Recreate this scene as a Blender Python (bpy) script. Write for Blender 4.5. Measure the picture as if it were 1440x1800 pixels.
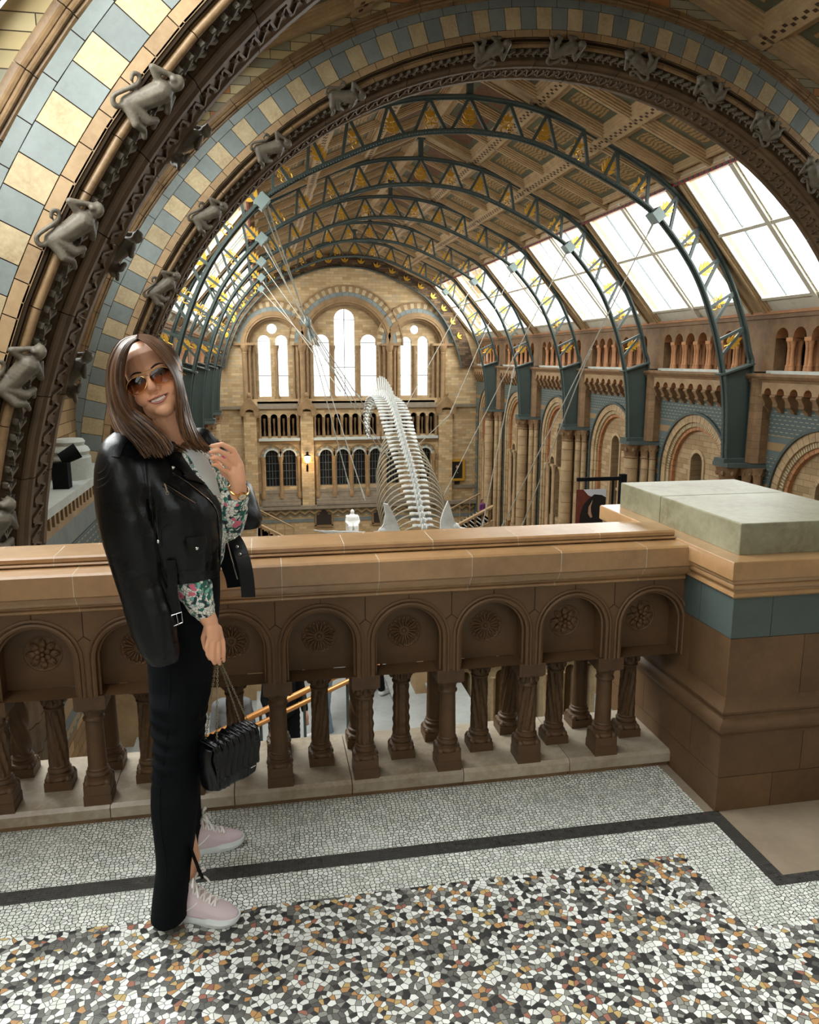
import bpy, bmesh, math, random
from mathutils import Vector, Matrix, noise
from mathutils.bvhtree import BVHTree
random.seed(7)
PI=math.pi
sin,cos,sqrt,radians=math.sin,math.cos,math.sqrt,math.radians
for o in list(bpy.data.objects): bpy.data.objects.remove(o)
scene=bpy.context.scene
COL=scene.collection

# ---------------------------------------------------------------- camera
F=1370.0; CAMH=1.62
PITCH=math.atan(269/F); YAW=math.atan(262*cos(PITCH)/F)
FW=Vector((sin(YAW)*cos(PITCH),cos(YAW)*cos(PITCH),-sin(PITCH)))
RT=Vector((cos(YAW),-sin(YAW),0)); UP=RT.cross(FW)
EYE=Vector((0,0,CAMH))
cd=bpy.data.cameras.new('camera'); cam=bpy.data.objects.new('camera',cd); COL.objects.link(cam)
cd.sensor_fit='VERTICAL'; cd.sensor_height=36; cd.lens=F/1800*36; cd.clip_end=300; cd.clip_start=0.05
cam.matrix_world=Matrix(((RT.x,UP.x,-FW.x,EYE.x),(RT.y,UP.y,-FW.y,EYE.y),(RT.z,UP.z,-FW.z,EYE.z),(0,0,0,1)))
scene.camera=cam
def ray(x,y): return FW+RT*((x-720)/F)-UP*((y-900)/F)
def atY(x,y,Y): r=ray(x,y); return EYE+r*(Y/r.y)       # world point seen at a spot, on the plane Y
def atZ(x,y,Z): r=ray(x,y); return EYE+r*((Z-CAMH)/r.z)

# ---------------------------------------------------------------- light
XC=6.35; BAY=7.3; T1=24.2
EAX,EAZ=6.6,7.12      # eaves beam, half width from the ridge line and height
RIZ=10.05             # ridge height
WTX,WTZ=10.05,3.12    # top of gallery wall
sv=scene.view_settings; sv.view_transform='Standard'; sv.look='None'; sv.gamma=1; sv.use_curve_mapping=False; sv.exposure=0.0
w=bpy.data.worlds.new('overcast'); scene.world=w; w.use_nodes=True
w.node_tree.nodes['Background'].inputs[0].default_value=(0.96,1.0,1.0,1); w.node_tree.nodes['Background'].inputs[1].default_value=2.6
DAY_R,DAY_L,MID_R,MID_L,NEAR_R,NEAR_L,BACK_L,BACK_FILL=7.0,7.0,.3,4.2,2.5,12.5,2.6,14.0     # radiance of the sky seen by each run of skylights; last is the added rear fill
def daylight(side,y0,y1,rad):
    mx=XC+side*(EAX+WTX)/2; mz=(EAZ+WTZ)/2
    d=Vector((side*(WTX-EAX),0,WTZ-EAZ)); L=d.length; d.normalize()
    n=Vector((-d.z*-1*side,0,0))
    nin=Vector((-side*abs(d.z),0,-abs(d.x)))          # pointing into the hall
    ld=bpy.data.lights.new('skylight_daylight','AREA'); ld.shape='RECTANGLE'; ld.size=L*0.96; ld.size_y=(y1-y0)
    ld.energy=rad*PI*ld.size*ld.size_y; ld.color=(0.97,1.0,0.985)
    o=bpy.data.objects.new('skylight_daylight',ld); COL.objects.link(o)
    z=-nin; x=d; y=z.cross(x)
    p=Vector((mx,(y0+y1)/2,mz))-nin*0.55
    o.matrix_world=Matrix(((x.x,y.x,z.x,p.x),(x.y,y.y,z.y,p.y),(x.z,y.z,z.z,p.z),(0,0,0,1)))
for k in range(-1,5):
    a=T1+BAY*k
    daylight(1,a+.4,a+BAY-.4,DAY_R*(1+.22*max(0,k))); daylight(-1,a+.4,a+BAY-.4,DAY_L*(1+.22*max(0,k)))
daylight(1,10.0,16.3,MID_R); daylight(-1,10.0,16.3,MID_L)
daylight(-1,2.9,8.2,NEAR_L); daylight(1,2.9,8.2,NEAR_R); daylight(-1,-3.5,2.6,BACK_L)

# fill light from an unseen window added behind the viewer to brighten the face
ld=bpy.data.lights.new('rear_face_fill','AREA'); ld.shape='RECTANGLE'; ld.size=4.4; ld.size_y=3.4; ld.energy=BACK_FILL*PI*ld.size*ld.size_y; ld.color=(0.98,1.0,0.98)
o=bpy.data.objects.new('rear_face_fill',ld); COL.objects.link(o); o.location=(0.6,-6.6,3.4); o.rotation_euler=(PI/2,0,PI)

# ---------------------------------------------------------------- mesh helpers
class MB:
    def __init__(s): s.v=[]; s.f=[]; s.m=[]; s.t=[]
    def add(s,vs,fs,mi=0,t=0.0):
        o=len(s.v); s.v.extend(tuple(p) for p in vs)
        for f in fs: s.f.append(tuple(o+i for i in f)); s.m.append(mi); s.t.append(t)
    def quad(s,a,b,c,d,mi=0,t=0.0): s.add([a,b,c,d],[(0,1,2,3)],mi,t)
    def box(s,x0,x1,y0,y1,z0,z1,mi=0,t=0.0,xf=None):
        vs=[(x0,y0,z0),(x1,y0,z0),(x1,y1,z0),(x0,y1,z0),(x0,y0,z1),(x1,y0,z1),(x1,y1,z1),(x0,y1,z1)]
        if xf: vs=[xf@Vector(p) for p in vs]
        s.add(vs,[(0,3,2,1),(4,5,6,7),(0,1,5,4),(1,2,6,5),(2,3,7,6),(3,0,4,7)],mi,t)
    def bar(s,a,b,w,h,up=(0,0,1),mi=0,t=0.0):
        a=Vector(a); b=Vector(b); d=(b-a).normalized(); u=Vector(up); x=d.cross(u)
        if x.length<1e-4: x=d.cross(Vector((1,0,0)))
        x.normalize(); y=x.cross(d).normalized()
        vs=[]
        for p in (a,b):
            for i,j in ((-1,-1),(1,-1),(1,1),(-1,1)): vs.append(p+x*(i*w/2)+y*(j*h/2))
        s.add(vs,[(0,3,2,1),(4,5,6,7),(0,1,5,4),(1,2,6,5),(2,3,7,6),(3,0,4,7)],mi,t)
    def lathe(s,prof,c=(0,0,0),n=20,mi=0,t=0.0,rf=None,a0=0.0):
        c=Vector(c); vs=[]
        for r,z in prof:
            for i in range(n):
                a=a0+2*PI*i/n; rr=rf(r,z,a) if rf else r
                vs.append((c.x+rr*cos(a),c.y+rr*sin(a),c.z+z))
        fs=[]
        for k in range(len(prof)-1):
            for i in range(n):
                j=(i+1)%n; fs.append((k*n+i,k*n+j,(k+1)*n+j,(k+1)*n+i))
        fs.append(tuple(reversed(range(n)))); fs.append(tuple((len(prof)-1)*n+i for i in range(n)))
        s.add(vs,fs,mi,t)
    def tube(s,pts,r,n=8,mi=0,t=0.0,flat=None,close=False):
        pts=[Vector(p) for p in pts]; N=len(pts)
        rs=r if isinstance(r,(list,tuple)) else [r]*N
        vs=[]; prev=None
        for i,p in enumerate(pts):
            if close: d=pts[(i+1)%N]-pts[i-1]
            else: d=pts[min(i+1,N-1)]-pts[max(i-1,0)]
            if d.length<1e-9: d=Vector((0,0,1))
            d.normalize()
            if prev is None:
                ref=flat if flat else (Vector((0,0,1)) if abs(d.z)<.9 else Vector((1,0,0)))
                x=d.cross(Vector(ref)); x.normalize()
            else:
                x=prev-d*prev.dot(d)
                if x.length<1e-6: x=d.cross(Vector((0,0,1)))
                x.normalize()
            y=d.cross(x); prev=x
            rr=rs[i]; rx,ry=rr if isinstance(rr,(list,tuple)) else (rr,rr)
            for k in range(n):
                a=2*PI*k/n; vs.append(p+x*(rx*cos(a))+y*(ry*sin(a)))
        fs=[]
        for i in range(N-1 if not close else N):
            for k in range(n):
                l=(k+1)%n; ii=(i+1)%N
                fs.append((i*n+k,i*n+l,ii*n+l,ii*n+k))
        if not close: fs.append(tuple(reversed(range(n)))); fs.append(tuple((N-1)*n+k for k in range(n)))
        s.add(vs,fs,mi,t)
    def ball(s,c,r,n=10,mi=0,t=0.0,rot=None):
        c=Vector(c); rx,ry,rz=r if isinstance(r,(list,tuple)) else (r,r,r)
        vs=[];fs=[]; m=max(4,n*2//3)
        for i in range(m+1):
            th=PI*i/m
            for k in range(n):
                a=2*PI*k/n; p=Vector((rx*sin(th)*cos(a),ry*sin(th)*sin(a),rz*cos(th)))
                if rot: p=rot@p
                vs.append(c+p)
        for i in range(m):
            for k in range(n):
                l=(k+1)%n; fs.append((i*n+k,(i+1)*n+k,(i+1)*n+l,i*n+l))
        s.add(vs,fs,mi,t)
    def prism(s,poly,fn,d0,d1,mi=0,t=0.0):
        """poly: 2-D outline; fn(u,v,d) -> point"""
        n=len(poly); vs=[fn(u,v,d0) for u,v in poly]+[fn(u,v,d1) for u,v in poly]
        fs=[tuple(range(n)),tuple(reversed(range(n,2*n)))]
        for i in range(n): j=(i+1)%n; fs.append((i,i+n,j+n,j))
        s.add(vs,fs,mi,t)
    def build(s,name,mats,parent=None,smooth=None,merge=True,loc=None):
        me=bpy.data.meshes.new(name)
        if not isinstance(mats,(list,tuple)): mats=[mats]
        o0=Vector(loc) if loc else Vector((0,0,0))
        me.from_pydata([(p[0]-o0.x,p[1]-o0.y,p[2]-o0.z) for p in s.v],[],s.f)
        for m in mats: me.materials.append(m)
        me.polygons.foreach_set('material_index',s.m)
        at=me.attributes.new('tint','FLOAT','FACE'); at.data.foreach_set('value',s.t)
        bm=bmesh.new(); bm.from_mesh(me)
        if merge: bmesh.ops.remove_doubles(bm,verts=bm.verts,dist=1e-5)
        bmesh.ops.recalc_face_normals(bm,faces=bm.faces)
        if smooth is not None:
            for f in bm.faces: f.smooth=True
            for e in bm.edges:
                if len(e.link_faces)==2 and e.calc_face_angle(0)>smooth: e.smooth=False
        bm.to_mesh(me); bm.free()
        o=bpy.data.objects.new(name,me); COL.objects.link(o)
        o.location=o0
        if parent: o.parent=parent
        return o
SM=radians(38)
def tag(o,label=None,cat=None,group=None,kind=None):
    if label: o['label']=label
    if cat: o['category']=cat
    if group: o['group']=group
    if kind: o['kind']=kind
    return o
def thing(name,label,cat,loc=(0,0,0),rz=0,group=None):
    o=bpy.data.objects.new(name,None); COL.objects.link(o); o.location=loc; o.rotation_euler=(0,0,rz); o.empty_display_size=.1
    return tag(o,label,cat,group)
def struct(o): o['kind']='structure'; return o
def copy_tree(o,parent=None):
    c=o.copy(); COL.objects.link(c)
    if parent: c.parent=parent
    for ch in list(o.children): copy_tree(ch,c)
    return c
def spline(pts,n):
    """Catmull-Rom through pts, n samples per span (any dimension tuples)"""
    P=[tuple(p) for p in pts]; out=[]
    for i in range(len(P)-1):
        p0=P[max(i-1,0)];p1=P[i];p2=P[i+1];p3=P[min(i+2,len(P)-1)]
        for k in range(n):
            t=k/n; out.append(tuple(.5*((2*b)+(-a+c)*t+(2*a-5*b+4*c-d)*t*t+(-a+3*b-3*c+d)*t**3) for a,b,c,d in zip(p0,p1,p2,p3)))
    out.append(P[-1]); return out
def arched(mb,u0,u1,v0,v1,ops,fn,depth=0.0,mi=0,mj=None,n=10,t=0.0):
    """wall sheet u0..u1 x v0..v1 with round-headed (or round) openings (uc,half,vbottom,vspring or 'o',vc)"""
    us=set([u0,u1])
    samp=[]
    for op in ops:
        uc,h=op[0],op[1]
        L=[uc-h*cos(PI*i/n) for i in range(n+1)]
        samp.append((op,L)); us.update(L)
    us=sorted(us)
    def lim(u):
        for op,L in samp:
            if L[0]-1e-7<=u<=L[-1]+1e-7: pass
        return None
    def hole(op,u):
        uc,h=op[0],op[1]; q=sqrt(max(0,h*h-(u-uc)**2))
        if op[2]=='o': return op[3]-q,op[3]+q
        return op[2],op[3]+q
    for a,b in zip(us[:-1],us[1:]):
        mid=(a+b)/2; cur=None
        for op,L in samp:
            if L[0]<mid<L[-1]: cur=op
        if cur is None:
            mb.quad(fn(a,v0,0),fn(b,v0,0),fn(b,v1,0),fn(a,v1,0),mi,t)
        else:
            la,ha=hole(cur,a); lb,hb=hole(cur,b)
            if min(la,lb)>v0+1e-6: mb.quad(fn(a,v0,0),fn(b,v0,0),fn(b,lb,0),fn(a,la,0),mi,t)
            mb.quad(fn(a,ha,0),fn(b,hb,0),fn(b,v1,0),fn(a,v1,0),mi,t)
            if depth:
                j=mi if mj is None else mj
                mb.quad(fn(a,ha,0),fn(b,hb,0),fn(b,hb,depth),fn(a,ha,depth),j,t)
                mb.quad(fn(a,la,0),fn(b,lb,0),fn(b,lb,depth),fn(a,la,depth),j,t)
    if depth:
        j=mi if mj is None else mj
        for op,L in samp:
            if op[2]!='o':
                for u in (L[0],L[-1]):
                    mb.quad(fn(u,op[2],0),fn(u,op[3],0),fn(u,op[3],depth),fn(u,op[2],depth),j,t)
def arc_sweep(mb,prof,xc,zc,a0,a1,n,fn,mi=0,gap=0.0,tv=0.0,mis=None,leg=None):
    """closed profile [(r,d)] swept on an arc; n blocks with a mortar gap between, tint varied by tv"""
    k=len(prof)
    for i in range(n):
        b0=a0+(a1-a0)*i/n; b1=a0+(a1-a0)*(i+1)/n
        g=gap/2/prof[0][0]*(1 if a1>a0 else -1)
        b0+=g;b1-=g
        sub=max(1,int(abs(b1-b0)*prof[0][0]/0.35)) if prof[0][0]<20 else 1
        sub=min(sub,4)
        vs=[]
        for s_ in range(sub+1):
            a=b0+(b1-b0)*s_/sub
            for r,d in prof: vs.append(fn(xc+r*cos(a),zc+r*sin(a),d))
        fs=[]
        for s_ in range(sub):
            for j in range(k):
                l=(j+1)%k; fs.append((s_*k+j,s_*k+l,(s_+1)*k+l,(s_+1)*k+j))
        fs.append(tuple(range(k))); fs.append(tuple(reversed(range(sub*k,(sub+1)*k))))
        mb.add(vs,fs,(mis[i%len(mis)] if mis else mi),random.uniform(-tv,tv))
def remesh(mb,name,mat,voxel,smooth_it=3,parent=None,smooth_f=.5,post=None):
    """one continuous surface grown over overlapping volumes"""
    o=mb.build(name,mat,None,merge=False)
    md=o.modifiers.new('r','REMESH'); md.mode='VOXEL'; md.voxel_size=voxel
    if smooth_it:
        ms=o.modifiers.new('s','SMOOTH'); ms.iterations=smooth_it; ms.factor=smooth_f
    dg=bpy.context.evaluated_depsgraph_get(); dg.update()
    me=bpy.data.meshes.new_from_object(o.evaluated_get(dg))
    me.name=name
    old=o.data; o.modifiers.clear(); o.data=me; bpy.data.meshes.remove(old)
    if post:
        for v in me.vertices: v.co=post(v.co.copy())
    me.materials.clear(); me.materials.append(mat)
    for p in me.polygons: p.use_smooth=True; p.material_index=0
    me.update()
    if parent: o.parent=parent
    return o
def bvh_of(o):
    me=o.data
    return BVHTree.FromPolygons([v.co.copy() for v in me.vertices],[tuple(p.vertices) for p in me.polygons])

# ---------------------------------------------------------------- materials
def srgb(h):
    if isinstance(h,str): c=[int(h[i:i+2],16)/255 for i in (0,2,4)]
    else: c=h
    return tuple((x/12.92 if x<=.04045 else ((x+.055)/1.055)**2.4) for x in c)+(1,)
class NT:
    def __init__(s,name):
        s.m=bpy.data.materials.new(name); s.m.use_nodes=True; s.t=s.m.node_tree; s.b=s.t.nodes['Principled BSDF']; s.out=s.t.nodes['Material Output']
    def n(s,ty,**kw):
        x=s.t.nodes.new(ty)
        for k,v in kw.items():
            if k.startswith('i_'):
                x.inputs[k[2:].replace('_',' ')].default_value=v
            else: setattr(x,k,v)
        return x
    def l(s,a,b): s.t.links.new(a,b)
    def coord(s,kind='Object'): return s.n('ShaderNodeTexCoord').outputs[kind]
    def noise(s,vec,scale,detail=3,rough=.55):
        x=s.n('ShaderNodeTexNoise'); x.inputs['Scale'].default_value=scale; x.inputs['Detail'].default_value=detail; x.inputs['Roughness'].default_value=rough
        s.l(vec,x.inputs['Vector']); return x.outputs['Fac']
    def ramp(s,fac,stops,const=False):
        r=s.n('ShaderNodeValToRGB'); 
        if const: r.color_ramp.interpolation='CONSTANT'
        e=r.color_ramp.elements
        while len(e)<len(stops): e.new(.5)
        for i,(p,c) in enumerate(stops): e[i].position=p; e[i].color=c if len(c)==4 else tuple(c)+(1,)
        s.l(fac,r.inputs[0]); return r.outputs['Color']
    def mix(s,fac,a,b,mode='MIX'):
        x=s.n('ShaderNodeMix',data_type='RGBA',blend_type=mode)
        if isinstance(fac,(int,float)): x.inputs[0].default_value=fac
        else: s.l(fac,x.inputs[0])
        for i,v in ((6,a),(7,b)):
            if isinstance(v,tuple): x.inputs[i].default_value=v
            else: s.l(v,x.inputs[i])
        return x.outputs[2]
    def math(s,op,a,b=None):
        x=s.n('ShaderNodeMath',operation=op)
        for i,v in ((0,a),(1,b)):
            if v is None: continue
            if isinstance(v,(int,float)): x.inputs[i].default_value=v
            else: s.l(v,x.inputs[i])
        return x.outputs[0]
    def tinted(s,col):
        a=s.n('ShaderNodeAttribute',attribute_name='tint'); v=s.math('ADD',a.outputs['Fac'],1.0)
        h=s.n('ShaderNodeHueSaturation'); s.l(v,h.inputs['Value']); s.l(col,h.inputs['Color']); return h.outputs['Color']
    def bump(s,h,strength=.3,dist=.01):
        b=s.n('ShaderNodeBump'); b.inputs['Strength'].default_value=strength; b.inputs['Distance'].default_value=dist
        s.l(h,b.inputs['Height']); s.l(b.outputs[0],s.b.inputs['Normal'])
def stone(name,col,var=.18,scale=1.0,rough=.75,bump=.25,col2=None,spec=.35,dist=.01):
    k=NT(name); c=k.coord(); a=srgb(col)
    d=srgb(col2) if col2 else tuple(x*.62 for x in a[:3])+(1,)
    n1=k.noise(c,scale*1.3,5,.6); n2=k.noise(c,scale*9,4,.65)
    m1=k.ramp(n1,[(.35,(0,0,0,1)),(.68,(1,1,1,1))])
    base=k.mix(k.math('MULTIPLY',m1,.75),a,d)
    lighter=tuple(min(1,x*1.28) for x in a[:3])+(1,)
    m2=k.ramp(n2,[(.42,(0,0,0,1)),(.72,(1,1,1,1))])
    base=k.mix(k.math('MULTIPLY',m2,var*2),base,lighter)
    k.l(k.tinted(base),k.b.inputs['Base Color'])
    k.b.inputs['Roughness'].default_value=rough; k.b.inputs['Specular IOR Level'].default_value=spec
    if bump: k.bump(n2,bump,dist)
    return k.m
def polish(m,w,r):
    b=m.node_tree.nodes['Principled BSDF']; b.inputs['Coat Weight'].default_value=w; b.inputs['Coat Roughness'].default_value=r
def plain(name,col,rough=.5,metal=0.0,spec=.5,coat=0.0):
    k=NT(name); k.b.inputs['Base Color'].default_value=srgb(col); k.b.inputs['Roughness'].default_value=rough
    k.b.inputs['Metallic'].default_value=metal; k.b.inputs['Specular IOR Level'].default_value=spec
    if coat: k.b.inputs['Coat Weight'].default_value=coat
    return k.m
def brick(name,cols,axes,w,h,mortar=.006,mcol='3a3026',rough=.8,offset=.5,var=.15):
    k=NT(name); c=k.coord(); sp=k.n('ShaderNodeSeparateXYZ'); k.l(c,sp.inputs[0]); cb=k.n('ShaderNodeCombineXYZ')
    k.l(sp.outputs[axes[0]],cb.inputs[0]); k.l(sp.outputs[axes[1]],cb.inputs[1])
    b=k.n('ShaderNodeTexBrick',offset=offset); b.inputs['Scale'].default_value=1; b.inputs['Brick Width'].default_value=w; b.inputs['Row Height'].default_value=h
    b.inputs['Mortar Size'].default_value=mortar; b.inputs['Mortar Smooth'].default_value=.1
    b.inputs['Color1'].default_value=(0,0,0,1); b.inputs['Color2'].default_value=(1,1,1,1); b.inputs['Mortar'].default_value=(.5,.5,.5,1)
    k.l(cb.outputs[0],b.inputs['Vector'])
    n=len(cols); r=k.ramp(b.outputs['Color'],[(i/n,srgb(q)) for i,q in enumerate(cols)],True)
    nz=k.noise(c,6/w*.3,4,.6)
    r=k.mix(k.math('MULTIPLY',nz,var*2),r,(.06,.045,.03,1))
    fin=k.mix(b.outputs['Fac'],r,srgb(mcol))
    k.l(k.tinted(fin),k.b.inputs['Base Color']); k.b.inputs['Roughness'].default_value=rough; k.b.inputs['Specular IOR Level'].default_value=.25
    inv=k.math('SUBTRACT',1.0,b.outputs['Fac']); k.bump(inv,.5,.008)
    return k.m
def glass(name,col=(1,1,1,1),gl=.06):
    k=NT(name); t=k.n('ShaderNodeBsdfTransparent'); t.inputs[0].default_value=col
    g=k.n('ShaderNodeBsdfGlossy'); g.inputs['Roughness'].default_value=.03; mx=k.n('ShaderNodeMixShader'); mx.inputs[0].default_value=gl
    k.l(t.outputs[0],mx.inputs[1]); k.l(g.outputs[0],mx.inputs[2]); k.l(mx.outputs[0],k.out.inputs['Surface']); return k.m

M={}
M['buff']=stone('buff_terracotta','a58a66',.18,1.2,.6,.25,'7c6244')
M['buffdk']=stone('brown_terracotta','86694a',.15,1.5,.6,.3,'5c4530')
M['cream']=stone('cream_terracotta','b3a380',.25,2.2,.6,.25,'927b5b')
M['slate']=stone('blue_grey_terracotta','7b8380',.1,1.6,.55,.15,'656d69')
M['slatedk']=stone('dark_slate','4b5552',.1,1.6,.5,.15,'3b4441')
M['orange']=stone('orange_terracotta','b07d54',.2,2.0,.6,.2,'8e6444')
M['mortar']=plain('mortar','2e241a',.9,0,.1)
M['rail']=stone('rail_stone','a07c54',.16,3,.33,.12,'7d5f3f',spec=.5,dist=.003)
M['frieze']=stone('frieze_stone','634a31',.14,3,.55,.15,'4e3924',dist=.003)
M['pierst']=stone('pier_stone','5f472f',.2,3,.5,.2,'463320',dist=.003)
M['baluster']=stone('baluster_stone','574029',.2,4,.5,.3,'3e2c1c',dist=.003)
M['plinth']=stone('plinth_stone','a39886',.25,4,.5,.2,'7d6a50',dist=.003)
M['dark']=plain('black_and_painted_shade','17181a',.9,0,.1)  # near-black: shade of the gallery backs put into the colour, also plain black fittings
M['steel']=stone('blue_grey_iron_paint','48534f',.05,1,.42,.0,'3f4a47')
M['gilt']=plain('gilding','d9a93e',.38,.55,.5)
M['woodcream']=stone('cream_painted_wood','b49a74',.12,2,.6,.05,'94795a')
M['panelgreen']=stone('green_painted_border','5c5b45',.1,2,.6,.0,'4c4c3a')
M['red']=stone('red_painted_beam','8c4038',.2,6,.6,.0,'6a2c28')
M['glass']=glass('window_glass')
M['bone']=stone('bone','d8dad6',.12,2,.6,.15,'b7b9b4')
M['monkey']=stone('carved_grey_terracotta','6f685a',.2,6,.45,.2,'49423a')
M['roll']=stone('moulded_brown_terracotta','8a7050',.2,2.5,.38,.15,'5d472f')
M['inner']=stone('dark_brown_terracotta','5e4a34',.15,2.5,.5,.2,'3e2f21')
polish(M['rail'],.8,.22); polish(M['plinth'],.4,.25)
M['shaftbuff']=stone('pale_buff_shafts','b39a76',.16,1.5,.6,.2,'8f7656')
# ---------------------------------------------------------------- gallery floor
def mosaic(name,mode):
    k=NT(name); c=k.coord(); 
    wob=k.n('ShaderNodeTexNoise'); wob.inputs['Scale'].default_value=9; k.l(c,wob.inputs['Vector'])
    mv=k.n('ShaderNodeVectorMath',operation='MULTIPLY_ADD'); k.l(wob.outputs['Color'],mv.inputs[0]); mv.inputs[1].default_value=(.02,.02,0); k.l(c,mv.inputs[2])
    v=k.n('ShaderNodeTexVoronoi',voronoi_dimensions='2D',feature='F1'); e=k.n('ShaderNodeTexVoronoi',voronoi_dimensions='2D',feature='DISTANCE_TO_EDGE')
    sc,rnd={'white':(68,.66),'terrazzo':(63,1.0),'black':(96,.12)}[mode]
    for x in (v,e):
        x.inputs['Scale'].default_value=sc; x.inputs['Randomness'].default_value=rnd; k.l(mv.outputs[0],x.inputs['Vector'])
    sp=k.n('ShaderNodeSeparateColor'); k.l(v.outputs['Color'],sp.inputs[0])
    if mode=='white': col=k.ramp(sp.outputs[0],[(0,srgb('c3c7bd')),(.3,srgb('d9ddd3')),(.75,srgb('e8eae2'))],True); gc=srgb('20201c'); g=.058
    elif mode=='black': col=k.ramp(sp.outputs[0],[(0,srgb('161614')),(.5,srgb('1e1d1b')),(.93,srgb('332f2b'))],True); gc=srgb('4a4740'); g=.03
    else:
        col=k.ramp(sp.outputs[0],[(0,srgb('dfe2da')),(.22,srgb('17171a')),(.37,srgb('eef0ea')),(.52,srgb('5f5f59')),(.66,srgb('8d8d85')),(.79,srgb('b98a55')),(.84,srgb('9c6450')),(.87,srgb('c0a468')),(.90,srgb('4b4a46'))],True); gc=srgb('3a3935'); g=.035
    m=k.ramp(e.outputs['Distance'],[(g,(1,1,1,1)),(g+.03,(0,0,0,1))])
    n2=k.noise(c,40,3); col=k.mix(k.math('MULTIPLY',n2,.25),col,(.25,.25,.24,1))
    k.l(k.mix(m,col,gc),k.b.inputs['Base Color'])
    n3=k.noise(c,2.5,3); k.l(k.ramp(n3,[(.3,(.18,.18,.18,1)),(.7,(.34,.34,.34,1))]),k.b.inputs['Roughness'])
    k.bump(k.math('SUBTRACT',1.0,m),.25,.002); k.b.inputs['Specular IOR Level'].default_value=.55
    return k.m
M['mos_w']=mosaic('white_mosaic','white'); M['mos_t']=mosaic('multicolour_chip_mosaic','terrazzo'); M['mos_b']=mosaic('black_mosaic_line','black')
M['slab']=stone('worn_floor_slab','8d7f6c',.15,3,.45,.1,'776a58',dist=.002)
mb=MB(); xl=-3.6; xr=9.0; yb=-5.0
def fq(x0,x1,y0,y1,mi): mb.quad((x0,y0,0),(x1,y0,0),(x1,y1,0),(x0,y1,0),mi)
fq(xl,1.53,2.335,2.70,0); fq(1.53,1.585,2.335,2.70,3); fq(1.585,xr,1.965,2.70,3)          # white band beside the parapet, slab under the pier
fq(xl,1.585,2.27,2.335,2)                                   # black line
mb.quad((1.53,2.27,0),(1.53,1.92,0),(1.585,1.965,0),(1.585,2.27,0),2); mb.quad((1.53,1.92,0),(xr,1.92,0),(xr,1.965,0),(1.585,1.965,0),2)
fq(xl,1.33,2.125,2.27,0); fq(1.33,1.53,1.77,2.27,0); fq(1.53,xr,1.77,1.92,0)
fq(xl,1.33,yb,2.125,1); fq(1.33,xr,yb,1.77,1)
o=mb.build('floor',[M['mos_w'],M['mos_t'],M['mos_b'],M['slab']]); struct(o)
mb=MB(); mb.box(xl,xr,yb,2.66,-.5,-.02); mb.box(xl,xr,2.66,3.1,-.5,-.005); struct(mb.build('floor_slab',M['buff']))

# ---------------------------------------------------------------- parapet (thing with parts)
BX0=-1.5795; P=.3195      # a pier line every P
par=thing('stone_parapet','brown terracotta parapet of arches and rosettes crossing the gallery edge','parapet',(0,2.83,0))
def pb(mb,name,mat,smooth=None,parent=None): 
    o=mb.build(name,mat,None,smooth,loc=(0,2.83,0)); o.location=(0,0,0); o.parent=parent or par; return o
PXL,PXR=-3.4,1.585
# plinth
mb=MB(); joints=[PXL]+[BX0+.14+.43*i for i in range(8)]; joints=sorted([j for j in joints if j<PXR])+[PXR]
for a,b in zip(joints[:-1],joints[1:]):
    mb.box(a+.0015,b-.0015,2.672,3.03,.0,.028,1,random.uniform(-.1,.1))
    mb.prism([(2.655,.024),(2.655,.060),(2.668,.073),(3.035,.073),(3.035,.024)],lambda u,v,d:(d,u,v),a+.0015,b-.0015,0,random.uniform(-.15,.1))
pb(mb,'plinth',[M['plinth'],M['buffdk']])
def handmould(mb,prof,segs,jit=.08):
    for a,b in zip(segs[:-1],segs[1:]):
        mb.prism(prof,lambda u,v,d:(d,u,v),a+.0014,b-.0014,0,random.uniform(-jit,jit))
def arcp(cx,cz,r,a0,a1,n=6): return [(cx+r*cos(a0+(a1-a0)*i/n),cz+r*sin(a0+(a1-a0)*i/n)) for i in range(n+1)]
front=[(2.672,.784)]+arcp(2.668,.797,.013,-PI/2,-PI*1.5,5)+[(2.650,.812),(2.650,.820)]+arcp(2.650,.845,.028,-PI/2,-PI,5)+[(2.622,.852),(2.612,.852),(2.612,.862),(2.602,.868),(2.598,.872),(2.598,.957),(2.606,.965),(2.70,.965)]
front=[(y,.784+(z-.784)*.829) for y,z in front]
back=[(5.66-y,z) for y,z in reversed(front)]
segs=[PXL]+[-2.30+.335*i for i in range(12)]; segs=[s for s in segs if s<PXR-.05]+[PXR]
mb=MB(); handmould(mb,front+back,segs); pb(mb,'rail_cornice',M['rail'],SM)
up=[(2.712,.963),(2.702,.965),(2.698,.969),(2.702,.973),(2.712,.974),(2.706,.977)]+[(2.706,.987),(2.713,.992),(2.930,.992),(2.937,.987)]+[(2.937,.977),(2.931,.974),(2.941,.969),(2.931,.963)]
up=[(min(y,2.70+(y-2.70)*.72) if y>2.75 else y,.934+(z-.963)*1.24) for y,z in up]
segs2=[PXL]+[-2.33+.325*i for i in range(12)]; segs2=[s for s in segs2 if s<PXR-.16]+[PXR-.03]
mb=MB(); handmould(mb,up,segs2); pb(mb,'top_rail',M['rail'],SM)
mb=MB()
pm=stone('pale_mortar','b9ad98',.1,8,.8,.1)
for s,pf in [(q,front+back) for q in segs[1:-1]]+[(q,up) for q in segs2[1:-1]]:
    mb=MB(); mb.prism(pf,lambda u,v,d:(d,u,v),s-.0013,s+.0013); pb(mb,'mortar_joint',pm)
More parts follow.
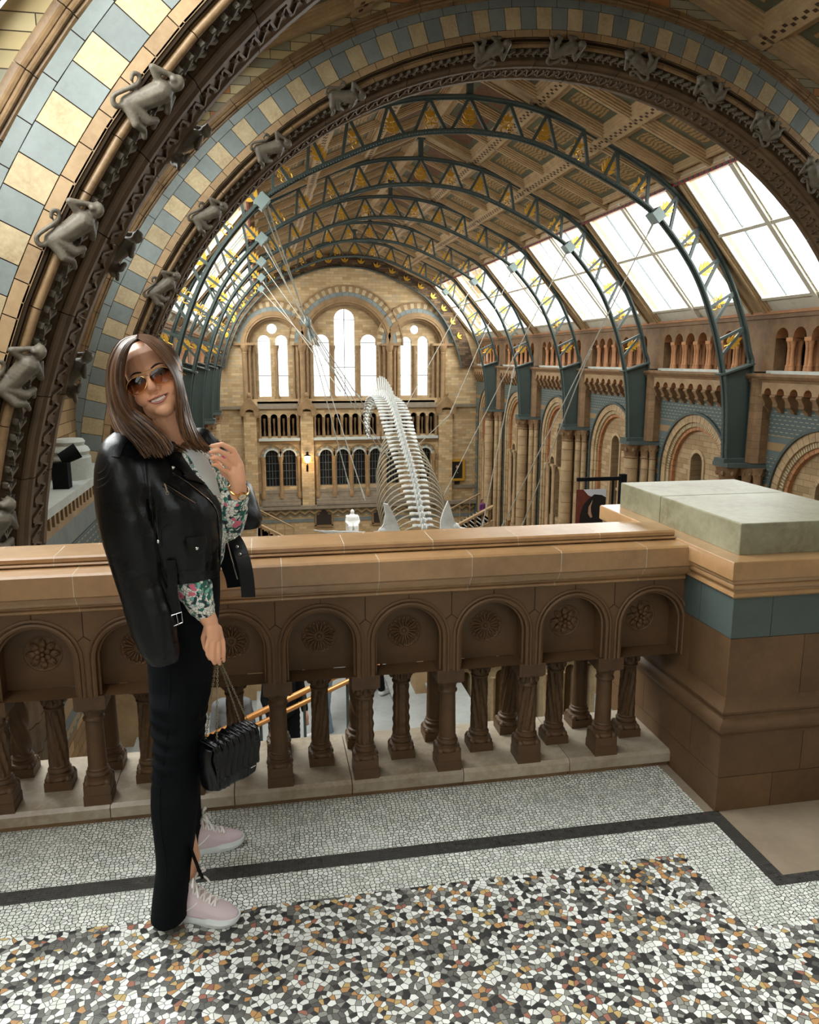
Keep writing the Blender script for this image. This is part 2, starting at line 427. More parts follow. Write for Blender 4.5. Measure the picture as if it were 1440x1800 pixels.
# frieze with arches, both faces
R_=.128; SPR=.615
nb=16; x0=BX0-P*3
mb=MB()
for fy,dd in ((2.662,.10),(2.998,-.10)):
    mr=MB()
    for i in range(nb):
        a=x0+P*i; b=min(a+P,PXR); xm=a+P/2
        if a>PXR-.02: break
        ops=[(xm,R_,.482,SPR)] if xm+R_<PXR else []
        arched(mb,a,b,.482,.786,ops,lambda u,v,d,fy=fy,dd=dd:(u,fy+(dd*d),v),1.0,0,0,12,random.uniform(-.1,.1))
        if ops:
            for rr,tk,off in ((R_+.006,.008,-.004),(R_+.021,.006,-.003),(R_-.006,.006,.014)):
                pts=[(xm-rr,fy+off*(1 if dd>0 else -1),.482)]+[(xm-rr*cos(PI*q/16),fy+off*(1 if dd>0 else -1),SPR+rr*sin(PI*q/16)) for q in range(17)]+[(xm+rr,fy+off*(1 if dd>0 else -1),.482)]
                mr.tube(pts,tk,6)
    pb(mr,'arch_moulding',M['frieze'],SM)
for fy in (2.662,2.998):
    s=-1 if fy<2.8 else 1
    for i in range(nb):
        a=x0+P*i
        if a>PXR-.03: break
        # joints: short vertical above each pier and above each crown, the fan joint at the pier heads
        for (p,q) in (((a,.787),(a,.700)),((a+P/2,.787),(a+P/2,.752)),((a,.700),(a-.035,.672)),((a,.700),(a+.035,.672))):
            mb.bar((p[0],fy+s*.0002,p[1]),(q[0],fy+s*.0002,q[1]),.0022,.0022,(0,1,0),1)
pb(mb,'arched_frieze',[M['frieze'],M['mortar']])
mb=MB()
for i in range(nb):
    xm=x0+P*i+P/2
    if xm>PXR: break
    mb.box(max(xm-R_-.006,PXL),min(xm+R_+.006,PXR),2.762,2.898,.484,.78,0,random.uniform(-.1,.1))
mb.box(PXL,PXR,2.67,2.99,.782,.80)
pb(mb,'recessed_panel',M['frieze'])
# rosettes
def rosette(kind):
    m=MB(); c=(0,0)
    m.tube([( .062*cos(2*PI*i/28),.002,.062*sin(2*PI*i/28)) for i in range(28)],.0045,6,close=True)
    m.tube([( .050*cos(2*PI*i/28),.002,.050*sin(2*PI*i/28)) for i in range(28)],.0025,5,close=True)
    if kind==0:
        for i in range(18):
            a=2*PI*i/18; m.ball((.036*cos(a),-.002,.036*sin(a)),(.019,.008,.0052),8,rot=Matrix.Rotation(-a,3,'Y'))
        m.ball((0,-.001,0),(.010,.009,.010),8)
        for i in range(18):
            a=2*PI*(i+.5)/18; m.ball((.055*cos(a),-.002,.055*sin(a)),(.006,.005,.006),6)
    else:
        for ring,(rr,n_,ln,wd) in enumerate(((.037,8,.02,.013),(.020,6,.012,.010))):
            for i in range(n_):
                a=2*PI*(i+.5*ring)/n_; m.ball((rr*cos(a),-.003-.006*ring,rr*sin(a)),(ln,.008,wd),8,rot=Matrix.Rotation(-a,3,'Y'))
                m.ball((rr*1.25*cos(a),-.010-.004*ring,rr*1.25*sin(a)),(ln*.5,.004,.003),6,rot=Matrix.Rotation(-a,3,'Y'))
        m.ball((0,-.012,0),(.008,.008,.008),8)
    return m
M['rosette']=stone('carved_rosette_stone','6b4f34',.2,12,.5,.2,'4a3523',dist=.002)
rz=[]
for kk in (0,1):
    o=rosette(kk).build('rosette',M['rosette'],par,SM); rz.append(o)
idx=0
for i in range(nb):
    xm=x0+P*i+P/2
    if xm+R_>PXR+.02 or xm<-2.6: continue
    kk=0 if i%3 else 1
    k_=i-(nb-16)
    kk={-.8:1}.get(0,1 if abs(xm+.78)<.1 or xm>1.0 else 0)
    for yy,rot in ((2.762,0),(2.898,PI)):
        o=rz[kk].copy(); COL.objects.link(o); o.parent=par; o.location=(xm,yy-2.83,.612); o.rotation_euler=(0,0 if rot==0 else 0,rot)
for o in rz: bpy.data.objects.remove(o)
# colonnettes
def spiral(nf,tw,amp): return lambda r,z,a: r*(1+amp*cos(nf*a+tw*z))
def diamond(r,z,a): return r*(1+.13*cos(5*a+70*z)*cos(5*a-70*z))
def colonnette(style,tall,name='colonnette'):
    root=[]; z0=.073
    m=MB(); s=.047
    if tall: m.box(-s,s,-s,s,z0-.02,z0+.035); m.box(-s+.002,s-.002,-s+.002,s-.002,z0+.035,z0+.072); b0=z0+.07
    else: m.box(-s,s,-s,s,z0-.004,z0+.035); b0=z0+.033
    # corner spurs and torus rings
    for sx in (-1,1):
        for sy in (-1,1): m.ball((sx*s*.72,sy*s*.72,b0+.006),(.014,.014,.014),8)
    m.lathe([(.046,b0),(.050,b0+.008),(.047,b0+.018),(.037,b0+.022),(.036,b0+.027),(.041,b0+.033),(.041,b0+.039),(.034,b0+.044),(.0335,b0+.048),(.036,b0+.052),(.032,b0+.057)],n=24)
    base=m
    t0=b0+.055; t1=.382
    rf={'plain':None,'spiral':spiral(9,46,.12),'spiral2':spiral(9,-46,.12),'diamond':diamond,'twist':spiral(4,60,.16)}[style]
    sh=MB(); nn=2 if style=='plain' else 26
    sh.lathe([(.0325-.003*(i/nn),t0+(t1-t0)*i/nn) for i in range(nn+1)],n=20 if style=='plain' else 36,rf=rf)
    c=MB(); c.lathe([(.030,t1-.004),(.036,t1),(.037,t1+.005),(.032,t1+.010),(.031,t1+.016),(.036,t1+.034),(.046,t1+.046),(.047,t1+.05)],n=24,rf=lambda r,z,a:r*(1+(.07*cos(8*a) if t1+.012<z else 0)))
    if style!='plain' or not tall:
        for i in range(8):
            a=2*PI*i/8; c.ball((.037*cos(a),.037*sin(a),t1+.030),(.011,.011,.014),8); c.ball((.043*cos(a+.39),.043*sin(a+.39),t1+.042),(.007,.007,.006),6)
    top=.484
    c.box(-.047,.047,-.047,.047,t1+.046,t1+.054); c.box(-.052,.052,-.052,.052,t1+.052,top)
    return base,sh,c
protos={}
def column(x,y,style,tall,t):
    key=(style,tall)
    if key not in protos:
        b,s,c=colonnette(style,tall)
        r=s.build('colonnette',M['baluster'],par,SM); bo=b.build('base',M['baluster'],r,SM); co=c.build('capital',M['baluster'],r,SM)
        protos[key]=r; r.location=(x,y-2.83,0); return r
    r=copy_tree(protos[key],par); r.location=(x,y-2.83,0); return r
st_f=['plain','diamond','plain','plain','diamond','plain','spiral2','plain']
st_m=['spiral','spiral','spiral2','spiral2','spiral','diamond','spiral','spiral','spiral']
ii=0
for i in range(-2,nb):
    a=BX0+P*i
    if a<-2.6 or a>1.45: continue
    column(a,2.712,['diamond','plain','spiral','plain','plain','plain','diamond','plain','spiral2','plain'][i%10] if i>=0 else 'plain',True,0)
    column(a,2.948,['twist','plain','twist','plain','twist','diamond','twist','plain','spiral2','plain'][i%10] if i>=0 else 'plain',False,0)
for i in range(-2,nb):
    a=BX0+P*i+P/2
    if a<-2.6 or a>1.5: continue
    column(a,2.83,['spiral','spiral','spiral','spiral2','spiral','spiral2','diamond','spiral','spiral','spiral2'][i%10],False,0)
print('columns',len(protos))

# ---------------------------------------------------------------- corner pier
ped=thing('stone_pier','square stone pier with grey green cap slab and slate band ending the parapet','pier',(1.9,2.85,0))
def pedb(mb,name,mat,smooth=None):
    o=mb.build(name,mat,None,smooth,loc=(1.9,2.85,0)); o.location=(0,0,0); o.parent=ped; return o
def ringbox(mb,prof,mi=0,t=0.0,X0=1.587,X1=2.24,Y0=2.345,Y1=3.36):
    """profile (out,z) swept round the rectangle, mitred"""
    vs=[];k=len(prof)
    for sx,sy in ((-1,-1),(1,-1),(1,1),(-1,1)):
        for o_,z in prof: vs.append(((X0 if sx<0 else X1)+sx*o_,(Y0 if sy<0 else Y1)+sy*o_,z))
    fs=[]
    for c in range(4):
        d=(c+1)%4
        for j in range(k-1): fs.append((c*k+j,d*k+j,d*k+j+1,c*k+j+1))
    fs.append(tuple(c*k for c in range(4))); fs.append(tuple(c*k+k-1 for c in range(4)))
    mb.add(vs,fs,mi,t)
def courses(mb,z0,z1,out,cuts_x,cuts_y,mi,tv=.12,X0=1.587,X1=2.24,Y0=2.345,Y1=3.36):
    g=.0012; X0-=out;X1+=out;Y0-=out;Y1+=out
    mb.box(X0+.004,X1-.004,Y0+.004,Y1-.004,z0,z1,2)
    cx=[X0]+[c for c in cuts_x]+[X1]; cy=[Y0]+cuts_y+[Y1]
    for a,b in zip(cx[:-1],cx[1:]):
        mb.box(a+(g if a>X0 else 0),b-(g if b<X1 else 0),Y0,Y0+.01,z0+g,z1-g,mi,random.uniform(-tv,tv)); mb.box(a+g,b-g,Y1-.01,Y1,z0+g,z1-g,mi)
    for a,b in zip(cy[:-1],cy[1:]):
        mb.box(X0,X0+.01,a+(g if a>Y0 else .01),b-(g if b<Y1 else 0),z0+g,z1-g,mi,random.uniform(-tv,tv)); mb.box(X1-.01,X1,max(a+g,Y0+.011),min(b-g,Y1-.011),z0+g,z1-g,mi)
mb=MB()
courses(mb,0,.135,.018,[1.79,2.02],[2.75],0); courses(mb,.135,.29,.018,[1.90],[2.52,2.9],0)
courses(mb,.43,.655,0,[1.88,2.1],[2.60,2.9],0); courses(mb,.655,.805,0,[1.74],[2.55,2.9],1,.04)
pedb(mb,'shaft',[M['pierst'],M['slatedk'],M['mortar']])
mb=MB(); ringbox(mb,[(-.05,.289),(.018,.289),(.018,.300),(.030,.310),(.036,.322),(.036,.336),(.028,.350),(.014,.360),(.012,.372),(.020,.378),(.022,.388),(.012,.402),(.004,.418),(.0,.431),(-.05,.431)])
pedb(mb,'base_moulding',M['pierst'],SM)
cpf=[(-.05,.804),(.004,.804),(.010,.812),(.008,.824),(.003,.828),(.004,.836),(.014,.842),(.018,.852),(.016,.862),(.012,.866),(.022,.870),(.024,.884),(.028,.884),(.034,.890),(.034,.956),(.030,.962),(-.05,.964)]
mb=MB(); ringbox(mb,[(o_,.804+(z-.804)*.875) for o_,z in cpf])
pedb(mb,'cornice',M['rail'],SM)
M['cap']=stone('weathered_cap_stone','7f7d66',.3,3.5,.38,.15,'5b5238',spec=.5,dist=.003); polish(M['cap'],.12,.3)
mb=MB(); mb.box(1.625,2.205,2.395,2.96,.942,1.057,0,.02); mb.box(1.625,2.205,2.963,3.335,.942,1.057,0,-.03)
o=pedb(mb,'cap_slab',M['cap']); bv=o.modifiers.new('bevel','BEVEL'); bv.width=.004; bv.segments=2
mb=MB(); mb.box(1.588,2.30,2.99,3.42,.885,.938); mb.box(1.60,2.3,3.0,3.4,.76,.885)
pedb(mb,'rear_ledge',M['cap'])
mb=MB(); courses(mb,-2.0,.0,.02,[1.9],[2.6,2.95],0); pedb(mb,'lower_shaft',[M['slate'],M['slate'],M['mortar']])
M['steelpale']=stone('pale_iron_paint','7f8e8c',.05,1,.45,0,'76847f')
M['whitewood']=stone('pale_window_timber','c9c4b4',.1,2,.5,0,'b5ae9a')
# ---------------------------------------------------------------- great arches
ZC=-1.5
def XZ(Y0): return lambda u,v,d: (u,Y0+d,v)
BR_COL=['c9bb93','bfb087','a8a38c','d6c79c','b3a27a','c08a5c','9b9a86','cdbb8d']
M['brick_spandrel']=brick('cream_block_wall',BR_COL,(0,2),.78,.165,.006,'4a4032',.8,.5,.12)
M['brick_side']=brick('buff_block_wall_side',['9a7a52','a88a60','8a6c48','b2946a','977b58','7f6544'],(1,2),.62,.22,.007,'4c3c2a',.8,.5,.18)
M['brick_end']=brick('buff_block_wall_end',['c0a47a','c9ae84','b89c72','d0b68c','b0956c','c4a880','b9a483'],(0,2),.62,.2,.006,'8e7a5c',.8,.5,.12)
M['brick_top']=brick('brown_brick_wall',['4f3c2c','5c4632','463626','66503a','3c2e22','70583c'],(0,2),.5,.16,.007,'2c2219',.85,.5,.25)
NV=94
def great_arch(Y0,dR,depth,label,frR):
    A=thing('great_arch',label,'arch',(XC,Y0,ZC))
    fn=XZ(Y0)
    def b(mb,name,mat,smooth=None):
        o=mb.build(name,mat,None,smooth,loc=(XC,Y0,ZC)); o.location=(0,0,0); o.parent=A; return o
    def rr(l): return [(r+dR,d) for r,d in l]
    a0,a1=PI+.0,0.0
    def sweep(mb,prof,n,gap,tv,mis=None,mi=0):
        arc_sweep(mb,rr(prof),XC,ZC,a0,a1,n,fn,mi,gap,tv,mis)
        # stilted straight jambs below the springing
        for sgn in (-1,1):
            nb_=10
            for i in range(nb_):
                z1=ZC-i*.36; z0=z1-.36+gap
                t=random.uniform(-tv,tv); m_=(mis[i%len(mis)] if mis else mi)
                k=len(prof); vs=[fn(XC+sgn*r,z,d) for z in (z0,z1-gap*.2) for r,d in rr(prof)]
                fs=[(j,(j+1)%k,(j+1)%k+k,j+k) for j in range(k)]+[tuple(range(k)),tuple(range(k,2*k))]
                mb.add(vs,fs,m_,t)
    def circ(r,cx,n=8,a=0,bb=2*PI): return [(r*cos(a+(bb-a)*i/n)+cx[0],r*sin(a+(bb-a)*i/n)+cx[1]) for i in range(n)]
    # mortar bed
    mb=MB(); sweep(mb,[(10.0,.012),(10.0,.30),(9.3,.30),(9.3,.62),(9.16,.62),(9.16,depth),(9.3,depth),(9.42,.1),(9.42,.012)][:0] or [(10.28,.012),(10.28,.2),(9.40,.2),(9.40,.012)],47,0,0); b(mb,'mortar_bed',M['mortar'])
    # hood mould
    mb=MB(); sweep(mb,circ(.036,(10.30,-.03))[:],NV//2,.012,.1); sweep(mb,[(10.40,.0),(10.40,-.03),(10.345,-.04),(10.26,-.04),(10.26,.02),(10.40,.02)],NV//2,.012,.1)
    sweep(mb,circ(.030,(10.235,-.035)),NV//2,.012,.1); sweep(mb,[(10.27,.01),(10.27,-.012),(10.18,-.012),(10.16,.01)],NV//2,.012,.1); b(mb,'hood_mould',M['roll'],SM)
    mb=MB(); sweep(mb,[(10.155,.0),(10.155,.02),(10.01,.02),(10.01,.0)],NV//2+20,.012,.08); b(mb,'slate_band',M['slate'])
    mb=MB(); sweep(mb,[(10.0,.0),(10.0,.02),(9.60,.02),(9.60,.0)],NV,.012,.12,[0,1]); b(mb,'chequered_voussoirs',[M['slate'],M['cream']])
    mb=MB(); sweep(mb,[(9.59,.0),(9.59,.02),(9.44,.02),(9.44,.0)],NV-12,.012,.12); b(mb,'ashlar_band',M['buff'])
    # cavetto then big roll
    mb=MB(); sweep(mb,[(9.435,.0),(9.43,.03),(9.40,.07),(9.36,.09),(9.35,.13),(9.46,.13),(9.46,.0)],NV//2,.010,.1)
    sweep(mb,circ(.045,(9.335,.085),10),NV//2,.010,.1); b(mb,'roll_mould',M['roll'],SM)
    # channel bed and inner order
    mb=MB(); sweep(mb,[(9.33,.12),(9.50,.12),(9.50,.66),(9.34,.66),(9.30,.5),(9.36,.3)],NV//2,.008,.08); b(mb,'channel',M['inner'])
    mb=MB(); 
    sweep(mb,circ(.03,(9.20,.52),8),NV//3,.01,.1)
    sweep(mb,[(9.19,.50),(9.34,.50),(9.34,depth),(9.14,depth),(9.125,depth-.04),(9.125,depth-.16),(9.16,depth-.20),(9.16,.80),(9.125,.76),(9.125,.66),(9.16,.62),(9.16,.55)],NV//3,.012,.12)
    b(mb,'inner_order',M['inner'],SM)
    # leaf spine in the channel
    mb=MB(); n=int(PI*9.25/.17)
    rsp=9.265+dR
    for i in range(n+24):
        if i<n: a=PI-PI*(i+.5)/n; base=Vector(fn(XC+rsp*cos(a),ZC+rsp*sin(a),.30)); rad=Vector((cos(a),0,sin(a))); tg=Vector((sin(a),0,-cos(a)))
        else:
            q=i-n; sg=-1 if q<12 else 1; base=Vector((XC+sg*rsp,Y0+.30,ZC-.1-.17*(q%12))); rad=Vector((sg,0,0)); tg=Vector((0,0,1))*(1 if sg<0 else -1)
        yv=Vector((0,1,0))
        mb.bar(base-tg*.055,base+tg*.055,.035,.05,rad)
        mb.bar(base-tg*.085,base-tg*.06,.05,.06,rad)
        for s_ in (-1,1):
            mb.bar(base-tg*.02,base+yv*(s_*.13)+tg*.055-rad*.01,.035,.05,rad)
            mb.bar(base+yv*(s_*.13)+tg*.03,base+yv*(s_*.15)+tg*.085,.035,.05,rad)
    o=b(mb,'leaf_spine',M['monkey'])
    # carved frieze on the soffit
    mb=MB(); n=int(PI*9.15/.12); rs=9.15+dR
    for i in range(n):
        a=PI-PI*(i+.5)/n; d0=depth-.42
        base=Vector(fn(XC+rs*cos(a),ZC+rs*sin(a),(.80+depth-.2)/2)); tg=Vector((sin(a),0,-cos(a))); hw=(depth-.2-.8)/2*.8
        s_=1 if i%2 else -1
        mb.bar(base-Vector((0,hw,0))*s_-tg*.05,base+Vector((0,hw,0))*s_+tg*.05,.03,.05,(cos(a),0,sin(a)))
        mb.ball(base+Vector((0,hw*.5*s_,0)),(.045,.045,.045),6)
    b(mb,'carved_soffit_frieze',M['inner'],SM)
    return A
ARCHB=great_arch(16.5,.06,1.5,'farther great chequered arch framing the iron roof of the hall','B')
ARCHA=great_arch(8.5,-.07,1.5,'nearer great chequered arch at the upper left with climbing monkeys','A')

# spandrel walls over the arches (gable to the roof)
def roofz(x): return RIZ-(RIZ-EAZ)*abs(x-XC)/EAX
def spandrel(name,Y0,R,th,mat):
    mb=MB(); n=72; H_=9.9
    def outer(a):
        # point on the gable outline along the ray from the arch centre
        dx,dz=cos(a),sin(a); lo,hi=R,30
        def inside(q):
            x=XC+dx*q; z=ZC+dz*q
            ax=abs(x-XC)
            if ax>H_+.2: return False
            if ax<=EAX: return z<roofz(x)+.16
            return z<EAZ+(WTZ-EAZ)*(ax-EAX)/(WTX-EAX)
        for _ in range(40):
            m=(lo+hi)/2
            if inside(m): lo=m
            else: hi=m
        return lo
    for f0,f1 in ((Y0+.03,None),(Y0+th,None)):
        for i in range(n):
            a=PI-PI*i/n; b=PI-PI*(i+1)/n
            ra,rb=outer(a),outer(b)
            if ra<R+.02 and rb<R+.02: continue
            mb.quad((XC+R*cos(a),f0,ZC+R*sin(a)),(XC+R*cos(b),f0,ZC+R*sin(b)),(XC+rb*cos(b),f0,ZC+rb*sin(b)),(XC+ra*cos(a),f0,ZC+ra*sin(a)),0)
    for s_ in (-1,1):
        mb.box(min(XC+s_*R,XC+s_*10.3),max(XC+s_*R,XC+s_*10.3),Y0+.03,Y0+th,-13,ZC,0)
        mb.box(min(XC+s_*9.6,XC+s_*(R+.3)),max(XC+s_*9.6,XC+s_*(R+.3)),Y0+.03,Y0+th,ZC,ZC+2.5,0)
    struct(mb.build(name,mat))
spandrel('wall_far_arch',16.5,9.5,1.42,M['brick_spandrel'])
spandrel('wall_near_arch',8.5,9.4,1.42,M['brick_spandrel'])

# ---------------------------------------------------------------- carved monkeys
def monkey_mesh():
    m=MB()
    def cap(a,b,r0,r1,n=6):
        a=Vector(a);b=Vector(b)
        for i in range(n+1):
            t=i/n; m.ball(a.lerp(b,t),r0+(r1-r0)*t,10)
    # local frame: x = across (towards arch centre), z = up along the arch, -y = out from the wall
    cap((-.06,-.10,-.10),(.03,-.14,.10),.085,.10)      # belly to chest
    cap((-.10,-.09,-.16),(-.06,-.10,-.08),.08,.085,3)  # rump
    m.ball((.08,-.17,.24),(.062,.066,.072),12); m.ball((.03,-.20,.235),(.036,.034,.03),10)  # head, muzzle
    m.ball((.13,-.16,.26),.02,8); m.ball((.08,-.13,.30),.02,8)
    cap((.03,-.14,.13),(.07,-.16,.20),.05,.05,3)
    cap((.00,-.15,.13),(-.14,-.15,.19),.040,.032); cap((-.14,-.15,.19),(.00,-.18,.25),.032,.024); m.ball((.02,-.18,.25),.03,8)
    cap((.09,-.13,.12),(.17,-.12,.02),.040,.032); cap((.17,-.12,.02),(.15,-.10,.15),.030,.024)
    cap((-.08,-.12,-.15),(.07,-.16,-.16),.058,.042); cap((.07,-.16,-.16),(.14,-.12,-.10),.040,.030); cap((.14,-.12,-.10),(.16,-.10,-.16),.026,.026,3)
    cap((-.12,-.11,-.17),(.00,-.17,-.25),.052,.040); cap((.00,-.17,-.25),(.10,-.13,-.24),.038,.03); cap((.1,-.13,-.24),(.14,-.12,-.28),.03,.026,3)
    tail=spline([(-.13,-.10,-.20),(-.19,-.11,-.25),(-.24,-.11,-.20),(-.20,-.12,-.10),(-.15,-.12,.0),(-.17,-.12,.07),(-.22,-.12,.05),(-.205,-.12,.0)],5)
    for i,p in enumerate(tail): m.ball(p,.026-.008*i/len(tail),8)
    return remesh(m,'monkey_carving',M['monkey'],.011,2)
mk=monkey_mesh(); mkd=mk.data; bpy.data.objects.remove(mk)
def place_monkey(a,R,Y,sc,flip,label,grp,back=False):
    o=bpy.data.objects.new('monkey_carving',mkd); COL.objects.link(o)
    rad=Vector((-cos(a),0,-sin(a)))            # towards the arch centre
    tg=Vector((sin(a),0,-cos(a)))*(1 if True else -1)
    if tg.z<0: tg=-tg
    yv=Vector((0,-1,0)) if not back else Vector((0,1,0))
    # local x->rad, local z->tg, local -y -> outwards between yv and rad
    out=(yv*.8+rad*.6).normalized()
    xx=(rad-out*rad.dot(out)).normalized(); zz=tg; yy=-out
    mt=Matrix(((xx.x,yy.x,zz.x,0),(xx.y,yy.y,zz.y,0),(xx.z,yy.z,zz.z,0),(0,0,0,1)))
    p=Vector((XC,Y,ZC))-rad*R
    o.matrix_world=Matrix.Translation(p)@mt@Matrix.Diagonal((sc*(-1 if flip else 1),sc,sc,1))
    par_=ARCHA if Y<12 else ARCHB
    o.matrix_world=Matrix.Translation(-par_.location)@o.matrix_world; o.parent=par_
def ang(x,y,Y):
    p=atY(x,y,Y); return math.atan2(p.z-ZC,p.x-XC)
for i,(x,y,nm) in enumerate([(250,168,'topmost grey monkey carving climbing the nearer arch'),(124,402,'grey monkey carving on the nearer arch, second from the top'),(36,655,'grey monkey carving on the nearer arch, left of the woman’s head'),(12,925,'lowest grey monkey carving, just above the left end of the rail')]):
    place_monkey(ang(x,y,8.75),9.30,8.66,1.15,False,nm.replace('’',"'"),'monkeys on the front of the nearer arch')
for i,(x,y,nm) in enumerate([(300,225,'upper dark monkey carving clinging to the back edge of the nearer arch'),(180,425,'middle dark monkey carving clinging to the back edge of the nearer arch'),(100,650,'lower dark monkey carving clinging to the back edge of the nearer arch')]):
    place_monkey(ang(x,y,9.9),9.12,9.95,1.05,False,nm,'monkeys on the back of the nearer arch',True)
bl=[(598,165,'dark monkey carving on the farther arch left of its crown'),(462,248,'pale monkey carving on the farther arch, above the upper left truss end'),(352,368,'grey monkey carving half way up the left of the farther arch'),(277,500,"grey monkey carving on the farther arch above the woman's head"),
    (855,72,'first dark monkey carving right of the farther arch crown'),(988,68,'second dark monkey carving right of the farther arch crown'),(1120,98,'third dark monkey carving right of the farther arch crown'),(1243,150,'dark monkey carving above the right end of the red beam'),(1345,212,'dark monkey carving on the right of the farther arch'),(1432,296,'pale monkey carving at the right edge by the skylight')]
for x,y,nm in bl: place_monkey(ang(x,y,16.75),9.43,16.66,1.3,x>720,nm,'monkeys on the farther arch')

# ---------------------------------------------------------------- roof
M['paint']=None
def painted():
    k=NT('painted_leaf_panel'); c=k.coord()
    v=k.n('ShaderNodeTexVoronoi',feature='F1'); v.inputs['Scale'].default_value=4.2; k.l(c,v.inputs['Vector'])
    wv=k.n('ShaderNodeTexWave'); wv.inputs['Scale'].default_value=2.6; wv.inputs['Distortion'].default_value=7; wv.inputs['Detail'].default_value=2; k.l(c,wv.inputs['Vector'])
    m=k.ramp(wv.outputs['Fac'],[(.55,(0,0,0,1)),(.66,(1,1,1,1))]); m2=k.ramp(v.outputs['Distance'],[(.16,(1,1,1,1)),(.24,(0,0,0,1))])
    c1=k.mix(k.math('MULTIPLY',m,.75),srgb('9a7b4e'),srgb('4d4128')); c2=k.mix(k.math('MULTIPLY',m2,.5),c1,srgb('5d4a2c'))
    k.l(c2,k.b.inputs['Base Color']); k.b.inputs['Roughness'].default_value=.7; return k.m
M['paint']=painted()
M['paintbr']=stone('brown_painted_panel','6d4a34',.3,5,.7,0,'45301f')
M['check']=stone('checker_inlay','4a3626',.05,2,.7,0,'3c2c1e')
def roof_bay(y0,y1,side,first=False):
    """coffered slope between two trusses; u along Y, v down the slope"""
    L=Vector((EAX,0,EAZ-RIZ)).length
    dv=Vector((side*EAX,0,EAZ-RIZ)).normalized(); nn=Vector((-side*abs(dv.z),0,-abs(dv.x)))
    o0=Vector((XC,0,RIZ))
    def P_(u,v,h): return o0+Vector((0,u,0))+dv*v+nn*h
    def pb_(mb,u0,u1,v0,v1,h0,h1,mi=0,t=0):
        c=[P_(u,v,h) for h in (h0,h1) for u,v in ((u0,v0),(u1,v0),(u1,v1),(u0,v1))]
        mb.add(c,[(0,3,2,1),(4,5,6,7),(0,1,5,4),(1,2,6,5),(2,3,7,6),(3,0,4,7)],mi,t)
    mb=MB()
    rf=.42                      # rafter margin at each truss
    vs=[0.12,2.28,4.62,L-.12]   # purlin lines
    us=[y0+rf+(y1-y0-2*rf)*i/3 for i in range(4)]
    pb_(mb,y0,y1,0,L,-.30,-.16,0)
    for u in us:
        w_=.13
        pb_(mb,u-w_,u+w_,0,L,-.16,.02,0); pb_(mb,u-.05,u+.05,0,L,.02,.05,0)
    for u0_,u1_ in ((y0,us[0]),(us[3],y1)): pb_(mb,u0_,u1_,0,L,-.16,-.02,0)
    for v in vs[1:3]:
        pb_(mb,y0,y1,v-.2,v+.2,-.16,.05,0); pb_(mb,y0,y1,v-.26,v+.26,-.16,-.03,0)
        n=int((y1-y0)/.16)
        for i in range(n):
            for q in (0,1):
                if (i+q)%2==0: pb_(mb,y0+i*.16+.0,y0+i*.16+.10,v-.085+q*.085,v-.0+q*.085,.05,.056,3)
    pb_(mb,y0,y1,-.05,.2,-.16,.06,0)
    for vi in range(3):
        v0=vs[vi]+(.2 if vi else .08); v1=vs[vi+1]-(.2 if vi<2 else .12)
        for ui in range(3):
            u0_=us[ui]+.13; u1_=us[ui+1]-.13
            # stepped mouldings
            for ins,h in ((.0,-.02),(.07,-.07),(.14,-.11)):
                a=ins;b=ins+.07
                pb_(mb,u0_+a,u1_-a,v0+a,v0+b,-.16,h); pb_(mb,u0_+a,u1_-a,v1-b,v1-a,-.16,h)
                pb_(mb,u0_+a,u0_+b,v0+b,v1-b,-.16,h); pb_(mb,u1_-b,u1_-a,v0+b,v1-b,-.16,h)
            pb_(mb,u0_+.21,u1_-.21,v0+.21,v1-.21,-.2,-.150,1)
            pb_(mb,u0_+.42,u1_-.42,v0+.42,v1-.42,-.19,-.145,2 if vi else 4)
    o=mb.build('ceiling_panels',[M['woodcream'],M['panelgreen'],M['paint'],M['check'],M['paintbr']]); struct(o); return o
def eaves(y0,y1,side):
    mb=MB(); x=XC+side*EAX
    mb.box(min(x,x+side*.35),max(x,x+side*.35),y0,y1,EAZ-.12,EAZ+.25,0)
    mb.box(x-.03,x+.03,y0,y1,EAZ-.20,EAZ-.1,1)
    n=int((y1-y0)/.3)
    for i in range(n): mb.box(x-.045,x+.045,y0+i*.3+.05,y0+i*.3+.2,EAZ-.185,EAZ-.12,2)
    struct(mb.build('trim_eaves',[M['woodcream'],M['red'],M['slatedk']]))
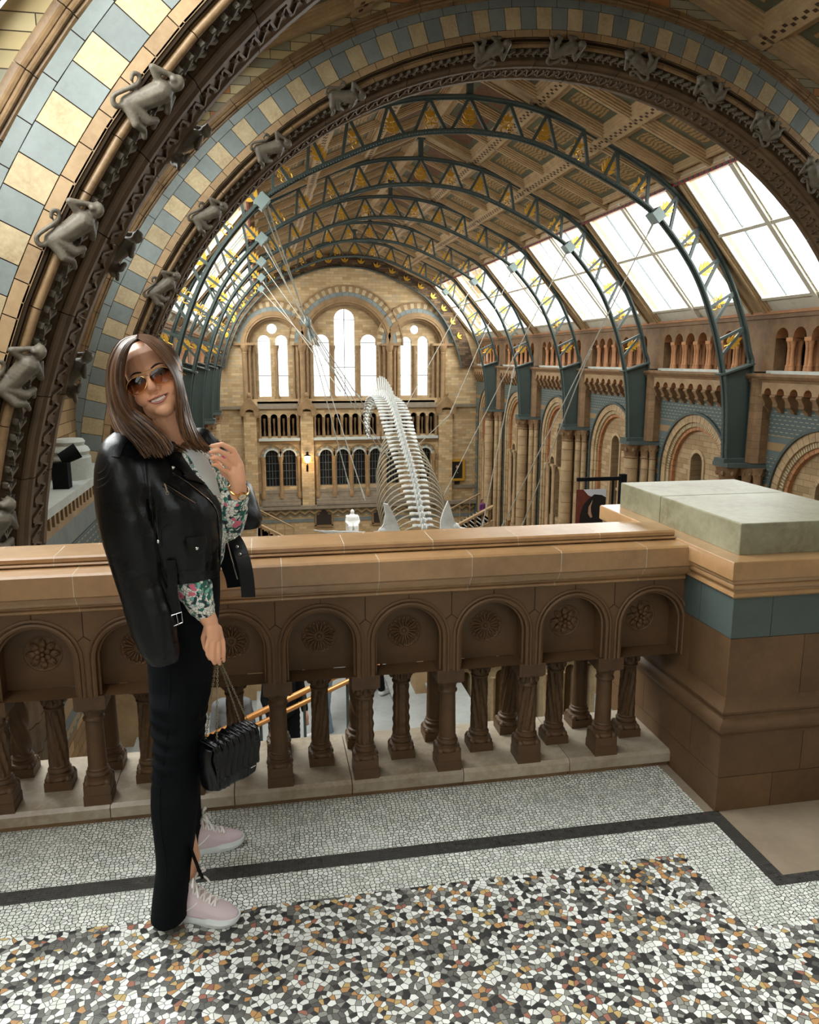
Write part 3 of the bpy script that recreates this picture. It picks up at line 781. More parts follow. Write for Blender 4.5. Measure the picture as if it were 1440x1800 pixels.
def skylight(y0,y1,side):
    """two sloping timber windows in a bay"""
    dv=Vector((side*(WTX-EAX),0,WTZ-EAZ)); L=dv.length; dv.normalize(); nn=Vector((-side*abs(dv.z),0,-abs(dv.x)))
    o0=Vector((XC+side*EAX,0,EAZ))
    def P_(u,v,h): return o0+Vector((0,u,0))+dv*v+nn*h
    def pb_(mb,u0,u1,v0,v1,h0,h1,mi=0,t=0):
        c=[P_(u,v,h) for h in (h0,h1) for u,v in ((u0,v0),(u1,v0),(u1,v1),(u0,v1))]
        mb.add(c,[(0,3,2,1),(4,5,6,7),(0,1,5,4),(1,2,6,5),(2,3,7,6),(3,0,4,7)],mi,t)
    fr=MB(); mg=.48
    for a,b in ((y0,y0+mg),(y1-mg,y1)):
        e0,e1=(a,b)
        pb_(fr,a,b,-.1,L+.1,-.35,-.02,0)
        s_=1 if a==y0 else -1; ed=b if a==y0 else a
        for q,(w_,h) in enumerate(((.10,.05),(.10,-.01),(.08,-.06))):
            x0=ed+s_*(.10*q-.16); pb_(fr,min(x0,x0+s_*w_),max(x0,x0+s_*w_),0,L,-.3,h,1)
    o=fr.build('window_frame',[M['buff'],M['woodcream']]); struct(o)
    bars=MB(); u0,u1=y0+mg+.1,y1-mg-.1; um=(u0+u1)/2
    pb_(bars,um-.1,um+.1,0,L-.1,-.16,.06); pb_(bars,u0,u1,L-.55,L-.45,-.12,.0); pb_(bars,u0,u1,-.02,.12,-.16,.0)
    for a,b in ((u0,um-.1),(um+.1,u1)):
        pb_(bars,a,b,L*.42-.05,L*.42+.06,-.12,.03)
        for q in (a,b-.05): pb_(bars,q,q+.06,0,L-.5,-.12,-.02)
        c=(a+b)/2; pb_(bars,c-.018,c+.018,0,L-.5,-.10,-.04,1)
    pb_(bars,u0,u1,L-.45,L+.05,-.14,-.10,2)
    g=MB(); g.quad(P_(u0,0,-.09),P_(u1,0,-.09),P_(u1,L-.45,-.09),P_(u0,L-.45,-.09))
    bo=bars.build('window_bars',[M['whitewood'],M['slate'],M['whitewood']]); struct(bo); go=g.build('window_pane',M['glass']); struct(go)
bays=[(T1+BAY*k,T1+BAY*(k+1)) for k in range(-1,4)]+[(T1+BAY*4,60.0)]
for y0,y1 in bays:
    y0_=max(y0,17.95)
    for s_ in (-1,1):
        roof_bay(y0_ if y0<17 else y0,y1,s_); eaves(y0_,y1,s_); skylight(y0_ if y0<17 else y0,y1,s_)
for s_ in (-1,1):
    roof_bay(9.95,16.5,s_); eaves(8.5,17.9,s_); skylight(9.95,16.5,s_)
    roof_bay(1.2,8.5,s_); roof_bay(-6,1.2,s_); eaves(-6,8.5,s_); skylight(1.2,8.5,s_); skylight(-6,1.2,s_)
for s_ in (-1,1):
    mb=MB(); mb.prism([(XC,RIZ+.34),(XC+s_*EAX+s_*.1,EAZ+.30),(XC+s_*EAX+s_*.25,EAZ+.42),(XC,RIZ+.5)],lambda u,v,d:(u,d,v),-6.2,61.4); struct(mb.build('roof_deck',M['dark']))
mb=MB(); mb.box(XC-.12,XC+.12,-6,60,RIZ-.12,RIZ+.05); struct(mb.build('trim_ridge',M['woodcream']))

# ---------------------------------------------------------------- iron trusses
LOWC=[(0,8.28),(1.4,8.17),(2.6,7.86),(4.0,7.28),(5.28,6.66),(6.3,5.96),(7.55,4.50),(8.3,3.05),(8.78,1.6),(9.06,.2),(9.2,-1.75)]
UPC=[(0,9.22),(1.7,9.06),(3.5,8.54),(5.4,7.64),(6.5,6.98),(7.55,6.06),(8.68,4.55),(9.42,3.05),(9.78,1.9),(9.92,1.35),(9.96,-1.75)]
def resample(P,n):
    P=spline(P,16); d=[0]
    for a,b in zip(P[:-1],P[1:]): d.append(d[-1]+math.hypot(b[0]-a[0],b[1]-a[1]))
    out=[];j=0
    for i in range(n+1):
        s_=d[-1]*i/n
        while j<len(d)-2 and d[j+1]<s_: j+=1
        t=(s_-d[j])/(d[j+1]-d[j]); out.append((P[j][0]+(P[j+1][0]-P[j][0])*t,P[j][1]+(P[j+1][1]-P[j][1])*t))
    return out
def upto(P,z):  # keep points above height z
    return [p for p in P if p[1]>=z]
def leaf(mb,base,ang_,L,w_,th=.02,mi=0):
    """flat pointed leaf in the x-z plane"""
    pts=[(0,0),(.3,.5),(.6,.42),(1,0),(.6,-.42),(.3,-.5)]
    ca,sa=cos(ang_),sin(ang_)
    mb.prism([(base[0]+ca*u*L-sa*v*w_,base[1]+sa*u*L+ca*v*w_) for u,v in pts],lambda u,v,d:(u,d,v),-th,th,mi)
def gilt_spray(kind):
    mb=MB()
    if kind==0:
        mb.tube([(0,0,-.28),(.02,0,0),(0,0,.12)],.02,6)
        for z,l in ((-.15,.26),(-.02,.24),(.1,.18)):
            for s_ in (-1,1): leaf(mb,(0,z),PI/2-s_*.95,l,.11)
        leaf(mb,(0,.1),PI/2,.24,.12)
    else:
        for s_ in (-1,1):
            sp=[(s_*(.02+.13*sin(t*.9)*1.0-.0*t+ (.09*(1-t/6)*cos(t*1.3))),0,-.24+.06*t+.07*(1-t/7)*sin(t*1.3)) for t in [q*.35 for q in range(16)]]
            mb.tube(sp,.018,5)
            mb.tube([(s_*.13+.06*(1-q/14)*cos(q*.7),0,-.02+.06*(1-q/14)*sin(q*.7)) for q in range(13)],.016,5)
        for a in (-.7,0,.7): leaf(mb,(0,.04),PI/2+a,.24,.10)
        mb.ball((0,0,-.1),(.05,.03,.05),8)
    return mb
gs=[gilt_spray(k).build('gilded_leaf',M['gilt'],None,SM) for k in (0,1)]
tlabels=['nearest blue grey iron roof truss with gilded leaves','second iron roof truss from the viewer','third iron roof truss, midway down the hall','fourth iron roof truss from the viewer','farthest iron roof truss before the end wall']
truss0=None
def truss(Y):
    T=thing('roof_truss','','truss',(XC,Y,0),0,'iron trusses along the hall roof')
    def ch(P,w_,d_,name,rivets=True):
        mb=MB(); pr_=[(-x,z) for x,z in reversed(P[1:])]+P
        for a,b in zip(pr_[:-1],pr_[1:]):
            mb.bar((a[0],0,a[1]),(b[0],0,b[1]),d_,.05,(0,0,1) if abs(b[0]-a[0])>abs(b[1]-a[1]) else (1,0,0))
            mb.bar((a[0],0,a[1]),(b[0],0,b[1]),.05,.16,(0,0,1) if abs(b[0]-a[0])>abs(b[1]-a[1]) else (1,0,0))
        if rivets:
            for i in range(1,len(pr_)-1):
                a,b=pr_[i],pr_[i+1]
                for f in (0,.33,.66):
                    x=a[0]+(b[0]-a[0])*f; z=a[1]+(b[1]-a[1])*f
                    for yy in (-1,1): mb.ball((x,yy*d_*.38,z-.03 if abs(x)<7 else z),(.028,.028,.028),5)
        o=mb.build(name,M['steel'],T); return o
    lo=resample(LOWC,60); up=resample(UPC,60)
    ch(lo,.15,.34,'lower_chord'); ch(up,.15,.34,'upper_chord',False)
    # solid feet
    for s_ in (-1,1):
        mb=MB(); ll=[p for p in resample(LOWC,60) if p[1]<1.15]; uu=[p for p in resample(UPC,60) if p[1]<1.5]
        poly=[(9.83,1.42),(8.82,1.12)]+[p for p in ll]+[(9.95,-1.75)]
        mb.prism([(s_*x,z) for x,z in poly],lambda u,v,d:(u,d,v),-.05,.05)
        mb.bar((s_*8.75,0,1.10),(s_*9.95,0,1.46),.42,.06,(0,0,1))
        for z in [(-1.6+.17*i) for i in range(17)]:
            for yy in (-.13,.13): mb.ball((s_*(9.08-.02-(.12*max(0,z)*.9)+.06*(-z if z<0 else 0)),yy,z),.022,5)
        mb.box(min(s_*9.0,s_*10.05),max(s_*9.0,s_*10.05),-.3,.3,-1.86,-1.72)
        mb.build('foot_plate',M['steel'],T)
    # king post
    mb=MB(); mb.box(-.09,.09,-.09,.09,9.2,RIZ-.1); mb.box(-.16,.16,-.14,.14,RIZ-.2,RIZ-.08); mb.build('king_post',M['steel'],T)
    # bracing
    nseg=11
    lo=resample([p for p in LOWC if p[1]>1.0]+[(8.9,1.12)],nseg*2); up=resample([p for p in UPC if p[1]>1.5]+[(9.86,1.45)],nseg*2)
    for s_ in (-1,1):
        for i in range(nseg):
            u=up[2*i]; l0=lo[2*i] if i else None; l1=lo[2*i+1]; u2=up[2*i+2]; l2=lo[min(2*i+2,2*nseg)]
            u=up[2*i]; 
            la=lo[max(0,2*i-1)] if i else lo[1]; lb=lo[min(2*i+1,2*nseg)]
            if i==0:
                if s_==1: 
                    for q in (-1,1): mb_=MB(); mb_.bar((0,0,up[0][1]),(q*lo[1][0],0,lo[1][1]),.09,.09); mb_.build('strut',M['steel'],T)
            else:
                f=min(1,i/4); lav=(lo[2*i-1][0]*(1-f)+lo[2*i][0]*f,lo[2*i-1][1]*(1-f)+lo[2*i][1]*f)
                for q in (lav,lb):
                    mb_=MB(); mb_.bar((s_*u[0],0,u[1]),(s_*q[0],0,q[1]),.09,.09); mb_.build('strut',M['steel'],T)
            if i==0 and s_==-1: continue
            # gilded spray in the triangle below each upper node
            cx=(u[0]*.36+lo[2*i][0]*.64); cz=(u[1]*.36+lo[2*i][1]*.64)
            if i==nseg-1: cx,cz=(u[0]+lo[2*i+1][0])/2,(u[1]+lo[2*i+1][1])/2
            g=gs[i%2].copy(); COL.objects.link(g); g.parent=T; g.location=(s_*cx,0,cz)
            g.rotation_euler=(0,s_*math.atan2(u[0]-lo[2*i][0],u[1]-lo[2*i][1]),0); g.scale=(1.15,1,1.15)
    # tie boxes where the cables start
    for s_ in (-1,1):
        mb_=MB(); x,z=6.15,6.08; mb_.box(-.19,.19,-.25,.25,-.16,.16,xf=Matrix.Translation((s_*x,0,z))@Matrix.Rotation(s_*.85,4,'Y')); mb_.build('cable_box',M['steelpale'],T)
    return T
tr=truss(T1); tr['label']=tlabels[0]
for i in range(1,5):
    c=copy_tree(tr); c.location.y=T1+BAY*i; c['label']=tlabels[i]
for g in gs: bpy.data.objects.remove(g)
# ---------------------------------------------------------------- side wall bays of the hall
FLZ=-13.0
WX=10.25          # wall face, half width from the centre line
def bayfn(sd,Yb): return lambda u,v,d: (XC+sd*(WX+d),Yb+u,v)      # u along Y, d outward from the hall
def band_mat():
    k=NT('slate_and_cream_scale_band'); c=k.coord(); sp=k.n('ShaderNodeSeparateXYZ'); k.l(c,sp.inputs[0])
    z=sp.outputs[2]
    ch=k.n('ShaderNodeTexBrick',offset=.5); ch.inputs['Scale'].default_value=1; ch.inputs['Brick Width'].default_value=.26; ch.inputs['Row Height'].default_value=.13; ch.inputs['Mortar Size'].default_value=.055
    ch.inputs['Color1'].default_value=srgb('8f8d78'); ch.inputs['Color2'].default_value=srgb('9f997e'); ch.inputs['Mortar'].default_value=srgb('4d5a58')
    cb=k.n('ShaderNodeCombineXYZ'); k.l(sp.outputs[1],cb.inputs[0]); k.l(z,cb.inputs[1]); k.l(cb.outputs[0],ch.inputs['Vector'])
    # stripes below, scales above z=-.95
    st=k.math('FRACT',k.math('MULTIPLY',z,2.1)); stm=k.ramp(st,[(0,srgb('566260')),(.45,srgb('8f7450'))],True)
    gate=k.math('GREATER_THAN',k.math('FRACT',k.math('MULTIPLY_ADD',z,.62) if False else k.math('ADD',k.math('MULTIPLY',z,.62),.12)),.45)
    k.l(k.mix(gate,stm,ch.outputs['Color']),k.b.inputs['Base Color']); k.b.inputs['Roughness'].default_value=.6; return k.m
M['band']=band_mat()
M['brick_bay']=brick('brown_block_wall_bay',['b09672','b89e78','a68b66','c0a680','ad9370'],(1,2),.55,.21,.007,'6c5840',.8,.5,.2)
M['greybuff']=stone('grey_buff_stone','8b7f6c',.15,2,.6,.15,'6f6557')
M['plaque']=plain('dark_bronze','2c221c',.5)
M['pane_dark']=plain('dark_leaded_glass','14181c',.25)
M['sill']=stone('pale_sill_stone','b9bfb8',.1,2,.5,.1,'a3a69e')
Lb=BAY
# the screen must be open between columns: rebuild as lintel with arches only above the springing
def arcade_screen(sd,b,fn,n,p0,pw):
    mb=MB(); 
    ops=[(p0+pw*(i+.5),pw*.36,2.28,2.30) for i in range(n)]
    # between arches only the spandrel remains, carried by the columns
    arched(mb,p0+pw*.14,Lb-p0-pw*.14,2.28,2.92,ops,fn,.42,0,1,10)
    arched(mb,0,p0+pw*.14,1.2,2.92,[],fn,.42,0,1); arched(mb,Lb-p0-pw*.14,Lb,1.2,2.92,[],fn,.42,0,1)
    for u in (p0+pw*.14,Lb-p0-pw*.14): mb.quad(fn(u,1.2,0),fn(u,2.3,0),fn(u,2.3,.42),fn(u,1.2,.42),0)
    return mb
def arcade2(sd):
    T=thing('gallery_arcade','','arcade',(XC+sd*WX,0,1.2)); fn=bayfn(sd,0)
    def b(mb,name,mat,smooth=None,parent=None):
        o=mb.build(name,mat,None,smooth,loc=(XC+sd*WX,0,1.2)); o.location=(0,0,0); o.parent=parent or T; return o
    n=7; p0=.62; pw=(Lb-2*p0)/n
    b(arcade_screen(sd,b,fn,n,p0,pw),'arch_screen',[M['buffdk'],M['orange']])
    mb=MB(); mb.box(*sorted((XC+sd*(WX-.12),XC+sd*(WX+.5))),0,Lb,2.92,3.12); mb.box(*sorted((XC+sd*(WX-.2),XC+sd*(WX+.5))),0,Lb,3.05,3.14,1); b(mb,'cornice',[M['buffdk'],M['orange']])
    mb=MB(); mb.box(*sorted((XC+sd*(WX-.10),XC+sd*(WX+.5))),p0-.1,Lb-p0+.1,1.14,1.24); b(mb,'sill',M['sill'])
    for i in range(1,n):
        uc=p0+pw*i; c=MB(); c.box(*sorted((XC+sd*(WX-.04),XC+sd*(WX+.44))),uc-.16,uc+.16,2.17,2.29)
        for dy in (-.085,.085):
            for dx in (0.06,.32):
                c.lathe([(.095,1.24),(.10,1.30),(.085,1.36),(.095,1.40),(.07,1.44),(.065,1.95),(.075,1.97),(.07,2.0),(.10,2.16),(.11,2.18)],(XC+sd*(WX+dx),uc+dy,0),10)
        b(c,'column_pair',M['orange'],SM)
    for uc,n_ in ((0.0,0),(Lb,0)): pass
    return T
def corbels(sd):
    T=thing('corbel_table','','corbel table',(XC+sd*WX,0,1.0)); 
    def b(mb,name,mat,smooth=None,parent=None):
        o=mb.build(name,mat,None,smooth,loc=(XC+sd*WX,0,1.0)); o.location=(0,0,0); o.parent=parent or T; return o
    mb=MB(); mb.prism([(-.52,1.06),(-.52,1.14),(.1,1.14),(.1,.86),(-.36,.86),(-.40,.94),(-.46,.97)],lambda u,v,d:(XC+sd*(WX+u),d,v),0.0,Lb)
    b(mb,'ledge',M['buffdk'])
    n=9; p0=.75; pw=(Lb-2*p0)/n
    fn=lambda u,v,d:(XC+sd*(WX-.36+d),u,v)
    mb=MB(); arched(mb,p0,Lb-p0,.48,.88,[(p0+pw*(i+.5),pw*.30,.48,.50) for i in range(n)],fn,.36,0,1,6); b(mb,'corbel_arches',[M['buff'],M['orange']])
    for i in range(n+1):
        uc=p0+pw*i; c=MB()
        c.prism([(-.38,.50),(-.38,.36),(-.28,.20),(-.26,.10),(-.14,-.02),(-.10,-.10),(.05,-.12),(.05,.50)],lambda u,v,d:(XC+sd*(WX+u),d,v),uc-.10,uc+.10)
        c.tube([(XC+sd*(WX-.36),uc-.13,.42),(XC+sd*(WX-.36),uc+.13,.42)],.06,8); c.tube([(XC+sd*(WX-.24),uc-.12,.12),(XC+sd*(WX-.24),uc+.12,.12)],.055,8)
        b(c,'corbel',M['buffdk'],SM)
    return T
def wallbay(sd,low):
    """structure: the wall below the corbels with the great round arch and what it frames"""
    fn=bayfn(sd,0); um=Lb/2; AC=-3.0; AR=2.5
    T=thing('round_arch_bay','','arch',(XC+sd*WX,0,-3))
    def b(mb,name,mat,smooth=None,parent=None):
        o=mb.build(name,mat,None,smooth,loc=(XC+sd*WX,0,-3)); o.location=(0,0,0); o.parent=parent or T; return o
    mb=MB(); arched(mb,0,Lb,FLZ,1.0,[(um,AR,FLZ,AC)],fn,.25,0,0,20)
    b(mb,'patterned_wall',M['band'])
    def ring(r0,r1,d,mi,mb,n,gap=.02,tv=.08):
        arc_sweep(mb,[(r1,d),(r1,.3),(r0,.3),(r0,d)],um,AC,PI,0,n,fn,mi,gap,tv)
        for s_ in (-1,1):
            for i in range(20):
                z=AC-i*.5; mb.box(*sorted((XC+sd*(WX+d),XC+sd*(WX+.3))),um+min(s_*r0,s_*r1),um+max(s_*r0,s_*r1),z-.48,z,mi,random.uniform(-tv,tv))
    mb=MB(); ring(AR,AR+.1,-.10,0,mb,24,0); b(mb,'hood',M['slatedk'])
    mb=MB(); ring(AR-.30,AR,-.02,0,mb,26); 
    b(mb,'voussoirs',M['shaftbuff'])
    mb=MB(); ring(AR-.48,AR-.30,.06,0,mb,60,.035,.1); b(mb,'carved_ring',M['cream'])
    mb=MB(); ring(AR-.62,AR-.48,.14,0,mb,24); b(mb,'orange_ring',M['orange'])
    fd=lambda u,v,d: fn(u,v,.3+d)
    mb=MB(); r=AR-.55
    if low=='lancet':
        arched(mb,um-r-.1,um+r+.1,FLZ,AC+r+.1,[(um+.25,.42,-6.4,-2.45),(um-1.25,.38,-6.4,-4.3)],fd,.5,0,0,10)
        rings=[(um+.25,.42,-2.45),(um-1.25,.38,-4.3)]
    else:
        arched(mb,um-r-.1,um+r+.1,FLZ,AC+r+.1,[(um-1.05,.38,-7.6,-4.6),(um+.2,.5,-7.6,-2.7),(um+1.3,.34,-7.6,-4.4)],fd,.5,0,0,10)
        rings=[(um-1.05,.38,-4.6),(um+.2,.5,-2.7),(um+1.3,.34,-4.4)]
    b(mb,'infill_wall',M['brick_bay'])
    mb=MB()
    for uc,h,vs in rings:
        arc_sweep(mb,[(h+.14,-.05),(h+.14,.05),(h,.05),(h,-.05)],uc,vs,PI,0,9,fd,0,.01,.08)
        for s_ in (-1,1): mb.box(*sorted((XC+sd*(WX+.25),XC+sd*(WX+.35))),uc+min(s_*h,s_*(h+.14)),uc+max(s_*h,s_*(h+.14)),-7.5,vs)
    b(mb,'lancet_surround',M['shaftbuff'])
    mb=MB()
    cols=[um-1.75,um-.68] if low=='lancet' else [um-1.6,um-.5,um-.38,um+.85,um+1.75]
    for uc in cols:
        for q in (-.09,.09): mb.lathe([(.13,-9.5),(.13,-9.2),(.08,-9.1),(.08,-5.0),(.10,-4.98),(.09,-4.9),(.15,-4.62),(.16,-4.6)],(XC+sd*(WX+.2),uc+q,0),8)
        mb.box(*sorted((XC+sd*(WX+.05),XC+sd*(WX+.36))),uc-.24,uc+.24,-4.6,-4.48)
    b(mb,'arch_colonnettes',M['shaftbuff'],SM)
    mb=MB(); mb.quad(fd(um-r,FLZ,.9),fd(um+r,FLZ,.9),fd(um+r,AC+r,.9),fd(um-r,AC+r,.9)); b(mb,'passage_wall',M['brick_bay'])
    return T
def pier(sd):
    """clustered shafts below a truss foot, and the block pilaster above the pad"""
    T=thing('clustered_pier','','pier',(XC+sd*10.0,0,FLZ)); 
    def b(mb,name,mat,smooth=None,parent=None):
        o=mb.build(name,mat,None,smooth,loc=(XC+sd*10.0,0,FLZ)); o.location=(0,0,0); o.parent=parent or T; return o
    def X(d): return XC+sd*d
    mb=MB()
    for p_ in ([(9.05,-.45),(9.0,-.2),(9.0,.2),(9.05,.45),(10.3,.62),(10.3,-.85)],): mb.prism(p_,lambda u,v,d:(X(u),v,d),-2.0,-1.86)
    b(mb,'pad',M['slatedk'])
    mb=MB()
    for i in range(12):
        z=-1.84+i*.25
        mb.prism([(9.96,-.78),(9.78,-.60),(9.78,-.32),(9.96,-.14),(10.35,-.14),(10.35,-.78)],lambda u,v,d:(X(u),v,d),z,z+.245,0,random.uniform(-.12,.1))
    b(mb,'pilaster',M['buffdk'])
    sh=[(9.42,0,.30),(9.85,-.42,.17),(9.85,.42,.17),(10.05,-.72,.14),(10.05,.72,.14)]
    mb=MB(); 
    for d,u,r in sh:
        nz=14
        for i in range(nz): 
            z0=-10.4+i*.565; mb.lathe([(r,z0+.008),(r,z0+.557)],(X(d),u,0),12,0,random.uniform(-.1,.1))
    b(mb,'shafts',M['shaftbuff'],SM)
    mb=MB()
    for d,u,r in sh:
        mb.lathe([(r,-2.62),(r*1.2,-2.58),(r*1.02,-2.52),(r*1.15,-2.35),(r*1.5,-2.08),(r*1.6,-2.0)],(X(d),u,0),12,rf=lambda rr,z,a:rr*(1+.06*cos(8*a)))
        for i in range(7): mb.ball((X(d)+r*1.25*cos(i*.9),u+r*1.25*sin(i*.9),-2.22),(r*.3,r*.3,r*.35),6)
    b(mb,'capitals',M['buffdk'],SM)
    mb=MB()
    for d,u,r in sh: mb.lathe([(r*1.5,-11),(r*1.5,-10.75),(r*1.25,-10.6),(r*1.35,-10.5),(r,-10.4)],(X(d),u,0),12)
    mb.box(*sorted((X(8.95),X(10.3))),-.95,.95,FLZ,-11); b(mb,'base',M['buff'])
    return T
ordn=['nearest the viewer','second from the viewer','third from the viewer','fourth from the viewer','fifth from the viewer','last before the end wall']
for sd,side in ((1,'right'),(-1,'left')):
    ar=arcade2(sd); cb=corbels(sd); wl=wallbay(sd,'lancet'); wm=wallbay(sd,'multi'); pi=pier(sd)
    first=True
    ks=list(range(-1,5))
    wlu=wmu=False
    for j,k in enumerate(ks):
        Y=T1+BAY*k
        def place(o,used,label,cat,grp,Yp=Y):
            if used: o=copy_tree(o)
            o.location.y+=0; o.location.y=Yp; o['label']=label; o['category']=cat; o['group']=grp; return o
        # a short last bay is squeezed to fit the end wall
        sc=1.0 if k<4 else (60-Y)/BAY
        lst=[(ar,f'open gallery arcade of orange column pairs, {side} wall, {ordn[j]}','gallery arcades under the skylights'),
             (cb,f'corbel table under the gallery, {side} wall, {ordn[j]}','corbel tables'),
             ((wl if k<2 else wm),f'round arched wall bay with slate pattern, {side} side, {ordn[j]}','arched wall bays')]
        for src,lab,grp in lst:
            key='used'
            o=copy_tree(src) if src.get(key) else src
            src[key]=1
            o.location.y=Y; o.scale.y=sc; o['label']=lab; o['group']=grp+' on the '+side
        if k>=0:
            o=copy_tree(pi) if pi.get('used') else pi
            pi['used']=1; o.location.y=Y; o['label']=f'clustered stone pier under a truss foot, {side} wall, {ordn[j-1]}'; o['group']='clustered piers on the '+side
for o in bpy.data.objects:
    if 'used' in o: del o['used']
# wall backs, gallery passage floors and the bays between the two great arches
for sd,nm in ((1,'right'),(-1,'left')):
    f=lambda d:XC+sd*d
    mb=MB(); mb.box(*sorted((f(11.4),f(11.7))),-6,60.5,FLZ,3.6); struct(mb.build('wall_'+nm+'_back',M['dark']))  # near-black colour stands in for the shade behind the gallery openings
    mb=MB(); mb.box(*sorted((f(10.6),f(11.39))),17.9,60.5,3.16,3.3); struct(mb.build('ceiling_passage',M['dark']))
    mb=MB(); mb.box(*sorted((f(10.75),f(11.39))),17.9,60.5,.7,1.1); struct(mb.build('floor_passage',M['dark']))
    mb=MB()
    if sd==-1:
        mb.box(*sorted((f(10.0),f(10.6))),9.9,16.6,FLZ,3.2)
    else:
        mb.box(*sorted((f(10.0),f(10.6))),9.9,16.6,FLZ,3.2)
    mb.box(*sorted((f(9.8),f(10.6))),-6,8.6,FLZ,3.4)
    struct(mb.build('wall_'+nm,M['brick_side']))
# balcony ledge in the left bay between the arches
bl_=thing('gallery_balcony','small stone balcony with pale ledge and slate scale pattern seen between the two great arches','balcony',(-3.3,13.5,-1))
def bb(mb,name,mat,sm=None):
    o=mb.build(name,mat,None,sm,loc=(-3.3,13.5,-1)); o.location=(0,0,0); o.parent=bl_
mb=MB(); mb.box(-3.645,-2.95,10.2,16.4,-.55,-.42); bb(mb,'ledge',M['sill'])
mb=MB()
for i in range(24): mb.box(-3.62,-3.02,10.3+i*.255,10.4+i*.255,-.78,-.55)
mb.box(-3.645,-3.12,10.2,16.4,-.95,-.75); bb(mb,'brackets',M['buff'])
mb=MB(); mb.box(-3.645,-3.32,10.2,16.4,-1.5,-.95)
bb(mb,'band',M['slate']); mb=MB(); mb.box(-3.645,-3.3,10.2,16.4,-4.5,-1.5); bb(mb,'scale_panel',M['band'])
mb=MB(); mb.lathe([(.34,-.42),(.34,-.05),(.30,.0),(.33,.06),(.30,.12),(.24,.16),(.26,.22),(.22,.27),(.0,.28)],(-3.3,14.3,0),16); bb(mb,'column_base',M['sill'],SM)
lamp=thing('spotlight','black spotlight standing on the pale balcony ledge','spotlight',(-3.2,13.2,-.42))
mb=MB(); mb.box(-.12,.12,-.12,.12,0,.42); mb.build('body',M['dark'],lamp); mb=MB(); mb.lathe([(.10,0),(.13,.3),(.12,.3),(.0,.28)],n=12); o=mb.build('lamp_head',M['dark'],lamp,SM); o.location=(.0,.0,.46); o.rotation_euler=(0,1.1,0.3)

# ---------------------------------------------------------------- end wall
YE=60.0
S=60/58.
def fe(u,v,d): return (u,YE+d,v)
def zz(v): return (v-CAMH)*S+CAMH
def pxx(x): return atY(x,700,YE).x
def pz(y,x=610): return atY(x,y,YE).z
zsill=pz(697); zspr=pz(607); zstr=pz(712)
# upper part with three window groups, recessed orders
M['endbuff']=stone('end_wall_dressings','8f7350',.15,1.5,.65,.2,'6f573a')
E1=MB()
grp=[(pxx(485),pxx(548)-pxx(485)), ]
cL=pxx(485); cC=pxx(610); cR=pxx(733)
rL=pxx(533)-cL; rC=pxx(682)-cC
arched(E1,-4.2,16.9,zstr,11,[(cL,rL,zsill-.15,zspr),(cC,rC,zsill-.15,zspr),(cR,rL,zsill-.15,zspr)],fe,.7,0,1,24)
struct(E1.build('wall_end_upper',[M['brick_end'],M['endbuff']]))
# tympana with lancets
def lancets(cx,r,defs,circle=None):
    f2=lambda u,v,d: fe(u,v,d+.7); mb=MB()
    top=zspr+r+.1
    zmid=max(d[3]+d[1] for d in defs)+.12
    arched(mb,cx-r,cx+r,zsill-.15,zmid,[(u,h,zsill,s_) for u,h,_,s_ in defs],f2,.35,0,1,12)
    if circle: arched(mb,cx-r,cx+r,zmid,top,[(circle[0],circle[1],'o',circle[2])],f2,.35,0,1,12)
    else: arched(mb,cx-r,cx+r,zmid,top,[],f2)
    struct(mb.build('wall_end_tympanum',[M['brick_end'],M['endbuff']]))
    for u,h,_,s_ in defs:
        g=MB(); g.quad(fe(u-h,zsill,.95),fe(u+h,zsill,.95),fe(u+h,s_+h,.95),fe(u-h,s_+h,.95))
        go=g.build('window_pane',M['glass']); struct(go)
        b=MB()
        for z in (zsill+(s_-zsill)*.38,s_): b.box(u-h,u+h,YE+.93,YE+.97,z-.025,z+.025)
        if h>.7: b.box(u-.025,u+.025,YE+.93,YE+.97,zsill,s_+h)
        struct(b.build('window_bars',M['slatedk']))
    if circle:
        g=MB(); g.quad(*[fe(circle[0]+a*circle[1],circle[2]+b_*circle[1],.95) for a,b_ in ((-1,-1),(1,-1),(1,1),(-1,1))]); struct(g.build('window_pane',M['glass']))
h1=(pxx(478)-pxx(457))/2
lancets(cL,rL,[(pxx(467.5),h1,0,pz(600)),(pxx(498),h1,0,pz(600))],(pxx(482),.36,pz(578)))
lancets(cR,rL,[(pxx(717),h1*.95,0,pz(601)),(pxx(746.5),h1*.95,0,pz(600))],(pxx(732),.33,pz(578)))
lancets(cC,rC,[(pxx(568),(pxx(582)-pxx(554))/2,0,pz(602)),(pxx(609),(pxx(627)-pxx(591))/2,0,pz(561)),(pxx(651),(pxx(665)-pxx(637))/2,0,pz(602))])
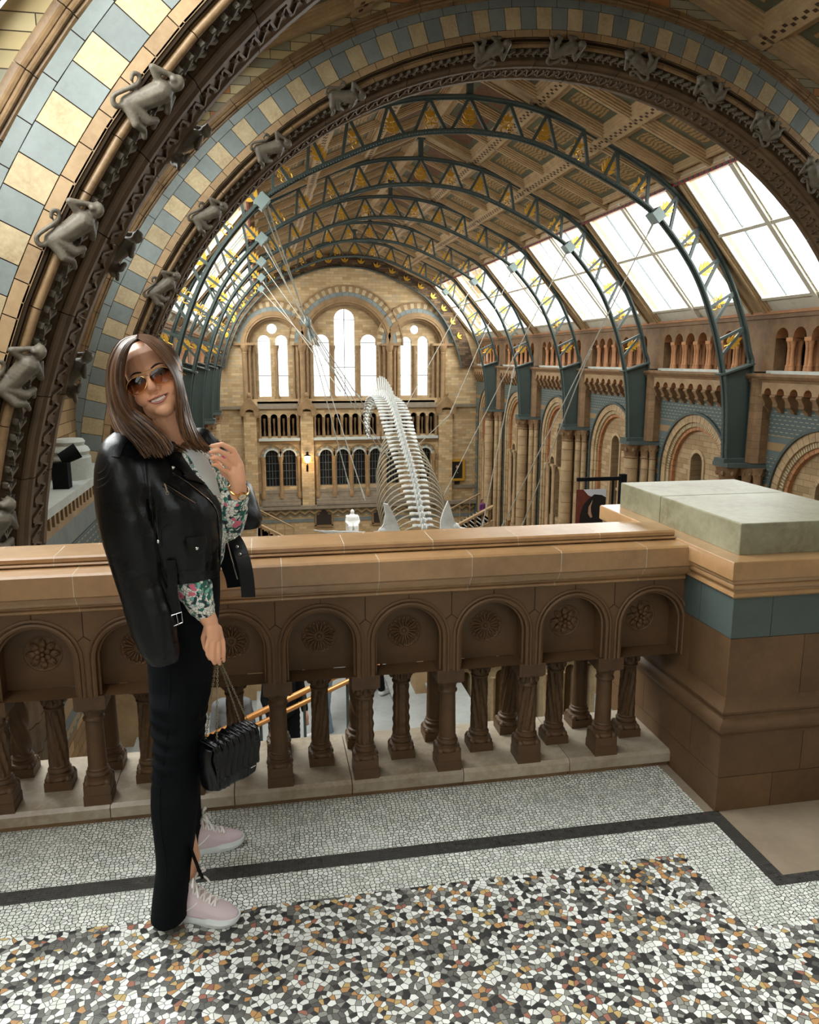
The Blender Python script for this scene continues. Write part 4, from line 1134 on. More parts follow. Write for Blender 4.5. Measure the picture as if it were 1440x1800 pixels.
# arch rings: pale striped outer, slate, mouldings
def ering(cx,r,nm,lab):
    dz=-.03 if nm=='c' else 0.0
    T=thing('window_arch',lab,'arch',(cx,YE,zspr),0,'striped arches over the end windows')
    def b(mb,name,mat,sm=None):
        o=mb.build(name,mat,None,sm,loc=(cx,YE,zspr)); o.location=(0,0,0); o.parent=T
    mb=MB(); n=int(PI*(r+.9)/.26); n+=n%2
    arc_sweep(mb,[(r+1.12,-.06+dz),(r+1.12,.02+dz),(r+.72,.02+dz),(r+.72,-.06+dz)],cx,zspr,PI,0,n,fe,0,.0,.05,[0,1]); b(mb,'striped_voussoirs',[M['cream'],M['endbuff']])
    mb=MB(); arc_sweep(mb,[(r+.72,-.04+dz),(r+.72,.02+dz),(r+.40,.02+dz),(r+.40,-.04+dz)],cx,zspr,PI,0,n//2,fe,0,.02,.06); b(mb,'slate_ring',M['slate'])
    mb=MB()
    for rr,d,w_ in ((r+1.17,-.1,.05),(r+.36,-.08,.05),(r+.22,-.04,.10),(r+.05,-.02,.08),(r-.08,.25,.10),(r-.2,.5,.10)):
        arc_sweep(mb,[(rr+w_,d-w_),(rr+w_,d+.1),(rr-w_,d+.1),(rr-w_,d-w_)],cx,zspr,PI,0,24,fe,0,.0,.05)
    b(mb,'roll_mouldings',M['endbuff'])
ering(cL,rL,'l','striped round arch over the left window pair of the end wall'); ering(cR,rL,'r','striped round arch over the right window pair of the end wall'); ering(cC,rC,'c','wide striped round arch over the three central end windows')
def shaft(x,r,z0,z1,Y,name,lab=None,parent=None,cap_=True,mat=None):
    mb=MB(); h=z1-z0
    mb.lathe([(r*1.6,z0),(r*1.6,z0+.35),(r*1.3,z0+.45),(r,z0+.55),(r,z1-.6),(r*1.15,z1-.58),(r,z1-.52),(r*1.6,z1-.15),(r*1.6,z1)],(x,Y,0),10)
    return mb
cols=thing('window_colonnettes','row of slender stone shafts between the tall end wall windows','columns',(cC,YE,zsill))
for i,(x,r,d) in enumerate([(433,.19,-.1),(441,.12,.1),(449,.11,.35),(519,.11,.35),(526,.12,.1),(533,.19,-.1),(541,.11,.1),(548,.11,.35),(670,.11,.35),(677,.12,.1),(685,.19,-.1),(694,.12,.1),(700,.10,.35),(763,.11,.35),(770,.12,.1),(778,.19,-.1),(488.5,.13,.6),(587,.15,.6),(632,.15,.6),(731,.12,.6)]):
    mb=shaft(pxx(x),r,zsill-.9 if d<.3 else zsill-.35,zspr,YE+d,'c'); o=mb.build('shaft',M['endbuff'],None,SM,loc=(cC,YE,zsill)); o.location=(0,0,0); o.parent=cols
mb=MB(); 
for a,b_ in ((415,450),(519,552),(670,704),(760,802)): mb.box(pxx(a),pxx(b_),YE-.25,YE+.6,zspr-.02,zspr+.16)
o=mb.build('trim_impost',M['endbuff']); struct(o)
mb=MB()
mb.box(-4.2,16.9,YE-.22,YE+.1,zstr-.22,zstr); 
for a,b_ in ((452,524),(548,670),(704,764)):
    for q in range(3): mb.box(pxx(a),pxx(b_),YE-.15+.15*q,YE+.8,zstr+.0+.16*q,zstr+.16*(q+1))
struct(mb.build('trim_sill_course',M['greybuff']))
# middle storey: balustrade galleries between buttresses
zb1=pz(722); zb0=pz(765); z3=pz(782); zw0=pz(852); zw1=pz(792)
arcs=[(pxx(455),pxx(523),4),(pxx(552),pxx(664),7),(pxx(672),pxx(767),6)]
mb=MB(); xs=[-4.2]
def strip(z0,z1,ops,d,mb,mi=0,dep=.5,x0=-4.2,x1=16.9): arched(mb,x0,x1,z0,z1,ops,lambda u,v,dd:fe(u,v,d+dd),dep,mi,1,8)
ops=[]
for a,b_,n in arcs:
    p=(b_-a)/n
    ops+=[(a+p*(i+.5),p*.36,zb0,zb1-.45) for i in range(n)]
strip(zb0-.15,zstr-.2,ops,0,mb)
wops=[]
for a,b_ in ((463,487),(493.5,517),(560,582),(590,612),(620,641),(649,671),(679,701),(738,758)):
    wops.append((pxx((a+b_)/2),(pxx(b_)-pxx(a))/2,zw0,zw1-.35))
strip(zw0-.05,zb0-.15,wops,0,mb,0,.6)
struct(mb.build('wall_end_middle',[M['brick_end'],M['endbuff']]))
for j,(a,b_,n) in enumerate(arcs):
    T=thing('end_gallery_balustrade',['left small columned gallery under the end windows','central columned gallery under the end windows','right columned gallery under the end windows'][j],'balustrade',((a+b_)/2,YE,zb0),0,'galleries under the end windows')
    def b(mb,name,mat,sm=None):
        o=mb.build(name,mat,None,sm,loc=((a+b_)/2,YE,zb0)); o.location=(0,0,0); o.parent=T
    mb=MB(); mb.box(a-.1,b_+.1,YE-.35,YE+.4,zb0-.32,zb0-.12); mb.box(a-.1,b_+.1,YE-.2,YE+.1,zb0-.5,zb0-.3,1); b(mb,'ledge',[M['sill'],M['endbuff']])
    p=(b_-a)/n
    for i in range(2*n+1):
        x=a+p*i/2; m_=shaft(x,.075 if i%2==0 else .06,zb0-.12,zb1-.45 if i%2==0 else zb1-.55,YE-.08 if i%2==0 else YE+.3,'s'); b(m_,'column',M['endbuff'],SM)
# dark windows below
for i,(u,h,z0,zs) in enumerate(wops):
    T=thing('gallery_window','','window',(u,YE+.4,z0),0,'dark leaded windows of the end wall')
    T['label']=['dark round headed window, far left of the end wall row','dark round headed window beside the bracket lamp, on its left','dark window just right of the bracket lamp','second dark window right of the bracket lamp','third dark window right of the bracket lamp','dark window left of the ribcage','dark window behind the skeleton','dark window at the right of the skeleton'][i]
    g=MB(); g.prism([(u-h,z0)]+[(u-h*cos(PI*q/10),zs+h*sin(PI*q/10)) for q in range(11)]+[(u+h,z0)],lambda a,b_,d:fe(a,b_,d),.40,.43)
    o=g.build('dark_pane',M['pane_dark'],None,loc=(u,YE+.4,z0)); o.location=(0,0,0); o.parent=T
    g=MB()
    for q in (-.45,0,.45): g.box(u+h*q-.012,u+h*q+.012,YE+.37,YE+.40,z0,zs+h*sqrt(1-q*q))
    for q in range(5): g.box(u-h,u+h,YE+.37,YE+.40,z0+(zs-z0)*q/4-.012,z0+(zs-z0)*q/4+.012)
    o=g.build('leading',M['slate'],None,loc=(u,YE+.4,z0)); o.location=(0,0,0); o.parent=T
    g=MB(); arc_sweep(g,[(h+.30,-.06),(h+.30,.02),(h+.12,.02),(h+.12,-.06)],u,zs,PI,0,10,fe,0,.01,.1,[0,1]); arc_sweep(g,[(h+.12,-.10),(h+.12,.02),(h,.02),(h,-.10)],u,zs,PI,0,10,fe,2,0,0)
    arc_sweep(g,[(h+.38,-.12),(h+.38,.02),(h+.30,.02),(h+.30,-.12)],u,zs,PI,0,10,fe,3,0,0)
    o=g.build('arch_ring',[M['slate'],M['cream'],M['sill'],M['endbuff']],None,loc=(u,YE+.4,z0)); o.location=(0,0,0); o.parent=T
cw=thing('window_columns','stone columns standing between the dark windows of the end wall','columns',(cC,YE,zw0))
for x in (457.5,490,522,555,586,616,645,675,706,733,763):
    m_=shaft(pxx(x),.13,zw0-.9,zw1-.35,YE-.1,'s'); o=m_.build('column',M['endbuff'],None,SM,loc=(cC,YE,zw0)); o.location=(0,0,0); o.parent=cw
mb=MB()
zq=pz(886)
for a,b_ in ((455,524),(552,780)):
    for q in range(5): mb.box(pxx(a)-.0,pxx(b_),YE-.5+.13*q,YE+.6,zw0-1.25+.24*q-.24,zw0-1.25+.24*q)
mb.box(-4.2,16.9,YE-.5,YE+.2,zw0-1.75,zw0-1.45); mb.box(-4.2,16.9,YE-.12,YE+.1,pz(860)-.15,pz(860)+.1)
struct(mb.build('trim_sill_steps',M['greybuff']))
# buttresses with gabled heads
for i,(x0,x1) in enumerate(((424,452),(524,552),(768,797))):
    lab=['gabled stone buttress at the left end of the end wall galleries','gabled stone buttress carrying the bracket lamp','gabled stone buttress right of the skeleton tail'][i]
    a,b_=pxx(x0),pxx(x1); c_=(a+b_)/2
    T=thing('gabled_buttress',lab,'buttress',(c_,YE,zw0),0,'gabled buttresses of the end wall')
    def b(mb,name,mat,sm=None):
        o=mb.build(name,mat,None,sm,loc=(c_,YE,zw0)); o.location=(0,0,0); o.parent=T
    mb=MB(); mb.box(a+.12,b_-.12,YE-.35,YE+.1,pz(890),pz(722)); b(mb,'shaft',M['brick_end'])
    zt=pz(696); ze=pz(716)
    mb=MB(); mb.prism([(a-.1,ze),(c_,zt),(b_+.1,ze),(b_+.1,ze-.5),(b_-.2,ze-.6),(b_-.32,ze-.12),(c_,zt-.9),(a+.32,ze-.12),(a+.2,ze-.6),(a-.1,ze-.5)],lambda u,v,d:fe(u,v,d),-.6,.0); b(mb,'gable',M['endbuff'])
    mb=MB(); mb.ball((c_,YE-.5,zt+.12),(.16,.12,.22),8); b(mb,'finial',M['endbuff'],SM)
# lower wall with chevron frieze and plaques
def chev():
    k=NT('chevron_frieze'); c=k.coord(); sp=k.n('ShaderNodeSeparateXYZ'); k.l(c,sp.inputs[0])
    x=k.math('MULTIPLY',sp.outputs[0],1.35); z=k.math('MULTIPLY',sp.outputs[2],1.35)
    tri=k.math('ABSOLUTE',k.math('SUBTRACT',k.math('FRACT',x),.5)); v=k.math('FRACT',k.math('ADD',k.math('MULTIPLY',z,1.6),tri))
    k.l(k.ramp(v,[(0,srgb('6f5a3c')),(.33,srgb('c0a982')),(.66,srgb('7f7d68'))],True),k.b.inputs['Base Color']); return k.m
mb=MB(); mb.box(-4.2,16.9,YE,YE+.4,FLZ,zw0-.05); 
o=struct(mb.build('wall_end',M['brick_end']))
mb=MB(); mb.box(-4.2,16.9,YE-.06,YE,pz(906),pz(893)); mb.box(-4.2,16.9,YE-.05,YE,pz(915),pz(909),1); struct(mb.build('trim_chevron',[chev(),M['slate']]))
for x,lab in ((565,'dark round topped memorial plaque on the end wall, left of the white statue'),(668,'dark memorial plaque on the end wall hidden by the ribcage')):
    u=pxx(x); z0=pz(920); zs=pz(905)
    T=thing('memorial_plaque',lab,'plaque',(u,YE-.1,z0),0)
    def b(mb,name,mat,sm=None):
        o=mb.build(name,mat,None,sm,loc=(u,YE-.1,z0)); o.location=(0,0,0); o.parent=T
    hw=.58
    mb=MB(); mb.prism([(u-hw,z0),(u-hw,zs+.1),(u-hw*.6,zs+.1)]+[(u-hw*.6*cos(PI*q/8),zs+.1+hw*.6*sin(PI*q/8)) for q in range(1,8)]+[(u+hw*.6,zs+.1),(u+hw,zs+.1),(u+hw,z0)],lambda a,b_,d:fe(a,b_,d),-.16,-.05); b(mb,'plate',M['plaque'])
    mb=MB(); 
    for aa in ((u-hw-.12,z0-.1,u-hw,zs+.2),(u+hw,z0-.1,u+hw+.12,zs+.2),(u-hw-.12,z0-.2,u+hw+.12,z0)): mb.box(aa[0],aa[2],YE-.14,YE,aa[1],aa[3])
    b(mb,'frame',M['endbuff'])
# end-wall arch rib with gilded leaves
T=thing('painted_end_arch','dark painted arch band with gilded leaves against the end wall','arch',(XC,59.7,0))
mb=MB(); lo=resample(LOWC,40); up=resample(UPC,40)
for s_ in (-1,1):
    for i in range(40):
        if lo[i][1]<1.2: break
        mb.add([(s_*lo[i][0],0,lo[i][1]),(s_*lo[i+1][0],0,lo[i+1][1]),(s_*up[i+1][0],0,up[i+1][1]),(s_*up[i][0],0,up[i][1]),(s_*lo[i][0],.15,lo[i][1]),(s_*lo[i+1][0],.15,lo[i+1][1]),(s_*up[i+1][0],.15,up[i+1][1]),(s_*up[i][0],.15,up[i][1])],[(0,1,2,3),(4,5,6,7),(0,1,5,4),(2,3,7,6)])
        mb.bar((s_*lo[i][0],-.1,lo[i][1]),(s_*lo[i+1][0],-.1,lo[i+1][1]),.25,.08,(0,0,1) if i<25 else (1,0,0),1)
mb.build('band',[M['brick_top'],M['steel']],T)
for s_ in (-1,1):
    for i in range(0,28,3):
        if s_<0 and i==0: continue
        g=MB(); cx=s_*(lo[i][0]+up[i][0])/2; cz=(lo[i][1]+up[i][1])/2; an=math.atan2(up[i][0]-lo[i][0],up[i][1]-lo[i][1])
        for a in (-.8,0,.8): leaf(g,(0,-.15),PI/2+a,.4,.14)
        o=g.build('gilded_leaf',M['gilt'],T); o.location=(cx,-.05,cz); o.rotation_euler=(0,s_*an,0)
# hall floor, back wall
mb=MB(); mb.box(-6,18.5,-6,62,FLZ-.3,FLZ); struct(mb.build('floor_hall',M['slab']))
mb=MB(); mb.box(-4.2,16.9,YE+1.3,YE+1.5,-8,zstr+.1); struct(mb.build('wall_end_back',M['dark']))  # dark sheet behind the end gallery openings, its shade is in the colour
mb=MB(); mb.box(-4.5,17.5,-6.3,-6.0,FLZ,1.7); mb.box(-4.5,17.5,-6.3,-6.0,5.1,11); mb.box(-4.5,-1.6,-6.3,-6.0,1.7,5.1); mb.box(2.8,17.5,-6.3,-6.0,1.7,5.1); struct(mb.build('wall_back',M['brick_spandrel']))
mb=MB(); mb.quad((-1.6,-6.2,1.7),(2.8,-6.2,1.7),(2.8,-6.2,5.1),(-1.6,-6.2,5.1)); struct(mb.build('window_back_added',M['glass']))  # unseen window added so the rear fill light can enter
# ---------------------------------------------------------------- hanging whale skeleton
sp=[(748,945,28.6),(742,915,29.5),(736,885,30.4),(730,855,31.4),(722,822,32.6),(712,790,34),(704,760,35.4),(696,733,36.8),(687,710,38.2),(676,697,39.6),(663,697,41),(653,708,42.2),(647,726,43.2),(645,746,44),(648,766,44.7)]
P3=[atY(*p) for p in sp]
cur=[Vector(p) for p in spline([tuple(p) for p in P3],12)]
def along(P,n):
    d=[0]
    for a,b in zip(P[:-1],P[1:]): d.append(d[-1]+(b-a).length)
    out=[];j=0
    for i in range(n+1):
        s_=d[-1]*i/n
        while j<len(d)-2 and d[j+1]<s_: j+=1
        t=(s_-d[j])/max(1e-9,d[j+1]-d[j]); out.append((P[j].lerp(P[j+1],t),(P[j+1]-P[j]).normalized()))
    return out
NVt=50
W=thing('whale_skeleton','huge pale whale skeleton hanging on cables, diving towards the viewer','skeleton',tuple(P3[3]))
def wb(mb,name,mat=None,sm=SM):
    o=mb.build(name,mat or M['bone'],None,sm,loc=P3[3]); o.location=(0,0,0); o.parent=W; return o
SP=along(cur,NVt)
def lerp(tab,x):
    for (a,va),(b,vb) in zip(tab[:-1],tab[1:]):
        if x<=b: return va+(vb-va)*(x-a)/(b-a)
    return tab[-1][1]
pw=[(0,.40),(.1,.46),(.2,.60),(.35,.68),(.5,.78),(.6,.74),(.7,.58),(.8,.40),(.9,.22),(1,.12)]
ns=[(0,.18),(.2,.28),(.4,.42),(.55,.62),(.7,.85),(.8,.6),(.9,.3),(1,.12)]
X_=Vector((1,0,0))
for i,(p,t) in enumerate(SP):
    u=i/NVt; d=X_.cross(t).normalized(); 
    if d.z<0: d=-d
    if u>.72 and d.dot(Vector((0,-.3,1)))<0: d=-d
    R=Matrix((X_,t,d)).transposed()       # columns x,t,d
    m=MB(); r=lerp([(0,.10),(.4,.15),(.7,.15),(1,.06)],u)
    L=.105 if u<.8 else .08
    m.tube([p-t*L,p-t*L*.5,p+t*L*.5,p+t*L],[r,r*.86,r*.86,r],10)
    w_=lerp(pw,u); h=lerp(ns,u)
    # transverse processes: broad flat paddles, widening outwards
    for s_ in (-1,1):
        c=lambda a,b,e: p+X_*(s_*a)+t*b+d*e
        out=[(r*.7,-.07),(w_*.45,-.075),(w_*.8,-.125),(w_*.97,-.12),(w_,-.04),(w_*.97,.07),(w_*.75,.10),(w_*.45,.07),(r*.7,.08)]
        dr=.10 if u<.5 else .04
        vs=[c(a,b+a*.10,-a*dr+.022) for a,b in out]+[c(a,b+a*.10,-a*dr-.022) for a,b in out]
        n_=len(out); m.add(vs,[tuple(range(n_)),tuple(reversed(range(n_,2*n_)))]+[(q,(q+1)%n_,(q+1)%n_+n_,q+n_) for q in range(n_)])
        m.add([p+X_*(s_*.05)+t*a+d*b for a,b in ((-.08,r*.6),(.14,r*.6),(.16,r+.16),(-.02,r+.10))]+[p+X_*(s_*.10)+t*a+d*b for a,b in ((-.08,r*.6),(.14,r*.6),(.16,r+.16),(-.02,r+.10))],[(0,1,2,3),(7,6,5,4),(0,1,5,4),(1,2,6,5),(2,3,7,6),(3,0,4,7)])
    # neural spine, leaning tailwards
    lean=.25*h
    sp_=[(-.06,r*.6),(.07,r*.6),(.05+lean*1.0,r+h*.7),(.09+lean*1.3,r+h),(-.02+lean*1.3,r+h),(-.05+lean*.6,r+h*.6)]
    vs=[p+X_*e+t*a+d*b for e in (-.02,.02) for a,b in sp_]
    m.add(vs,[tuple(range(6)),tuple(reversed(range(6,12)))]+[(q,(q+1)%6,(q+1)%6+6,q+6) for q in range(6)])
    if u>.75: m.add([p+X_*e+t*a-d*b for e in (-.02,.02) for a,b in ((-.05,r*.6),(.05,r*.6),(.04,r+.14),(-.04,r+.14))],[(0,1,2,3),(7,6,5,4),(0,1,5,4),(1,2,6,5),(2,3,7,6),(3,0,4,7)])
    wb(m,'vertebra')
# ribs
M['bonedk']=stone('warm_bone','a89e88',.12,2,.6,.15,'857b66')
for i in range(0,22):
    p,t=SP[i]; d=X_.cross(t).normalized(); d=d if d.z>0 else -d
    k=lerp([(0,.62),(5,.95),(12,1.0),(17,.85),(21,.55)],i)
    for s_ in (-1,1):
        pts=[]
        for q in range(13):
            a=q/12*2.15
            x=.22+(1.22 if s_<0 else 1.12)*k*sin(a*.93)**.8 if q else .22
            v=1.35*k*(1-cos(a*.93))
            pts.append(p+X_*(s_*x)-d*(v-.05)-t*(.10+.35*a/2))
        m=MB(); m.tube(pts,[(.055,.036) if q<12 else (.02,.02) for q in range(13)],6); wb(m,'rib',M['bonedk'])
# shoulder blades, flippers and breast
for s_,pts,Y in ((-1,[(674,884),(682,886),(690,900),(698,918),(704,934),(700,940),(684,939),(670,936),(668,930),(674,921),(677,905)],28.8),(1,[(787,880),(791,890),(795,906),(800,920),(803,926),(795,932),(783,932),(774,931),(774,915),(779,898)],28.8)):
    c=[atY(x,y,Y) for x,y in pts]; m=MB(); n_=len(c)
    cen=sum(c,Vector())/n_
    f=[q+Vector((0,-.10,0)) for q in c]; bk=[q+Vector((0,.04,0)) for q in c]
    m.add(f+[cen+Vector((0,-.02,0))]+bk+[cen+Vector((0,.08,0))],[(q,(q+1)%n_,n_) for q in range(n_)]+[((q+1)%n_+n_+1,q+n_+1,2*n_+1) for q in range(n_)]+[(q,q+n_+1,(q+1)%n_+n_+1,(q+1)%n_) for q in range(n_)])
    wb(m,'shoulder_blade')
def bonechain(pxs,Y,rs,name):
    m=MB(); P_=[atY(x,y,Y+q*.0) for q,(x,y) in enumerate(pxs)]
    for (a,b),r in zip(zip(P_[:-1],P_[1:]),rs): m.tube([a,a.lerp(b,.15),a.lerp(b,.5),a.lerp(b,.85),b],[r,r*.8,r*.6,r*.8,r],8); m.ball(a,(r*1.1,r*1.1,r*1.1),8)
    wb(m,name)
bonechain([(672,934),(660,940)],28.8,[.16],'upper_arm_bone'); bonechain([(660,939),(640,938)],28.8,[.07],'forearm_bone'); bonechain([(660,943),(640,943)],28.8,[.07],'forearm_bone')
bonechain([(801,926),(814,933)],28.8,[.15],'upper_arm_bone'); bonechain([(814,932),(836,938)],28.8,[.07],'forearm_bone')
for k_ in range(4): bonechain([(640-2*k_,937+2*k_),(622-3*k_,935+2*k_),(604-4*k_,935+2*k_),(586-2*k_,934+2*k_),(566+4*k_,934+k_*2),(552+8*k_,932+2*k_)],28.8,[.06,.05,.045,.04,.03],'finger_bones')
for k_ in range(3): bonechain([(836+k_,938+2*k_),(854,941+2*k_),(872,942+2*k_),(888,944+2*k_)],28.8,[.06,.05,.04],'finger_bones')
# skull, mostly below the rail
m=MB(); q=atY(760,1075,25.5)
m.tube([atY(750,965,28.2),atY(752,1000,27.6),atY(756,1050,26.6),atY(762,1120,25.0)],[(.5,.35),(.9,.5),(.6,.3),(.15,.1)],14); wb(m,'skull')
for s_ in (-1,1):
    m=MB(); c0=atY(752+s_*30,985,28.0); m.tube(spline([tuple(c0),tuple(atY(755+s_*75,1040,27)),tuple(atY(758+s_*60,1110,25.6)),tuple(atY(764,1160,24.6))],6),.11,8); wb(m,'lower_jaw')

# ---------------------------------------------------------------- cables
M['cable']=stone('pale_steel_cable','a9a699',.1,8,.45,0,'8d8a7e')
BXl=[Vector((XC-6.15,T1+BAY*i,6.0)) for i in range(5)]; BXr=[Vector((XC+6.15,T1+BAY*i,6.0)) for i in range(5)]
node1=atY(541,566,31.0); node2=atY(548,590,33.0); node3=atY(556,598,36.0)
def cable(a,b,lab,r=.019,grp='suspension cables of the skeleton'):
    a=Vector(a);b=Vector(b); m=MB(); m.tube([a,b],r,6,flat=(1,0,0) if abs((b-a).normalized().x)<.9 else (0,1,0))
    e=(b-a).normalized(); m.tube([a+e*.1,a+e*.5],r*1.9,6,flat=(1,0,0)); m.tube([b-e*.5,b-e*.1],r*1.9,6,flat=(1,0,0))
    o=m.build('suspension_cable',M['cable'],None,SM,loc=a); tag(o,lab,'cable',grp); return o
def pt(x,y,Y): return atY(x,y,Y)
cable(BXl[0],node1,'long steel cable from the nearest left truss box to the cable junction')
cable(BXl[0]+Vector((.15,0,0)),node2,'second steel cable from the nearest left truss box, ending lower')
cable(BXl[1],node1+Vector((.1,0,-.2)),'steel cable from the second left truss box to the cable junction')
cable(BXl[1]+Vector((.15,0,0)),node2,'second steel cable from the second left truss box')
cable(BXl[2],node3,'steel cable from the third left truss box')
cable(BXl[3],pt(600,690,38.5),'faint steel cable from the fourth left truss box')
cable(BXl[4],pt(634,700,41),'faint steel cable from the farthest left truss box')
cable(node1,pt(655,735,37.5),'steel cable from the junction to the upper tail')
cable(node1,pt(685,808,33.5),'steel cable from the junction to the middle of the spine')
cable(node2,pt(672,800,34.5),'steel cable running down beside the spine to the first ribs')
cable(node1+Vector((0,0,-.3)),pt(616,862,30),'long steel cable running down past the central windows to the left ribs')
cable(node2,pt(642,880,30),'long steel cable beside it reaching lower to the left ribs')
cable(node3,pt(650,765,44),'thin steel cable from the far junction to the tail tip')
cable(BXr[0],pt(878,935,28.4),'thick steel cable from the nearest right truss box down to the rail')
cable(BXr[0].lerp(pt(878,935,28.4),.36),pt(914,935,28.4),'steel cable forking to the right from the nearest right cable')
cable(BXr[1],pt(780,872,31),'steel cable from the second right truss box to the right shoulder blade')
cable(pt(904,645,31),pt(846,935,29.5),'steel cable crossing the right wall beside the third pier')
cable(BXr[2],pt(790,730,35),'steel cable from the third right truss box')
cable(pt(790,730,35),pt(716,800,34),'short lower steel cable right of the spine')
cable(BXr[3],pt(708,725,37.5),'faint steel cable from the fourth right truss box to the tail')
clamp=thing('cable_junction','steel clamp joining the cables left of the central windows','clamp',tuple(node1))
m=MB(); m.ball((0,0,0),(.14,.14,.22),8); m.tube([(0,0,0),tuple(node2-node1)],.05,6); m.ball(node2-node1,(.12,.12,.18),8); m.build('clamp_body',M['steelpale'],clamp,SM)

# ---------------------------------------------------------------- things at the far end
def rb(parent,origin):
    def f(mb,name,mat,sm=None):
        o=mb.build(name,mat,None,sm,loc=origin); o.location=(0,0,0); o.parent=parent; return o
    return f
# white statue
c=atY(620,938,52); st=thing('marble_statue','white seated marble statue before the end wall, left of the ribcage','statue',tuple(c))
M['marble']=plain('white_marble','f4f4f0',.5)
m=MB()
m.ball((0,0,1.52),(.14,.15,.19),12); m.ball((0,0,1.05),(.36,.26,.36),12); m.ball((0,0,.75),(.34,.28,.4),12)
for s_ in (-1,1):
    m.tube([(s_*.32,0,1.22),(s_*.42,-.1,.85),(s_*.30,-.45,.72)],[.13,.11,.08],10); m.tube([(s_*.18,0,.6),(s_*.22,-.55,.6),(s_*.22,-.6,0)],[.17,.16,.11],10); m.ball((s_*.22,-.68,.03),(.1,.18,.07),8)
m.box(-.42,.42,-.05,.4,-.1,1.25)
o=remesh(m,'statue_body',M['marble'],.03,2); o.parent=st
m=MB(); m.box(-.6,.6,-.8,.6,-.35,-.02); m.box(-.75,.75,-.95,.75,-.9,-.35); m.build('pedestal',M['sill'],st)
# bracket lamp
c=atY(540,806,YE-.35); lp=thing('bracket_lamp','lit wall lantern with warm globe on the left buttress','lamp',tuple(c))
k=NT('warm_lamp_glass'); k.b.inputs['Emission Color'].default_value=srgb('ffd9a0'); k.b.inputs['Emission Strength'].default_value=9; k.b.inputs['Base Color'].default_value=srgb('ffe0b0')
m=MB(); m.lathe([(.10,-.28),(.22,-.05),(.24,.12),(.16,.26),(.05,.30)],(0,-.4,0),12); m.build('glass_globe',k.m,lp,SM)
m=MB(); m.lathe([(.28,.27),(.10,.36),(.08,.44),(.14,.46),(.0,.6)],(0,-.4,0),12); m.build('cap',M['dark'],lp)
m=MB(); m.tube([(0,.0,-.75),(0,-.2,-.7),(0,-.4,-.5),(0,-.4,-.28)],.035,6); m.box(-.08,.08,-.02,.05,-1.0,-.5); m.build('bracket',M['dark'],lp)
for s_ in (-1,1):
    m=MB(); m.ball((s_*.3,-.35,-.05),(.08,.08,.12),8); m.tube([(0,-.3,-.3),(s_*.3,-.35,-.2)],.02,6); m.build('side_arm',M['gilt'],lp,SM)
ll=bpy.data.lights.new('lamp_glow','POINT'); ll.energy=160; ll.color=(1,.72,.42); ll.shadow_soft_size=.3; lo_=bpy.data.objects.new('lamp_glow',ll); COL.objects.link(lo_); lo_.location=c+Vector((0,-.75,0))
# portrait painting
c=atY(803.5,826,YE-.1); pp=thing('framed_portrait','gold framed dark portrait hanging at the right of the end wall','painting',tuple(c))
m=MB(); 
for a in ((-.62,-.86,.62,-.68),(-.62,.68,.62,.86),(-.62,-.7,-.44,.7),(.44,-.7,.62,.7)): m.box(a[0],a[2],-.08,.08,a[1],a[3])
m.build('frame',M['gilt'],pp); 
m=MB(); m.box(-.45,.45,.0,.05,-.7,.7); m.build('canvas',plain('dark_canvas','1d1510',.5),pp)
m=MB(); m.prism([(-.28,-.66),(-.2,-.1),(-.1,.1),(.08,.1),(.2,-.1),(.26,-.66)],lambda u,v,d:(u,d,v),-.012,0); m.build('painted_coat',plain('black_coat','0b0a0c',.6),pp)
m=MB(); m.prism([(.0+.09*cos(2*PI*q/12),.24+.13*sin(2*PI*q/12)) for q in range(12)],lambda u,v,d:(u,d,v),-.014,0); m.prism([(.05+.04*cos(q),-.22+.05*sin(q)) for q in range(6)],lambda u,v,d:(u,d,v),-.014,0); m.build('painted_face',plain('painted_face','b98e6c',.6),pp)
m=MB(); m.box(-.2,.2,-.1,.0,-1.1,-.92); m.build('label_plate',M['dark'],pp)
# banner with the bison photograph
Yb=30.0; a=atY(1014,861,Yb); b_=atY(1063,918,Yb); bnX=(a.x+b_.x)/2
bn=thing('hanging_banner','hanging photo banner of a dark bison with a pale horn on a reddish ground','banner',(bnX,Yb,a.z))
hw=(b_.x-a.x)/2; hh=a.z-b_.z+.35
m=MB(); m.box(-hw,hw,0,.03,-hh,0); m.build('red_brown_ground',stone('red_brown_print','6b3326',.3,3,.6,0,'4a231c'),bn)
m=MB(); m.prism([(-hw*.55,0),(hw,0),(hw,-hh*.32),(hw*.2,-hh*.2),(-hw*.2,-hh*.14)],lambda u,v,d:(u,d,v),-.010,0); m.build('pale_sky',plain('banner_sky','c9cbd2',.6),bn)
m=MB(); m.prism([(-hw*.15,-hh*.22),(hw*.2,-hh*.12),(hw*.7,-hh*.14),(hw,-hh*.2),(hw,-hh),(-hw*.75,-hh),(-hw*.7,-hh*.6),(-hw*.5,-hh*.36)],lambda u,v,d:(u,d,v),-.020,0); m.build('bison_head',plain('banner_dark_fur','0d090a',.7),bn)
m=MB(); m.prism([(hw*.10,-hh*.25),(-hw*.16,-hh*.42),(-hw*.18,-hh*.58),(.0,-hh*.68),(hw*.12,-hh*.66),(hw*.02,-hh*.55),(-hw*.02,-hh*.42)],lambda u,v,d:(u,d,v),-.030,0); m.build('bison_horn',plain('banner_horn','b98d72',.6),bn)
m=MB(); m.box(-hw*1.0,hw*2.1,-.06,.06,.35,.5); m.box(hw*1.9,hw*2.3,-.12,.12,-3.2,.6); m.box(hw*1.4,hw*1.5,-.03,.03,-3.2,.35); m.build('gantry',M['dark'],bn)
